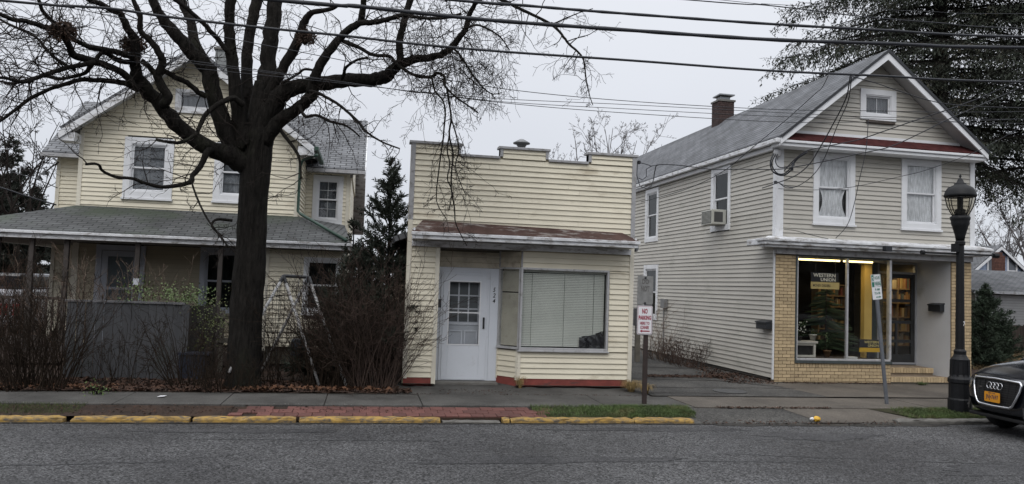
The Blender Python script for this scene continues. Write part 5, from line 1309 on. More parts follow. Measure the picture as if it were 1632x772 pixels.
addlimb([(217,92),(207,90),(192,85),(175,81),(160,78),(142,75),(124,67),(111,60)], [6,5.5,5.5,5,5,4.5,4], 14.0, 13.2, tw=1.2)
addlimb([(218,100),(202,99),(190,97),(182,93),(172,86),(165,84),(158,88),(152,100)], [5,5,5,5,4.5,4,3.5], 14.0, 13.6)
addlimb([(120,112),(95,98),(75,80),(60,62),(40,50),(20,42),(0,31)], [3,3,2.5,2.5,2.5,2], 13.2, 13.8, tw=1.6)
addlimb([(262,170),(262,166),(267,155),(256,135),(251,122),(255,111),(259,98),(254,85),(241,67),(225,52),(223,39),(223,23),(212,0),(206,-25)], [9,9,8.5,8,7,7,6.5,6,5.5,5,4.5,4,4], 14.0, 13.4)
addlimb([(225,97),(238,107),(250,120),(262,114),(280,124),(298,132),(316,147),(330,155)], [5,5,5,5,5,5,6], 14.0, 14.4)
addlimb([(382,258),(372,240),(357,200),(340,150),(331,112),(311,91),(295,72),(275,49),(256,26),(243,0),(232,-30)], [20,18,16,15,15,13,12,11,9,8,7], TY, 14.2)
addlimb([(333,115),(318,85),(308.5,60),(304,35),(298,20),(289,0),(284,-30)], [12,10,9,8.5,8,7.5,7], 14.55, 15.2)
addlimb([(372,92),(358,76),(345,60),(337,52),(326,39),(306,21),(280,0),(262,-16)], [5,5,4.5,4.5,4,4,3.5], 14.5, 13.9)
addlimb([(393,235),(385.5,205),(377,154),(370.5,107),(366,64),(366,26),(368,0),(370,-35)], [17,15,13,11,10,9.5,9.5,9], TY-.1, 14.4)
addlimb([(402,215),(396,160),(393,107),(396,68),(402.6,34),(409,0),(414,-35)], [14,12,10.5,10,10,10,9.5], TY+.1, 15.6)
addlimb([(417,210),(418,185),(424,128),(428,85),(434.6,43),(439,0),(442,-40)], [18,16,15,15,14,13.5,13], TY, 15.1)
addlimb([(420,190),(425,160),(437,135),(449.6,111),(467,81),(475,64),(484,38),(492,25),(501,19),(526,15),(540,8)], [12,11,10.5,10,9.5,9,7.5,6,5,4,3], TY, 14.2)
addlimb([(420,215),(432.5,179),(449.6,149.6),(479.5,137),(514,132),(556,128),(599,126),(616,122),(633,105),(659,96),(690,91),(711,83),(721,75),(731.6,59.6),(742,46.6),(747,26),(755,10),(760,-8),(768,-30)], [19,18,16,14,13.5,13.5,13,12,9.5,7,6.5,6.5,6,5.5,5,4.5,4,3.5], TY, 13.0, tw=1.5)
addlimb([(634,106),(638,96),(636,70),(641,46.6),(646,26),(654,0),(662,-30)], [8,7.5,7,6.5,6.5,6.5,6], 13.8, 13.9, tw=1.6)
addlimb([(422,228),(441,196.6),(471,175),(488,162),(496.6,149.6),(500,130),(505,115),(518,90),(539,64),(556,47),(573.5,36),(578,17),(580,0),(584,-30)], [14,13,11.5,11.5,12,10.5,9,8.5,7.5,7,7,6,5.5,5], TY-.1, 13.4)
addlimb([(572,37),(595,36),(616,32),(640,24),(665,28),(690,30),(715,28),(735,22)], [6,5.5,5,4,3.5,3,2.5], 13.6, 12.8, tw=1.8)
addlimb([(548,66),(552,68),(573.5,77),(595,88),(620.5,90),(630,100),(641,109),(661.6,120.5),(685,123),(697,117),(708,122),(708,135),(716,145),(728,156),(745,168),(762,180)], [4,4,3.5,3.5,3,3,3,3,3,3,3,2.5,2,1.8,1.5], 13.9, 13.0, tw=1.6)
addlimb([(686,123),(688,124),(693,145),(706,161),(709.6,181),(708,200),(706,225),(702,250),(699,275),(696,300),(697,325),(712,350)], [2.4,2.2,2,1.9,1.8,1.7,1.6,1.4,1.3,1.2,1,.8], 13.2, 12.9, tw=.7)
addlimb([(712,140),(716,165),(719,190),(716,215),(722,245),(720,270),(719,300),(724,330),(726,355),(735,375),(744,392)], [2.2,2.,1.9,1.8,1.7,1.5,1.4,1.2,1.,.8], 13.2, 12.8, tw=.8)
addlimb([(716,215),(713,240),(717,262),(713,285),(720,305),(716,335)], [1.6,1.5,1.3,1.2,1.,.8], 13.0, 12.8, tw=.8)
addlimb([(719,190),(727,215),(731,240),(726,265),(733,290),(742,310)], [1.5,1.4,1.3,1.1,.9,.8], 13.0, 12.6, tw=1.)
addlimb([(494,146),(501,147),(514,152),(535,164),(552,177),(573.5,197),(582,209),(608,226),(637,237)], [3.5,3.5,3.5,3.2,3,3,2.5,2,1.5], 14.0, 13.2, tw=1.1)
addlimb([(478,170),(479.5,175),(488,186),(505,184),(526.5,194),(552,201),(573.5,218)], [4,3.6,3.2,3,2.5,2,1.4], 14.3, 13.6, tw=1.1)
addlimb([(545,128),(548,118),(552,107),(569,96),(586,92)], [3.6,3.4,3,2.8,2.4], 14.0, 13.5)
addlimb([(448,132),(458,128),(475,118),(485,111),(498,112),(512,117)], [3,2.8,2.6,2.4,2], 14.4, 14.0)
addlimb([(337,240),(330,243),(319,266),(307,280),(305,289),(288,295),(257,298),(233,293),(210,285),(183,282),(163,272),(155.5,262),(136,262)], [6,6,5,4.5,5,4,3.5,3.2,3,2.8,2.6,2.4,2.4], 14.4, 13.0, tw=.45)
addlimb([(388,168),(373,157),(360,160),(350,165),(330,180.5),(319,200),(311,215),(288,227),(265,226),(249,223)], [6,5.5,5,5,4.5,4,3.5,3,2.5], 14.4, 13.6, tw=.8)
addlimb([(305,290),(316,320),(328,345),(340,362),(352,378),(362,392)], [2,2,1.8,1.7,1.5,1.2], 13.9, 13.4, tw=.8)
addlimb([(440,196),(452,215),(462,228),(474,245),(478,262),(480,285)], [4,3.6,3.2,3,2.6,2], 14.6, 14.1, tw=1.)
addlimb([(370,352),(345,350),(338,360),(350,375),(365,395)], [3,2.6,2.2,2,1.6], 14.6, 14.2, tw=.5)
addlimb([(755,8),(775,-6),(800,0),(822,11),(849,24),(871,35),(887,46),(901,63),(909,73),(920,82),(930,96),(934,125),(939,150),(945,168)], [3.5,3.3,3.2,3.2,3,3,2.8,2.6,2.4,2.2,1.8,1.4,1.1,.8], 13.1, 12.3, tw=1.5)
addlimb([(878,40),(892,34),(905,28),(925,20),(945,14)], [1.8,1.6,1.3,1.1,.8], 12.5, 12.0, tw=.6)
addlimb([(742,46),(760,40),(780,48),(798,60),(812,80)], [2.4,2.2,1.9,1.5,1.1], 13, 12.6, tw=1.6)
addlimb([(721,75),(738,95),(752,118),(770,140),(785,150),(800,148)], [2.2,2,1.8,1.5,1.2,1], 13.1, 12.7, tw=1.7)
# limbs that reach up and towards the street, mostly above the picture
for a in [((439,-30),(470,-120),(520,-220),(560,-300)), ((368,-30),(350,-130),(330,-240),(300,-330)), ((243,-10),(200,-90),(140,-160),(60,-220)), ((580,-25),(620,-110),(680,-180),(730,-250)), ((654,-25),(690,-90),(740,-130),(800,-150))]:
    addlimb(a, [8,6,4,2.5], 14.3, 14.3+rt.uniform(-2, 1.5), tw=1.)
# twigs: recursive shoots along all limbs
tw = MB()
for P_, R_, w_, sk in allimbs:
    for k in range(max(1, sk), len(P_)-1):
        seg = (P_[k+1]-P_[k]); L_ = seg.length
        if P_[k].z > 10.5: continue
        rate = 6.6*w_*(1.0 if R_[k] < .09 else .55)
        m_ = L_*rate; m_ = int(m_)+(rt.random() < m_-int(m_))
        for c in range(m_):
            p = P_[k].lerp(P_[k+1], rt.random()); s = V((rt.gauss(0, 1), rt.gauss(0, .8), rt.gauss(0, 1))); t = seg.normalized()
            s = (s-t*s.dot(t)).normalized(); d_ = (t*.45+s+V((0, 0, -.05))).normalized()
            grow(tw, p+s*R_[k]*.8, d_, rt.uniform(.35, 1.15)*(1 if R_[k] > .02 else .6), min(.011, R_[k]*.55), 2, rt, bend=.55, grav=rt.uniform(-.25, .15), kids=4, kl=.5, sides=3, minr=.0028, spread=.85)
# crown tips out over the left and right edges
for (a, b, Y) in [(20,60,12.6),(30,110,12.8),(15,170,12.9),(60,90,13.2),(100,30,12.8),(160,20,13.4),(680,30,13.2),(700,60,13.2),(740,60,13.),(760,30,13.),(690,75,13.4),(720,90,13.2),(735,110,13.2),(720,130,13.1)]:
    p = onY(a, b, Y)
    for c in range(5):
        grow(tw, p, V((rt.gauss(0, 1), rt.gauss(0, .5), rt.gauss(0, .8)-.2)), rt.uniform(.7, 1.5), .008, 2, rt, bend=.5, grav=-.2, kids=5, kl=.5, sides=3, minr=.0032)
# hanging curtain of twigs in front of the shop
for c in range(5):
    p = onY(rt.uniform(700, 732), rt.uniform(170, 300), 12.95)
    grow(tw, p, V((rt.gauss(.15, .35), rt.gauss(0, .2), -1)), rt.uniform(.7, 1.4), .007, 2, rt, bend=.35, grav=-.5, kids=4, kl=.42, sides=3, minr=.0032)
# drooping sprays right of the crown (left of the sky gap)
for c in range(46):
    x_ = rt.uniform(640, 800); p = onY(x_, 40+rt.uniform(0, 110)*(1-abs(x_-710)/160), rt.uniform(12.6, 13.6))
    grow(tw, p, V((rt.gauss(.35, .5), rt.gauss(0, .3), rt.gauss(-.6, .5))), rt.uniform(.6, 1.3), .006, 2, rt, bend=.45, grav=-.35, kids=4, kl=.5, sides=3, minr=.003)
for c in range(6):
    p = onY(rt.uniform(895, 940), rt.uniform(60, 115), 12.3)
    grow(tw, p, V((rt.gauss(.1, .5), rt.gauss(0, .3), -.8)), rt.uniform(.4, .8), .005, 2, rt, bend=.45, grav=-.35, kids=3, kl=.5, sides=3, minr=.003)
tag(tw.build('twigs', BARK2, tree), kind='stuff')
# old nests in the crown
NEST = mat('dead_leaf_nest', (.045, .026, .017), .95, .4, 12)
for (a, b, Y, s, lab) in [(100, 50, 12.75, .20, 'leafy squirrel nest in the far left fork of the bare tree'), (213, 72, 14.1, .22, 'brown leaf nest in the left limb of the bare tree above the gable'), (488, 60, 14.35, .19, 'clump of dead leaves on the middle right limb of the bare tree')]:
    c = onY(a, b, Y-.05); nb = MB()
    for k in range(420):
        q = V((rt.gauss(0, 1), rt.gauss(0, 1), rt.gauss(0, 1))).normalized()*s*(.35+.65*rt.random()); p = c+V((q.x, q.y*.7, q.z*.8))
        u_ = V((rt.gauss(0, 1), rt.gauss(0, 1), rt.gauss(0, 1))).normalized()*.035; v_ = u_.orthogonal().normalized()*.02
        nb.quad(p-u_, p+v_, p+u_, p-v_)
    for k in range(60):
        q = V((rt.gauss(0, 1), rt.gauss(0, 1), rt.gauss(0, 1))).normalized()*s
        nb.tube([c+q*.4, c+q*1.25+V((rt.gauss(0, .04), 0, rt.gauss(0, .04)))], .004, 3, cap=False)
    tag(nb.build('leaf_nest', NEST), lab, 'nest')
# ================================================================ BUSHES
def brush(name, label, cx, cy, w_, dp, h, n, seed, m=BARKR, r=.008, lean=.22, kids=4, gz=.15, lev=2, grav=.05, cat='shrub', group=None, bend=.22):
    rg = random.Random(seed); o = empty(name, (cx, cy, gz), label, cat, group); mb = MB()
    for k in range(n):
        p = V((cx+rg.uniform(-w_, w_)*.8, cy+rg.uniform(-dp, dp), gz-.03)); out_ = (p.x-cx)/w_
        grow(mb, p, V((out_*lean*2+rg.gauss(0, lean), rg.gauss(0, lean), 1)), h*rg.uniform(.55, 1.1), r*rg.uniform(.6, 1.2), lev, rg, bend=bend, grav=grav, kids=kids, kl=.42, sides=3, minr=.0028, spread=.6, seg=6)
    mb.build('stems', m, o); return o
DBR = mat('dark_brush', (.026, .019, .014), .95, .35, 4, spec=.1)
brush('bare_shrub', 'tall tangled bare shrub left of the dark grey fence', -5.2, 14.35, .55, .35, 2.15, 84, 1, DBR, r=.012)
brush('bare_shrub', 'bare brown shrub filling the yard edge at the far left of the photo', -6.2, 14.9, .55, .4, 1.5, 60, 2, DBR)
brush('bare_shrub', 'thin pale-stemmed shrub rising behind the left end of the fence', -4.95, 16.4, .75, .25, 2.25, 40, 3, mat('tan_stems', (.13, .09, .065), .9, .2, 5), r=.012, kids=5)
brush('bare_shrub', 'leaning bare shrub in front of the left half of the grey fence', -4.1, 14.8, .7, .2, 1.1, 22, 4, DBR)
brush('bare_shrub', 'dark bushy bare shrub at the right end of the grey fence', -3.0, 14.7, .34, .25, 1.35, 34, 5, DBR, r=.011)
brush('bare_shrub', 'low bare scrub at the foot of the big tree trunk', -2.2, 14.2, .55, .2, .75, 44, 6, DBR)
brush('bare_shrub', 'bare shrub tangled round the white swing frame', -1.45, 15.2, .55, .35, 1.75, 44, 7, DBR, r=.009)
brush('bare_shrub', 'dense dark thicket between the swing frame and the evergreen', -.5, 14.9, .6, .4, 2.25, 100, 8, DBR, r=.011)
brush('bare_shrub', 'dense brown twiggy thicket against the left corner of the shop', .22, 14.75, .46, .35, 2.5, 130, 9, mat('rusty_brush', (.045, .028, .021), .95, .3, 4), r=.009)
brush('bare_shrub', 'upright bare stems rising in front of the evergreen', -.05, 15.3, .6, .2, 2.0, 46, 10, DBR, r=.01)
brush('bare_shrub', 'dry bushy growth along the foot of the greige side wall', 8.35, 20.3, .45, 1.2, .75, 110, 11, mat('rusty_brush', (.045, .028, .021)), r=.008)
brush('bare_shrub', 'small leggy bare plant under the lower side window of the greige house', 8.2, 21.4, .3, .5, 1.6, 26, 12, mat('tan_stems', (.13, .09, .065)), r=.008)
brush('bare_shrub', 'reddish-brown hedge seen beyond the porch at far left', -9.6, 22.5, 2.2, .8, 2.2, 210, 13, mat('rust_hedge', (.07, .035, .022), .95, .3, 2), r=.012)
# evergreen helpers
def sprigs(mb, p, d, Ln, rg, w_=.012, sp=.035, sl=.07, droop=0.):
    n = max(2, int(Ln/sp)); d = d.normalized(); s1 = d.orthogonal().normalized(); s2 = d.cross(s1)
    for k in range(n):
        t = k/n; q = p+d*(Ln*t)
        for c in range(3):
            a = rg.uniform(0, 6.28); o_ = (s1*math.cos(a)+s2*math.sin(a)); e_ = (d*.75+o_*.65+V((0, 0, droop))).normalized()*sl*(1.1-.5*t)*rg.uniform(.7, 1.2)
            sd = e_.cross(V((rg.random()-.5, rg.random()-.5, rg.random()-.5))).normalized()*w_
            mb.tri(q-sd, q+sd, q+e_)
CED = mat('cedar_green', (.028, .037, .025), .85, .4, 2.5)
def cedar(label, x, y, h, Rb, seed, n, m=CED, gz=.15, gap=.1, up=.9, name='evergreen_tree', sl=.11, w_=.016, fl=.42, lo=.04):
    rg = random.Random(seed); t = empty(name, (x, y, gz), label, 'evergreen')
    MB().tube([V((x, y, gz-.05)), V((x+.02, y, gz+h*.5)), V((x, y, gz+h*.98))], [.07, .04, .008], 7).build('trunk', BARK, t)
    mb = MB(); br = MB()
    for k in range(n):
        f = lo+(1-lo)*rg.random()**1.15; z = gz+h*f; R_ = Rb*(1-f)**.75*rg.uniform(.35, 1.15)+.06; a = rg.uniform(0, 6.28)
        d = V((math.cos(a), math.sin(a), up*rg.uniform(.5, 1.4))).normalized(); p = V((x, y, z-.15*R_)); L_ = R_*1.2
        br.tube([p, p+d*L_*.5, p+d*L_+V((0, 0, .1*L_))], [.012, .008, .004], 3, cap=False)
        m_ = int(L_/.07)+1
        for j in range(m_):
            q = p+d*(L_*(.15+.85*j/m_)); s = V((rg.gauss(0, 1), rg.gauss(0, 1), rg.gauss(.4, .8))).normalized()
            sprigs(mb, q, (d*.8+s*.8), min(.34, fl*R_+.1)*(1-.3*j/m_), rg, w_, .04, sl)
    br.build('branches', BARK2, t); tag(mb.build('foliage', m, t), kind='stuff'); return t
cedar('ragged dark evergreen with an open pointed top beside the shop', .42, 16.1, 4.4, 1.3, 21, 135, fl=.40)
cedar('slender left-leaning evergreen shoot in front of the house wing', -.28, 16.3, 3.15, .45, 22, 70)
cedar('lower bushy evergreen below the pointed one', -.15, 15.9, 2.6, .95, 23, 150, up=.6)
cedar('dark low evergreen mass behind the thicket', -.75, 15.7, 1.75, .55, 24, 60, up=.4)
DKG = mat('distant_conifer', (.030, .036, .027), .9, .4, 1.5)
for (px, py, Y, R_, lab) in [(22, 222, 34, 1.9, 'dark conifer at the far left behind the porch'), (58, 300, 36, 1.3, 'shorter dark conifer just left of the house behind the porch roof'), (-25, 250, 32, 2.0, 'dark conifer cut by the left edge of the photo')]:
    q = onY(px, py, Y); cedar(lab, q.x, Y, q.z-.15, R_, int(abs(px)*7+3), 170, DKG, up=.25, sl=.2, w_=.028, fl=.35, lo=.02)
SHG = mat('right_shrub_green', (.022, .036, .02), .9, .4, 2)
q = onY(1572, 455, 22); cedar('dark green bush between the brick shop and the fence', q.x, 22, q.z-.15, .95, 31, 190, SHG, up=.5, name='evergreen_bush', sl=.11, w_=.014)
q = onY(1566, 475, 20.5); cedar('smaller dark bush close behind the brick shop corner', q.x, 20.5, q.z-.15, .6, 32, 110, SHG, up=.5, name='evergreen_bush', sl=.11, w_=.014)
# green leafy shrub behind the fence
GRL = mat('fresh_green_leaf', (.075, .12, .026), .6, .35, 5)
def leafy(name, label, c, rx, ry, rz, n, seed, m, s=.04, cat='shrub'):
    rg = random.Random(seed); t = empty(name, (c[0], c[1], .15), label, cat); mb = MB(); st = MB()
    for k in range(14): grow(st, V((c[0]+rg.uniform(-rx, rx)*.6, c[1], .15)), V((rg.gauss(0, .3), rg.gauss(0, .2), 1)), c[2]+rz*.6, .009, 1, rg, kids=4, sides=3, seg=6)
    cl = [V((c[0]+rg.uniform(-rx, rx), c[1]+rg.uniform(-ry, ry), c[2]+rg.gauss(0, .5)*rz)) for k in range(n//14)]
    for k in range(n):
        g = rg.choice(cl); p = g+V((rg.gauss(0, .1), rg.gauss(0, .08), rg.gauss(0, .07)))
        u_ = V((rg.gauss(0, 1), rg.gauss(0, 1), rg.gauss(0, .6))).normalized()*s*rg.uniform(.6, 1.3); v_ = u_.orthogonal().normalized()*s*.42
        mb.quad(p, p+u_*.5+v_, p+u_, p+u_*.5-v_)
    st.build('stems', BARK2, t); tag(mb.build('foliage', m, t), kind='stuff'); return t
leafy('leafy_shrub', 'bright green leafy shrub spilling over the top of the grey fence', (-3.75, 16.2, 1.72), .75, .3, .30, 900, 41, GRL)
leafy('leafy_shrub', 'yellow-green trailing shrub between the fence end and the big trunk', (-2.95, 16.0, 1.15), .38, .25, .6, 520, 42, mat('yellow_green_leaf', (.08, .10, .022), .6, .35, 5), .035)
leafy('leafy_shrub', 'tiny green weed in the leaf litter before the fence', (-4.15, 13.75, .20), .12, .08, .05, 120, 43, GRL, .03, 'weed')
# ================================================================ SPRUCE
SPG = mat('spruce_needles', (.022, .028, .018), .9, .45, 1.2, dirt=((.06, .045, .025), .35, .8, (1, 1, 1)))
def spruce(label, x, y, h, Rm, seed, nb, zlo, lo_droop=.35, sc_=1.):
    rg = random.Random(seed); t = empty('spruce_tree', (x, y, .1), label, 'spruce tree')
    MB().tube([V((x, y, 0)), V((x-.1, y, h*.35)), V((x, y, h*.7)), V((x, y, h))], [.42, .33, .18, .03], 12).build('trunk', BARK, t, True)
    fo = MB(); br = MB()
    for k in range(nb):
        f = (k+rg.random())/nb; z = zlo+(h-zlo)*f; R_ = Rm*(1-f)**.7*rg.uniform(.62, 1.1); a = k*2.4+rg.uniform(-.4, .4)
        hd = V((math.cos(a), math.sin(a), 0)); pts = []; n = 12
        for j in range(n+1):
            s = j/n; pts.append(V((x, y, z))+hd*(R_*s)+V((0, 0, R_*(.18*s-lo_droop*s*s*(1.3-f)+.16*s**4)))+V((rg.gauss(0, .05), rg.gauss(0, .05), 0))*s)
        br.tube(pts, [max(.012, .075*(1-j/n)) for j in range(n+1)], 5, cap=False)
        side = V((-hd.y, hd.x, 0))
        for j in range(2, n+1):
            for sg in (-1, 1):
                if rg.random() < .12: continue
                L_ = (R_*.34*(1-.45*j/n)+.25)*rg.uniform(.6, 1.15); p = pts[j]; d = (hd*.55+side*sg+V((0, 0, rg.uniform(-.35, -.02)))).normalized(); m_ = max(3, int(L_/.17))
                q2 = p+d*L_+V((0, 0, -.12*L_*L_)); br.tube([p, q2], [.014, .005], 3, cap=False)
                for c in range(m_+1):
                    s = c/m_; q = p.lerp(q2, s)
                    hl = rg.uniform(.15, .6)*(1-.35*s)*sc_
                    # hanging branchlet: thin tufts pointing down and outwards
                    for e_ in range(5):
                        qq = q+V((rg.gauss(0, .07), rg.gauss(0, .07), -hl*e_/5)); dd_ = V((rg.gauss(0, .45)+d.x*.3, rg.gauss(0, .45)+d.y*.3, -.8)).normalized()*hl*.42
                        w0 = V((rg.gauss(0, 1), rg.gauss(0, 1), 0)).normalized()*rg.uniform(.018, .042)*sc_
                        fo.quad(qq-w0*.3, qq+dd_*.4-w0, qq+dd_, qq+dd_*.4+w0)
                    u_ = (d*.8+V((rg.gauss(0, .5), rg.gauss(0, .5), rg.gauss(0, .3)))).normalized()*.24; w0 = u_.cross(V((0, 0, 1))).normalized()*.028
                    fo.quad(q-w0*.2, q+u_*.5-w0, q+u_, q+u_*.5+w0)
    br.build('branches', BARK, t); tag(fo.build('foliage', SPG, t), kind='stuff'); return t
q = onY(1500, 300, 29)
spruce('huge drooping spruce towering behind the greige store roof', q.x, 29, 29, 8.4, 51, 235, 7.4, lo_droop=.5)
q = onY(1640, 300, 24.5)
spruce('second drooping spruce at the right edge with its boughs hanging low', q.x+1.4, 24.5, 22, 5.2, 52, 52, 6.6)
# ================================================================ FAR BARE TREES
def fartree(label, px, py_top, Y, spread, seed, r=.22, kids=6, lev=3, gz=.1, trunks=4, m=None):
    q = onY(px, py_top, Y); h = q.z-gz; rg = random.Random(seed); t = empty('bare_tree', (q.x, Y, gz), label, 'tree'); mb = MB()
    MB().tube([V((q.x, Y, gz-.1)), V((q.x+.1, Y, gz+h*.25)), V((q.x, Y, gz+h*.42))], [r, r*.8, r*.7], 8).build('trunk', BARK, t)
    for k in range(trunks):
        a = 6.28*k/trunks+rg.random(); grow(mb, V((q.x, Y, gz+h*.38)), V((math.cos(a)*spread*rg.uniform(.2, 1), math.sin(a)*spread*.8, 1)), h*.58, r*.42, lev, rg, bend=.2, grav=.15, kids=kids, kl=.42, sides=4, minr=.009, spread=.75)
    mb.build('branches', m or mat('distant_bark', (.11, .10, .10), .95), t); return t
fartree('bare tree with a rounded crown behind the right end of the shop parapet', 962, 190, 46, .42, 61, .2, 6, 4, trunks=9)
fartree('small bare tree low behind the shop parapet', 908, 238, 46, .5, 62, .15, 5, 4, trunks=6)
fartree('pale bare tree beyond the blue house', 1600, 320, 62, .7, 63, .2, 7, 3, trunks=6)
fartree('pale bare tree above the chimney of the blue house', 1640, 300, 60, .7, 64, .2, 7, 3, trunks=6)
fartree('thin bare tree between the spruce and the blue house', 1570, 350, 64, .7, 68, .18, 7, 3, trunks=5)
fartree('tall thin bare tree at the far left in front of the conifers', 40, 170, 30, .45, 65, .13, 6, 3, trunks=4, m=BARK2)
fartree('thin bare tree just left of the house wing', 66, 195, 27, .3, 66, .10, 6, 3, trunks=3, m=BARK2)
fartree('bare tree at the left edge behind the porch', 0, 190, 29, .5, 67, .13, 6, 3, trunks=4, m=BARK2)
# ================================================================ YARD THINGS
# dark grey board fence
fn = empty('grey_fence', (-4.3, 15.75, .15), 'low dark grey vertical-board fence panel in front of the porch', 'fence')
FCM = mat('charcoal_fence_paint', (.060, .062, .067), .75, .12, 3, stretch=(3, 3, .4), bump=.002, dirt=((.03, .035, .03), .3, 3, (1, 1, .4)))
x = -5.36; k = 0; rg = random.Random(77)
def fy(x): return 15.75+.10*math.sin((x+5.36)/2.0*math.pi)
while x < -3.36:
    wd = .135 if k % 2 else .17
    Fb = Frame((0, fy(x), 0), (1, 0, 0), (0, -1, 0))
    MB().box(Fb, x, x+wd-.008, .12, 1.545+rg.uniform(-.004, .004), -.01, .012 if k % 2 else .004).build('board', FCM, fn); x += wd; k += 1
mb = MB()
for k in range(10):
    xa = -5.40+k*.208; mb.box(Frame((0, (fy(xa)+fy(xa+.2))/2, 0), (1, 0, 0), (0, -1, 0)), xa, xa+.206, 1.548, 1.585, -.05, .035)
mb.build('top_rail', mat('grey_top_rail', (.12, .12, .125), .8, .2, 6), fn)
Fr = Frame((-3.34, 15.76, 0), (.35, 1, 0), (.93, -.35, 0))
for k in range(8): MB().box(Fr, k*.15, k*.15+.142, .12, 1.52, -.01, .008).build('board', mat('weathered_board', (.05, .045, .04), .9, .3, 5), fn)
# old wooden fence rail behind the green shrub
wf_ = empty('wooden_rail_fence', (-2.9, 17.0, .15), 'weathered low wooden rail fence between the grey fence and the trunk', 'fence')
Fw = Frame((0, 17.0, 0), (1, 0, 0), (0, -1, 0))
for z in (1.25, .75): MB().box(Fw, -3.5, -2.3, z, z+.1, -.02, .02).build('rail', mat('grey_wood', (.13, .12, .10)), wf_)
for u in (-3.4, -2.9, -2.4): MB().box(Fw, u, u+.09, .1, 1.4, -.1, -.021).build('post', mat('grey_wood', (.13, .12, .10)), wf_)
bn = empty('blue_bin', (-3.1, 15.7, .15), 'dark blue plastic bin half hidden behind the brush left of the trunk', 'bin')
MB().box(Frame((0, 15.6, 0), (1, 0, 0), (0, -1, 0)), -3.35, -2.85, .15, .62, -.35, 0).build('body', mat('navy_plastic', (.010, .013, .026), .6, .2, 3), bn, bevel=.03); MB().box(Frame((0, 15.6, 0), (1, 0, 0), (0, -1, 0)), -3.38, -2.82, .62, .66, -.38, .03).build('lid', mat('navy_plastic', (.015, .02, .05)), bn)
# swing / A-frame
sw = empty('swing_frame', (-1.3, 15.6, .15), 'old white A-frame swing stand with black corner joints beside the trunk', 'swing frame')
PW = mat('peeling_white_tube', (.42, .42, .42), .6, .2, 6, dirt=((.10, .07, .05), .5, 9, (1, 1, 1)))
tl, trr = onY(452, 440, 15.7), onY(492, 442, 15.9)
feet = [onY(510, 602, 14.9), onY(415, 500, 16.2), onY(420, 560, 15.9), onY(540, 600, 16.0)]
feet[0].z = .15; f1 = tl+(onY(418, 500, 15.2)-tl)*1.0; f1b = tl+(f1-tl)*.86*((tl.z-.15)/(tl.z-f1.z))
ft = trr+(onY(523, 532, 15.3)-trr); ftb = trr+(ft-trr)*((trr.z-.15)/(trr.z-ft.z))
fu = trr+(onY(428, 570, 16.3)-trr); fub = trr+(fu-trr)*((trr.z-.15)/(trr.z-fu.z))
for a, b in ((tl, feet[0]), (tl, f1b), (trr, ftb), (trr, fub)):
    MB().tube([a, b], .028, 8).build('leg', PW, sw, True)
    MB().tube([a, a.lerp(b, .07)], .036, 8).build('joint', BLACKM, sw)
MB().tube([tl, trr], .034, 8).build('crossbar', BLACKM, sw)
p, q = onY(450, 468, 15.8), onY(456, 552, 15.8)
for dx in (.28, .42): MB().tube([V((tl.x+dx, 15.8, tl.z)), V((tl.x+dx+.02, 15.8, .75))], .008, 4).build('chain', GALV, sw)
MB().box(Frame((0, 15.8, 0), (1, 0, 0), (0, -1, 0)), -1.35, -.95, .62, .95, -.1, .1).build('seat', mat('blue_grey_seat', (.05, .065, .085), .6), sw, bevel=.03)
# wire garden fence / trellis
wt = empty('wire_trellis', (-1.6, 16.6, .15), 'black wire grid trellis with two curled finials behind the swing stand', 'trellis')
Ft = Frame((0, 16.6, 0), (1, 0, 0), (0, -1, 0)); mb = MB()
for k in range(18): u = -2.05+k*.075; mb.tube([Ft.p(u, .15, 0), Ft.p(u, 2.0, 0)], .004, 3, cap=False)
for k in range(18): z = .25+k*.1; mb.tube([Ft.p(-2.05, z, 0), Ft.p(-.78, z, 0)], .004, 3, cap=False)
mb.build('wire_grid', BLACKM, wt); mb = MB()
mb.tube([Ft.p(-2.05, 1.02, .01), Ft.p(-.7, 1.02, .01)], .011, 4)
for u0 in (-1.95, -1.70):
    mb.tube([Ft.p(u0, .1, .02), Ft.p(u0, 1.9, .02)]+[Ft.p(u0+.1-.1*math.cos(a), 1.9+.13*math.sin(a), .02) for a in (.5, 1.1, 1.57, 2.1, 2.7)], .008, 4)
mb.build('hook_pole', BLACKM, wt)
# neighbour's pale shed and parked white van beyond the porch
def atY(px, py, Y): q = onY(px, py, Y); return q.x, q.z
Fsh = Frame((0, 27, 0), (1, 0, 0), (0, -1, 0))
x0, z1 = atY(36, 456, 27); x1, _ = atY(98, 456, 27)
sd = empty('pale_shed', ((x0+x1)/2, 27, .1), 'pale low clapboard shed seen through the brush beyond the porch at far left', 'shed')
MB().box(Fsh, x0, x1, .0, z1, -2, 0).build('wall', mat('pale_shed_wall', (.42, .40, .36), .8), sd)
for k in range(8): MB().box(Fsh, x0, x1, .1+k*.2, .28+k*.2, .003, .02).build('board', mat('pale_shed_wall', (.42, .40, .36)), sd)
MB().slab([Fsh.p(x0-.15, z1, .15), Fsh.p(x1+.15, z1, .15), Fsh.p(x1+.15, z1+.35, -1), Fsh.p(x0-.15, z1+.35, -1)], V((0, 0, .05))).build('roof', SH_RED if False else mat('shed_roof', (.3, .3, .3), .8), sd)
xa, za = atY(83, 399, 25); xb, zb_ = atY(92, 399, 25)
nb_ = empty('neighbour_house_corner', (xa, 25, .1), 'narrow cream wall end of a neighbouring building seen under the porch roof', 'building')
Fn = Frame((0, 25, 0), (1, 0, 0), (0, -1, 0))
MB().box(Fn, xa, xb, .1, 3.3, -.3, 0).build('wall', CREAM_TRIM, nb_)
for k in range(26): MB().box(Fn, xb-.07, xb-.002, .15+k*.12, .25+k*.12, .001, .012).build('board', CREAM, nb_)
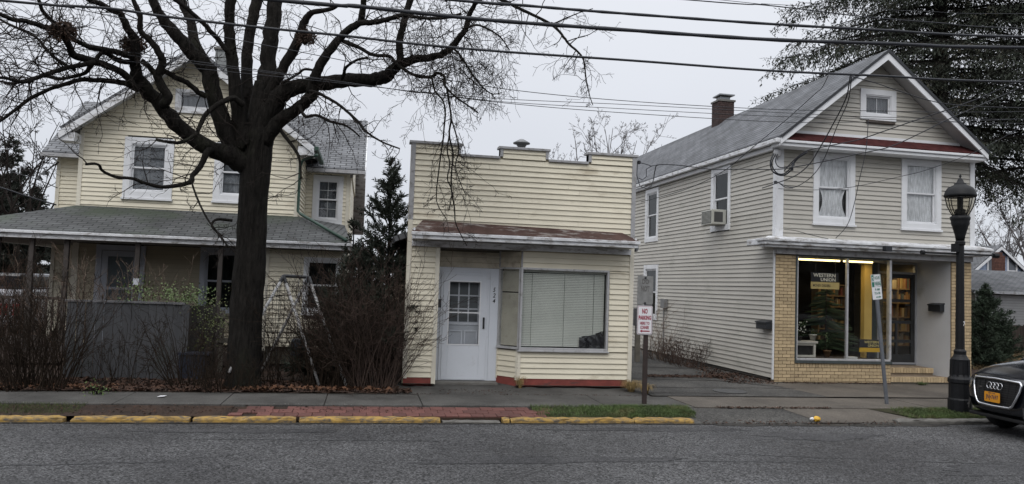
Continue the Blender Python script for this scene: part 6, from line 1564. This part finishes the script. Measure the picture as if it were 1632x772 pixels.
MB().box(Fn, xb+.01, xb+.2, .1, 3.3, -.3, -.02).build('dark_side', DARKWALL, nb_)
Fv = Frame((0, 24, 0), (1, 0, 0), (0, -1, 0)); v0, vz = atY(3, 462, 24); v1, _ = atY(36, 462, 24)
vn = empty('white_van', ((v0+v1)/2, 24, .1), 'back end of a white vehicle with red tail lights seen through the far left railing', 'vehicle')
VW = mat('van_white', (.45, .46, .5), .3, .05, 3)
MB().box(Fv, v0-.5, v1, .45, 1.55, -3.8, 0).build('body', VW, vn, bevel=.08)
MB().box(Fv, v0-.42, v1-.08, 1.55, 2.0, -3.4, -.15).build('cabin', mat('van_glass', (.02, .022, .026), .1), vn, bevel=.08)
zt0 = onY(24, 503, 24).z
for u in (v0-.02, v1-.22): MB().box(Fv, u, u+.2, zt0, zt0+.32, -.03, .012).build('tail_light', mat('tail_red', (.38, .015, .02), .3), vn, bevel=.01)
MB().box(Fv, v0-.5, v1, .38, .52, -.1, .06).build('bumper', PLB, vn, bevel=.02)
for u in (v0-.4, v1-.28): MB().tube([Fv.p(u, .40, -.5), Fv.p(u+.2, .40, -.5)], .31, 16).build('wheel', RUB, vn)
# ================================================================ FAR RIGHT: blue house, garage, wooden fence
Fbh = Frame((0, 42, 0), (1, 0, 0), (0, -1, 0))
ax_, az_ = atY(1592, 391, 42); lx_, lz_ = atY(1540, 436, 42); hw_ = ax_-lx_
bh = empty('blue_house', (ax_, 42, .1), 'small pale blue gabled house with white trim far off at the right edge', 'house')
BLU = mat('pale_blue_siding', (.28, .34, .46), .7, .06, 2)
bw = hw_*.92; sl_ = (az_-lz_)/hw_
zg = az_-.2
MB().slab([Fbh.p(ax_-bw, .1, 0), Fbh.p(ax_+bw, .1, 0), Fbh.p(ax_+bw, zg-bw*sl_, 0), Fbh.p(ax_, zg, 0), Fbh.p(ax_-bw, zg-bw*sl_, 0)], V((0, 8, 0))).build('wall', BLU, bh)
zz = 1.5
while zz < zg-.3:
    hwz = min(bw, (zg-zz-.14)/sl_)
    MB().box(Fbh, ax_-hwz, ax_+hwz, zz, zz+.13, .001, .02).build('board', BLU, bh); zz += .14
for s in (-1, 1):
    roof('roof', [(ax_, 41.8, az_), (ax_+s*hw_, 41.8, lz_), (ax_+s*hw_, 50, lz_), (ax_, 50, az_)], .1, SH_GREY, bh, (ax_+s*hw_, 41.6, lz_), (ax_+s*hw_, 50, lz_))
    MB().slab([Fbh.p(ax_, az_-.1, .25), Fbh.p(ax_+s*hw_, lz_-.1, .25), Fbh.p(ax_+s*hw_, lz_-.26, .25), Fbh.p(ax_, az_-.27, .25)], V((0, .05, 0))).build('bargeboard', WHITE, bh)
for (pa, pb) in ((1572, 1586), (1604, 1620)):
    u0, t1 = atY(pa, 409, 42); u1, t0 = atY(pb, 434, 42)
    f = MB(); rectframe(f, Fbh, u0, u1, t0, t1, .09, .02, .08); f = f.build('window', WHITE, bh); MB().box(Fbh, u0+.09, u1-.09, t0+.09, t1-.09, .022, .03).build('pane', mat('far_pane', (.10, .11, .13), .1), f)
# its chimney (on the lower roof in front)
Fc2 = Frame((0, 38, 0), (1, 0, 0), (0, -1, 0)); c0, ct = atY(1583, 407, 38); c1, _ = atY(1602, 407, 38); c0 += .1
BR3 = mat('far_brick', (.12, .055, .04), .9, .25, 9, rnd=.2)
chm = MB().box(Fc2, c0, c1, 2.0, ct, -.22, 0).build('chimney', BR3, bh); MB().box(Fc2, c0+.15, c1-.15, ct, ct+.18, -.2, -.02).build('chimney_pot', BR3, bh)
for r_ in range(11):
    for k in range(3):
        w3 = (c1-c0)/2.5; u0 = c0+k*w3-(w3/2 if r_ % 2 else 0); u1 = min(u0+w3-.015, c1); u0 = max(u0, c0)
        if u1-u0 > .05: MB().box(Fc2, u0, u1, ct-.1-r_*.085, ct-.03-r_*.085, .001, .015).build('brick', BR3, chm)
Fg = Frame((0, 31, 0), (1, 0, 0), (0, -1, 0)); g0, gt = atY(1548, 463, 31); g1 = g0+9
_, gr_ = atY(1600, 432, 34.5)
ga_ = empty('grey_roofed_garage', (g0+4, 31, .1), 'low white clapboard garage with a plain grey roof at the right edge', 'garage')
MB().box(Fg, g0+.2, g1, .1, gt-.08, -6, -.002).build('wall', DARKWALL, ga_)
GW = mat('garage_white', (.40, .40, .40), .7, .06, 2); zz = .9
while zz < gt-.2: MB().box(Fg, g0+.2, g1, zz, zz+.112, .0, .02).build('board', GW, ga_); zz += .12
MB().box(Fg, g0-.1, g1, gt-.12, gt, .25, .34).build('gutter', WORN, ga_)
roof('roof', [(g0-.1, 30.7, gt), (g1, 30.7, gt), (g1, 34.5, gr_), (g0-.1, 34.5, gr_)], .1, SH_GREY, ga_, (g0, 30.7, gt), (g1, 30.7, gt))
roof('roof', [(g0-.1, 38.3, gt), (g1, 38.3, gt), (g1, 34.5, gr_), (g0-.1, 34.5, gr_)], .1, SH_GREY, ga_, (g0, 38.3, gt), (g1, 38.3, gt))
Fwf = Frame((0, 27.5, 0), (1, 0, 0), (0, -1, 0)); w0_, wt_ = atY(1558, 512, 27.5)
wfn = empty('wooden_fence', (w0_+3, 27.5, .1), 'dark weathered wooden board fence in front of the far garage', 'fence')
WDB = mat('dark_fence_wood', (.06, .045, .036), .9, .25, 4, stretch=(3, 3, .4), rnd=.2)
for k in range(60):
    MB().box(Fwf, w0_+k*.14, w0_+k*.14+.13, .1, wt_-.12+random.Random(k).uniform(-.02, .02), -.01, .012).build('board', WDB, wfn)
for k in range(5): MB().box(Fwf, w0_+k*1.2, w0_+k*1.2+.1, .1, wt_+.25, -.12, -.012).build('post', mat('pale_post', (.3, .3, .3), .8), wfn)
# dry grass behind the car
def grassfield(name, regions, n, seed, m, hmin, hmax, w_=.004, lean=.4, clump=None, z=None):
    rg = random.Random(seed); mb = MB()
    for k in range(n):
        x0, x1, y0, y1, za = rg.choice(regions)
        x, y = rg.uniform(x0, x1), rg.uniform(y0, y1)
        if za is None: za = .055+.072*min(1, (y-12.16)/.66)
        h = rg.uniform(hmin, hmax); a = rg.uniform(0, 6.28); d = V((rg.gauss(0, lean)*h, rg.gauss(0, lean)*h, h)); s = V((math.cos(a), math.sin(a), 0))*w_
        p = V((x, y, za)); mb.tri(p-s, p+s, p+d) if h < .05 else (mb.quad(p-s, p+s, p+d*.55+s*.7, p+d*.55-s*.7), mb.tri(p+d*.55-s*.7, p+d*.55+s*.7, p+d+V((d.x, d.y, -.1*h))))
    return tag(mb.build(name, m), kind='stuff')
GRM = mat('grass_blade', (.055, .085, .022), .8, .4, 2.5, dirt=((.12, .10, .04), .35, 2, (1, 1, 1)))
DRY = mat('dry_grass_blade', (.24, .17, .07), .9, .3, 3)
grassfield('grass', [(2.75, 5.25, 12.18, 12.86, None), (3.6, 5.4, 12.18, 12.86, None), (4.2, 5.5, 12.4, 12.9, None)], 15000, 1, GRM, .02, .075, .0035)
grassfield('grass', [(9.3, 20, 12.2, 12.84, None), (9.55, 13, 12.2, 12.84, None)], 22000, 2, GRM, .02, .075, .0035)
grassfield('grass', [(-16, -4.3, 12.2, 12.84, None), (-7, -4.0, 12.3, 12.9, None)], 9000, 3, mat('dull_grass_blade', (.05, .065, .02), .9, .4, 2.5), .015, .05, .0035)
grassfield('dry_grass', [(14.5, 26, 20, 27, .12)], 9000, 4, mat('tan_grass', (.17, .12, .06), .9, .4, 1), .08, .3, .012)
def tuft(label, x, y, n, seed, h, r=.16, m=DRY, z=.15, flop=.7):
    rg = random.Random(seed); mb = MB(); z0 = V((x, y, z))
    for k in range(n):
        a = rg.uniform(0, 6.28); o_ = V((math.cos(a), math.sin(a), 0)); p = z0+o_*rg.uniform(0, r*.4); hh = h*rg.uniform(.5, 1.1); s = V((-o_.y, o_.x, 0))*.003
        p1 = p+o_*hh*.35*flop+V((0, 0, hh*.7)); p2 = p+o_*hh*flop+V((0, 0, hh*.75)); p3 = p+o_*hh*1.3*flop+V((0, 0, hh*.35))
        mb.quad(p-s, p+s, p1+s, p1-s); mb.quad(p1-s, p1+s, p2+s*.8, p2-s*.8); mb.tri(p2-s*.8, p2+s*.8, p3)
    return tag(mb.build('dry_grass_tuft', m), label, 'grass tuft')
tuft('floppy straw-coloured grass tuft at the right corner of the shop', 5.12, 14.62, 300, 5, .27)
tuft('second straw grass clump nearer the driveway beside the shop corner', 5.32, 14.4, 200, 15, .22)
tuft('thin upright dry grass tuft below the angled shop window', 2.98, 14.85, 70, 6, .30, .1, flop=.35)
tuft('small green weed at the foot of the brick entrance steps', 12.65, 16.2, 120, 7, .08, .3, GRM, .16, 1.)
# leaf litter
def litter(name, regions, n, seed, m, s0, s1, zoff=.01, pile=.03):
    rg = random.Random(seed); mb = MB()
    for k in range(n):
        x0, x1, y0, y1, za = rg.choice(regions); x, y = rg.uniform(x0, x1), y0+(y1-y0)*rg.random()
        if za is None: za = .062+.066*min(1, (y-12.16)/.66)
        s = rg.uniform(s0, s1); a = rg.uniform(0, 6.28); u_ = V((math.cos(a), math.sin(a), rg.gauss(0, .35)))*s; v_ = V((-math.sin(a), math.cos(a), rg.gauss(0, .45)))*s*.5; c = V((x, y, za+zoff+pile*rg.random()))
        mb.tri(c-u_, c+v_+V((0, 0, s*.3)), c+u_*.3); mb.tri(c-u_, c+u_*.3, c-v_+V((0, 0, s*.3))); mb.tri(c+v_+V((0, 0, s*.3)), c+u_, c+u_*.3)
    return tag(mb.build(name, m), kind='stuff')
LM = mat('dead_leaf', (.055, .027, .016), .9, .6, 9, dirt=((.025, .016, .012), .5, 4, (1, 1, 1)))
LMo = mat('orange_leaf', (.11, .05, .024), .85, .3, 9)
beds = [(-9, .9, 14.12, 14.6, .14), (-9, .7, 14.1, 14.9, .14), (-8, .6, 14.5, 15.6, .15)]
litter('leaf_litter', beds, 15000, 1, LM, .015, .055)
litter('leaf_litter', [(-2.2, .6, 14.12, 14.6, .15), (-6, -4, 14.1, 14.6, .15), (-2, .3, 14.2, 14.5, .15)], 420, 2, LMo, .03, .065, .03)
litter('leaf_litter', [(7.9, 9.0, 16.0, 18, .16), (8.2, 8.85, 17, 21, .17), (6.3, 8.3, 16.9, 17.3, .17)], 2600, 3, LM, .015, .04, .004, .02)
litter('leaf_litter', [(-4, 1.0, 12.2, 12.8, None), (-12, -4, 12.2, 12.8, None), (6.0, 8.2, 12.78, 12.9, .13)], 1500, 4, LM, .01, .03, .003, .006)
litter('leaf_litter', [(9.2, 11.9, 16.15, 16.37, .16), (5.4, 9, 11.85, 12.2, .01)], 700, 5, LM, .01, .03, .003, .012)
litter('leaf_litter', [(.0, 5.2, 14.12, 14.25, .13), (1.4, 2.9, 14.2, 14.9, .15)], 420, 6, LM, .008, .022, .003, .01)
litter('gravel', [(-12, 16, 11.2, 12.0, .003), (-12, 16, 12.84, 12.9, .14)], 1500, 7, mat('grit', (.25, .24, .22), .9, .4, 20), .004, .010, .002, .003)
# twigs and sticks lying around
rg = random.Random(8); mb = MB()
for k in range(46):
    a = V((rg.uniform(-6, .6), rg.uniform(13.95, 14.5), .17)); d = V((rg.gauss(0, 1), rg.gauss(0, .4), 0)).normalized()*rg.uniform(.15, .5); mb.tube([a, a+d*.5+V((0, 0, .01)), a+d], .005, 3)
tag(mb.build('fallen_twigs', BARKR), kind='stuff')
# litter: paper and crushed wrapper
pp = onZ(257, 632, .16)
tag(MB().slab([V((pp.x-.05, pp.y-.06, .160)), V((pp.x+.05, pp.y-.05, .165)), V((pp.x+.07, pp.y+.06, .168)), V((pp.x-.03, pp.y+.05, .163))], V((0, 0, .003))).build('paper_scrap', SW_), 'small white paper scrap at the back edge of the sidewalk before the fence', 'litter')
wp = onZ(1299, 671, .03); rr = random.Random(4)
wr = empty('food_wrapper', (wp.x, wp.y, .01), 'crumpled yellow and white food wrapper in the driveway gutter', 'litter')
for (dx, w_, mm, nm) in ((.03, .085, mat('wrapper_yellow', (.62, .36, .03), .5, .1, 9, bump=.01, bscale=30), 'bag'), (-.06, .05, SW_, 'paper')):
    mb = MB(); n = 12; m2_ = 7
    for j in range(m2_+1):
        for i in range(n):
            a = 6.283*i/n; t = j/m2_; r_ = w_*math.sin(math.pi*t)**.6*rr.uniform(.75, 1.15); mb.v.append(V((wp.x+dx+(t-.5)*w_*1.7, wp.y+math.cos(a)*r_*.6, .012+.05+math.sin(a)*r_*.55)))
    for j in range(m2_):
        for i in range(n): mb.f.append((j*n+i, j*n+(i+1) % n, (j+1)*n+(i+1) % n, (j+1)*n+i))
    mb.build(nm, mm, wr)
# ================================================================ CABLES
CAB = mat('black_cable', (.014, .016, .022), .55, .2, 4)
def cable(label, pts, Y, r, name='overhead_cable', group=None, ext=True, wob_=0., Y1=None):
    """smooth curve through the photo points at street depth Y, run on past both sides of the picture"""
    W_ = [onY(a, b, Y+((Y1-Y)*(k/(len(pts)-1)) if Y1 else 0)) for k, (a, b) in enumerate(pts)]
    if ext:
        d0 = (W_[0]-W_[1]).normalized(); d1 = (W_[-1]-W_[-2]).normalized()
        W_ = [W_[0]+d0*22+V((0, 0, 1.2)), W_[0]+d0*9+V((0, 0, .15))]+W_+[W_[-1]+d1*9+V((0, 0, .25)), W_[-1]+d1*22+V((0, 0, 1.4))]
    o = []; n = len(W_)
    for k in range(n-1):
        p0 = W_[max(k-1, 0)]; p1 = W_[k]; p2 = W_[k+1]; p3 = W_[min(k+2, n-1)]
        for j in range(8):
            t = j/8; o.append(.5*((2*p1)+(p2-p0)*t+(2*p0-5*p1+4*p2-p3)*t*t+(3*p1-p0-3*p2+p3)*t*t*t))
    o.append(W_[-1])
    return tag(MB().tube(o, [r*(1+wob_*math.sin(k*1.9)) for k in range(len(o))], 8).build(name, CAB, None, True), label, 'cable', group)
cable('thickest overhead cable, crossing the photo just above the roof peak of the greige store', [(423,-1),(566,10),(685,23),(800,34),(990,47.6),(1220,63),(1420,70),(1632,76)], 11.3, .030, wob_=.12)
cable('thick overhead cable entering at the photo top above the shop', [(718,0),(800,6),(900,14.5),(1010,23),(1220,38),(1400,48),(1632,59)], 11.3, .023, wob_=.12)
cable('lone overhead cable crossing in front of the bare tree and the store gable peak', [(0,1),(104,9),(181,14.5),(259,26),(400,42.5),(555,58),(659,70),(800,82.5),(1010,97),(1220,112.5),(1400,121),(1632,131)], 11.5, .0185)
cable('thin overhead wire at the upper right crossing the spruce', [(1096,0),(1220,8.5),(1378,27),(1500,37),(1632,46)], 11.8, .010)
cable('topmost very thin overhead wire at the upper right', [(1148,0),(1220,6.5),(1350,13),(1476,18.5),(1632,22)], 11.8, .005)
SG = 'thin service wires crossing above the shop'
cable('uppermost thin service wire behind the tree, running to the chimney', [(529,93),(640,114),(800,141.5),(990,160.5),(1219,174),(1381,176.8),(1632,178)], 13.6, .0065)
cable('second thin service wire from the top, level with the chimney cap', [(581,137),(680,147),(800,157.8),(1000,167),(1219,178.5),(1407,187),(1632,190)], 13.7, .0055)
cable('third thin service wire from the top, crossing the chimney brickwork', [(575,135),(680,148),(800,162.4),(1000,174),(1219,185),(1400,190),(1632,197)], 13.8, .0055)
cable('lowest thin service wire, crossing the chimney near its base', [(570,134),(680,149),(800,164),(963,178),(1219,193.7),(1355,195),(1632,190)], 13.9, .006)
cable('thin slack wire rising past the left conifers to the house corner', [(-60,285),(0,299),(40,312),(90,327)], 21, .018, ext=False, Y1=21.6)
cable('thinner wire below the house wing light at far left', [(-60,255),(0,270),(55,285),(92,300)], 21, .010, ext=False, Y1=21.6)
# service drops to the store
cable('service drop curving from the right edge down to the store corner', [(1632,125),(1599,140),(1560,157),(1505.7,176.6),(1459,192),(1407,210),(1368,223),(1316.6,233.6),(1285.5,241),(1266,255),(1250,272)], 12.2, .011, ext=False, Y1=15.9)
cable('lower service drop from the right edge sweeping to the side wall of the store', [(1632,136),(1599,152),(1518.6,187),(1472,210),(1420,233.6),(1371,245),(1303.6,259.5),(1268,266),(1240,270),(1180,270),(1133,270),(1086,264),(1050,263),(1044,272),(1042,284)], 12.2, .010, ext=False, Y1=15.8)
cable('wire dropping from the overhead cable across the gable trim to the right', [(1355,121),(1368,124.8),(1400,134),(1433,145.5),(1495,163.6),(1560,170),(1632,172)], 11.6, .008, ext=False, Y1=12.5)
cable('left one of the two drop wires falling from the overhead cable to the store corner', [(1355,122),(1347.7,158),(1324,205),(1303.6,241),(1290.7,261),(1270,279),(1241,291),(1215,300)], 11.6, .011, ext=False, Y1=15.9)
cable('right one of the two drop wires falling from the overhead cable to the store corner', [(1357,123),(1352,160),(1334.7,200),(1314,252),(1298.4,276.6),(1280,292),(1262,299),(1241.5,292)], 11.6, .008, ext=False, Y1=15.9)
cable('wire slanting down over the slate roof from the overhead cable', [(1320,121),(1310,140),(1298,150.7),(1252,192),(1200,235),(1150,275),(1090,303),(1022,322)], 11.6, .007, ext=False, Y1=16.2)
cable('thin wire hanging down the store front between the two upper windows', [(1384,190),(1380,240),(1370,285),(1360.6,328.4),(1350,359.5),(1332,380)], 15.85, .008, ext=False)
cable('thin straight wire crossing both upper front windows of the store', [(1632,200),(1560,240),(1480,270),(1437,281),(1360,298),(1300,303),(1240,301)], 13.2, .006, ext=False, Y1=16.1)
cable('cord lying loosely along the shopfront cornice', [(1250,366),(1268,368),(1290,374),(1320,381)], 16.0, .007, ext=False)
# weatherhead and tangle
wh_ = empty('service_head', FB.p(-.02, 5.3, .1), 'white service head with looped black leads at the upper corner of the greige store', 'service head')
c = onY(1268-4, 243, 16.15); c.x -= .05
MB().lathe((FB.p(-.05, 0, .1).x, FB.p(-.05, 0, .1).y, 5.22), [(.05, 0), (.085, .03), (.09, .13), (.05, .18), (0, .19)], 12).build('insulator', mat('porcelain', (.45, .45, .46), .3), wh_, True)
def loop(pts, r, nm='lead'):
    W_ = [onY(a, b, Y) for a, b, Y in pts]; o = []; n = len(W_)
    for k in range(n-1):
        p0 = W_[max(k-1, 0)]; p1 = W_[k]; p2 = W_[k+1]; p3 = W_[min(k+2, n-1)]
        for j in range(6):
            t = j/6; o.append(.5*((2*p1)+(p2-p0)*t+(2*p0-5*p1+4*p2-p3)*t*t+(3*p1-p0-3*p2+p3)*t*t*t))
    o.append(W_[-1]); return MB().tube(o, r, 6).build(nm, CAB, wh_)
Yw = 16.15
loop([(1233,245,Yw),(1228,258,Yw),(1231,273,Yw),(1245,280,Yw),(1256,276,Yw-.1),(1263,268,Yw-.2)], .016)
loop([(1236,246,Yw),(1230,262,Yw),(1238,276,Yw),(1250,277,Yw),(1262,266,Yw-.2)], .014)
loop([(1239,246,Yw),(1236,258,Yw),(1243,267,Yw-.1),(1258,265,Yw-.1),(1268,256,Yw-.2)], .012)
loop([(1262,268,15.9),(1266,259,15.9),(1272,252,15.8),(1286,243,15.5)], .022, 'splice')
loop([(1233,290,Yw),(1240,291,Yw-.1),(1252,299,Yw-.1),(1264,300,Yw-.2)], .010)
for a, b in ((1264,262),(1262,270),(1236,291)):
    q = onY(a, b, 15.95); MB().lathe(q-V((0, 0, .04)), [(.0, 0), (.035, .01), (.035, .07), (0, .08)], 8).build('clamp', CAB, wh_)
wk = empty('wire_clamp', FM.p(5.25, 4.55, .0), 'black wire clamp with looped leads at the right corner of the shop', 'wire clamp')
for pts in ([(1016,258,15.1),(1015,280,15.1),(1020,297,15.1),(1030,301,15.1),(1038,297,15.1),(1042,285,15.1)], [(1017,259,15.1),(1030,262,15.1),(1038,265,15.1),(1048,263,15.2)], [(1038,265,15.1),(1030,270,15.1),(1030,282,15.1),(1024,287,15.1),(1018,284,15.1)]):
    W_ = [onY(*p) for p in pts]; MB().tube(W_, .009, 5).build('lead', CAB, wk)
q = onY(1018.5, 259, 15.1); MB().lathe(q-V((0, 0, .04)), [(0, 0), (.035, .01), (.035, .07), (0, .08)], 8).build('clamp', CAB, wk)

# shared group phrases for repeated things
GROUPS = {'bare_shrub': 'bare shrubs in the yards', 'mailbox': 'black mailboxes on the buildings', 'evergreen_tree': 'evergreens beside the houses', 'evergreen_bush': 'dark bushes beside the brick shop', 'spruce_tree': 'drooping spruces behind the store',
          'overhead_cable': 'cables strung over the street', 'leaf_nest': 'leaf nests in the big tree', 'potted_plant': 'plants in the shop window', 'goods_shelf': 'shelves of goods in the shop', 'dry_grass_tuft': 'grass tufts by the buildings', 'leafy_shrub': 'green shrubs by the fence'}
for o in bpy.data.objects:
    if o.parent is None and 'label' in o:
        b_ = o.name.split('.')[0]
        if b_ in GROUPS: o['group'] = GROUPS[b_]
        elif b_ == 'bare_tree' and o['category'] == 'tree' and o is not tree: o['group'] = 'bare trees in the distance'
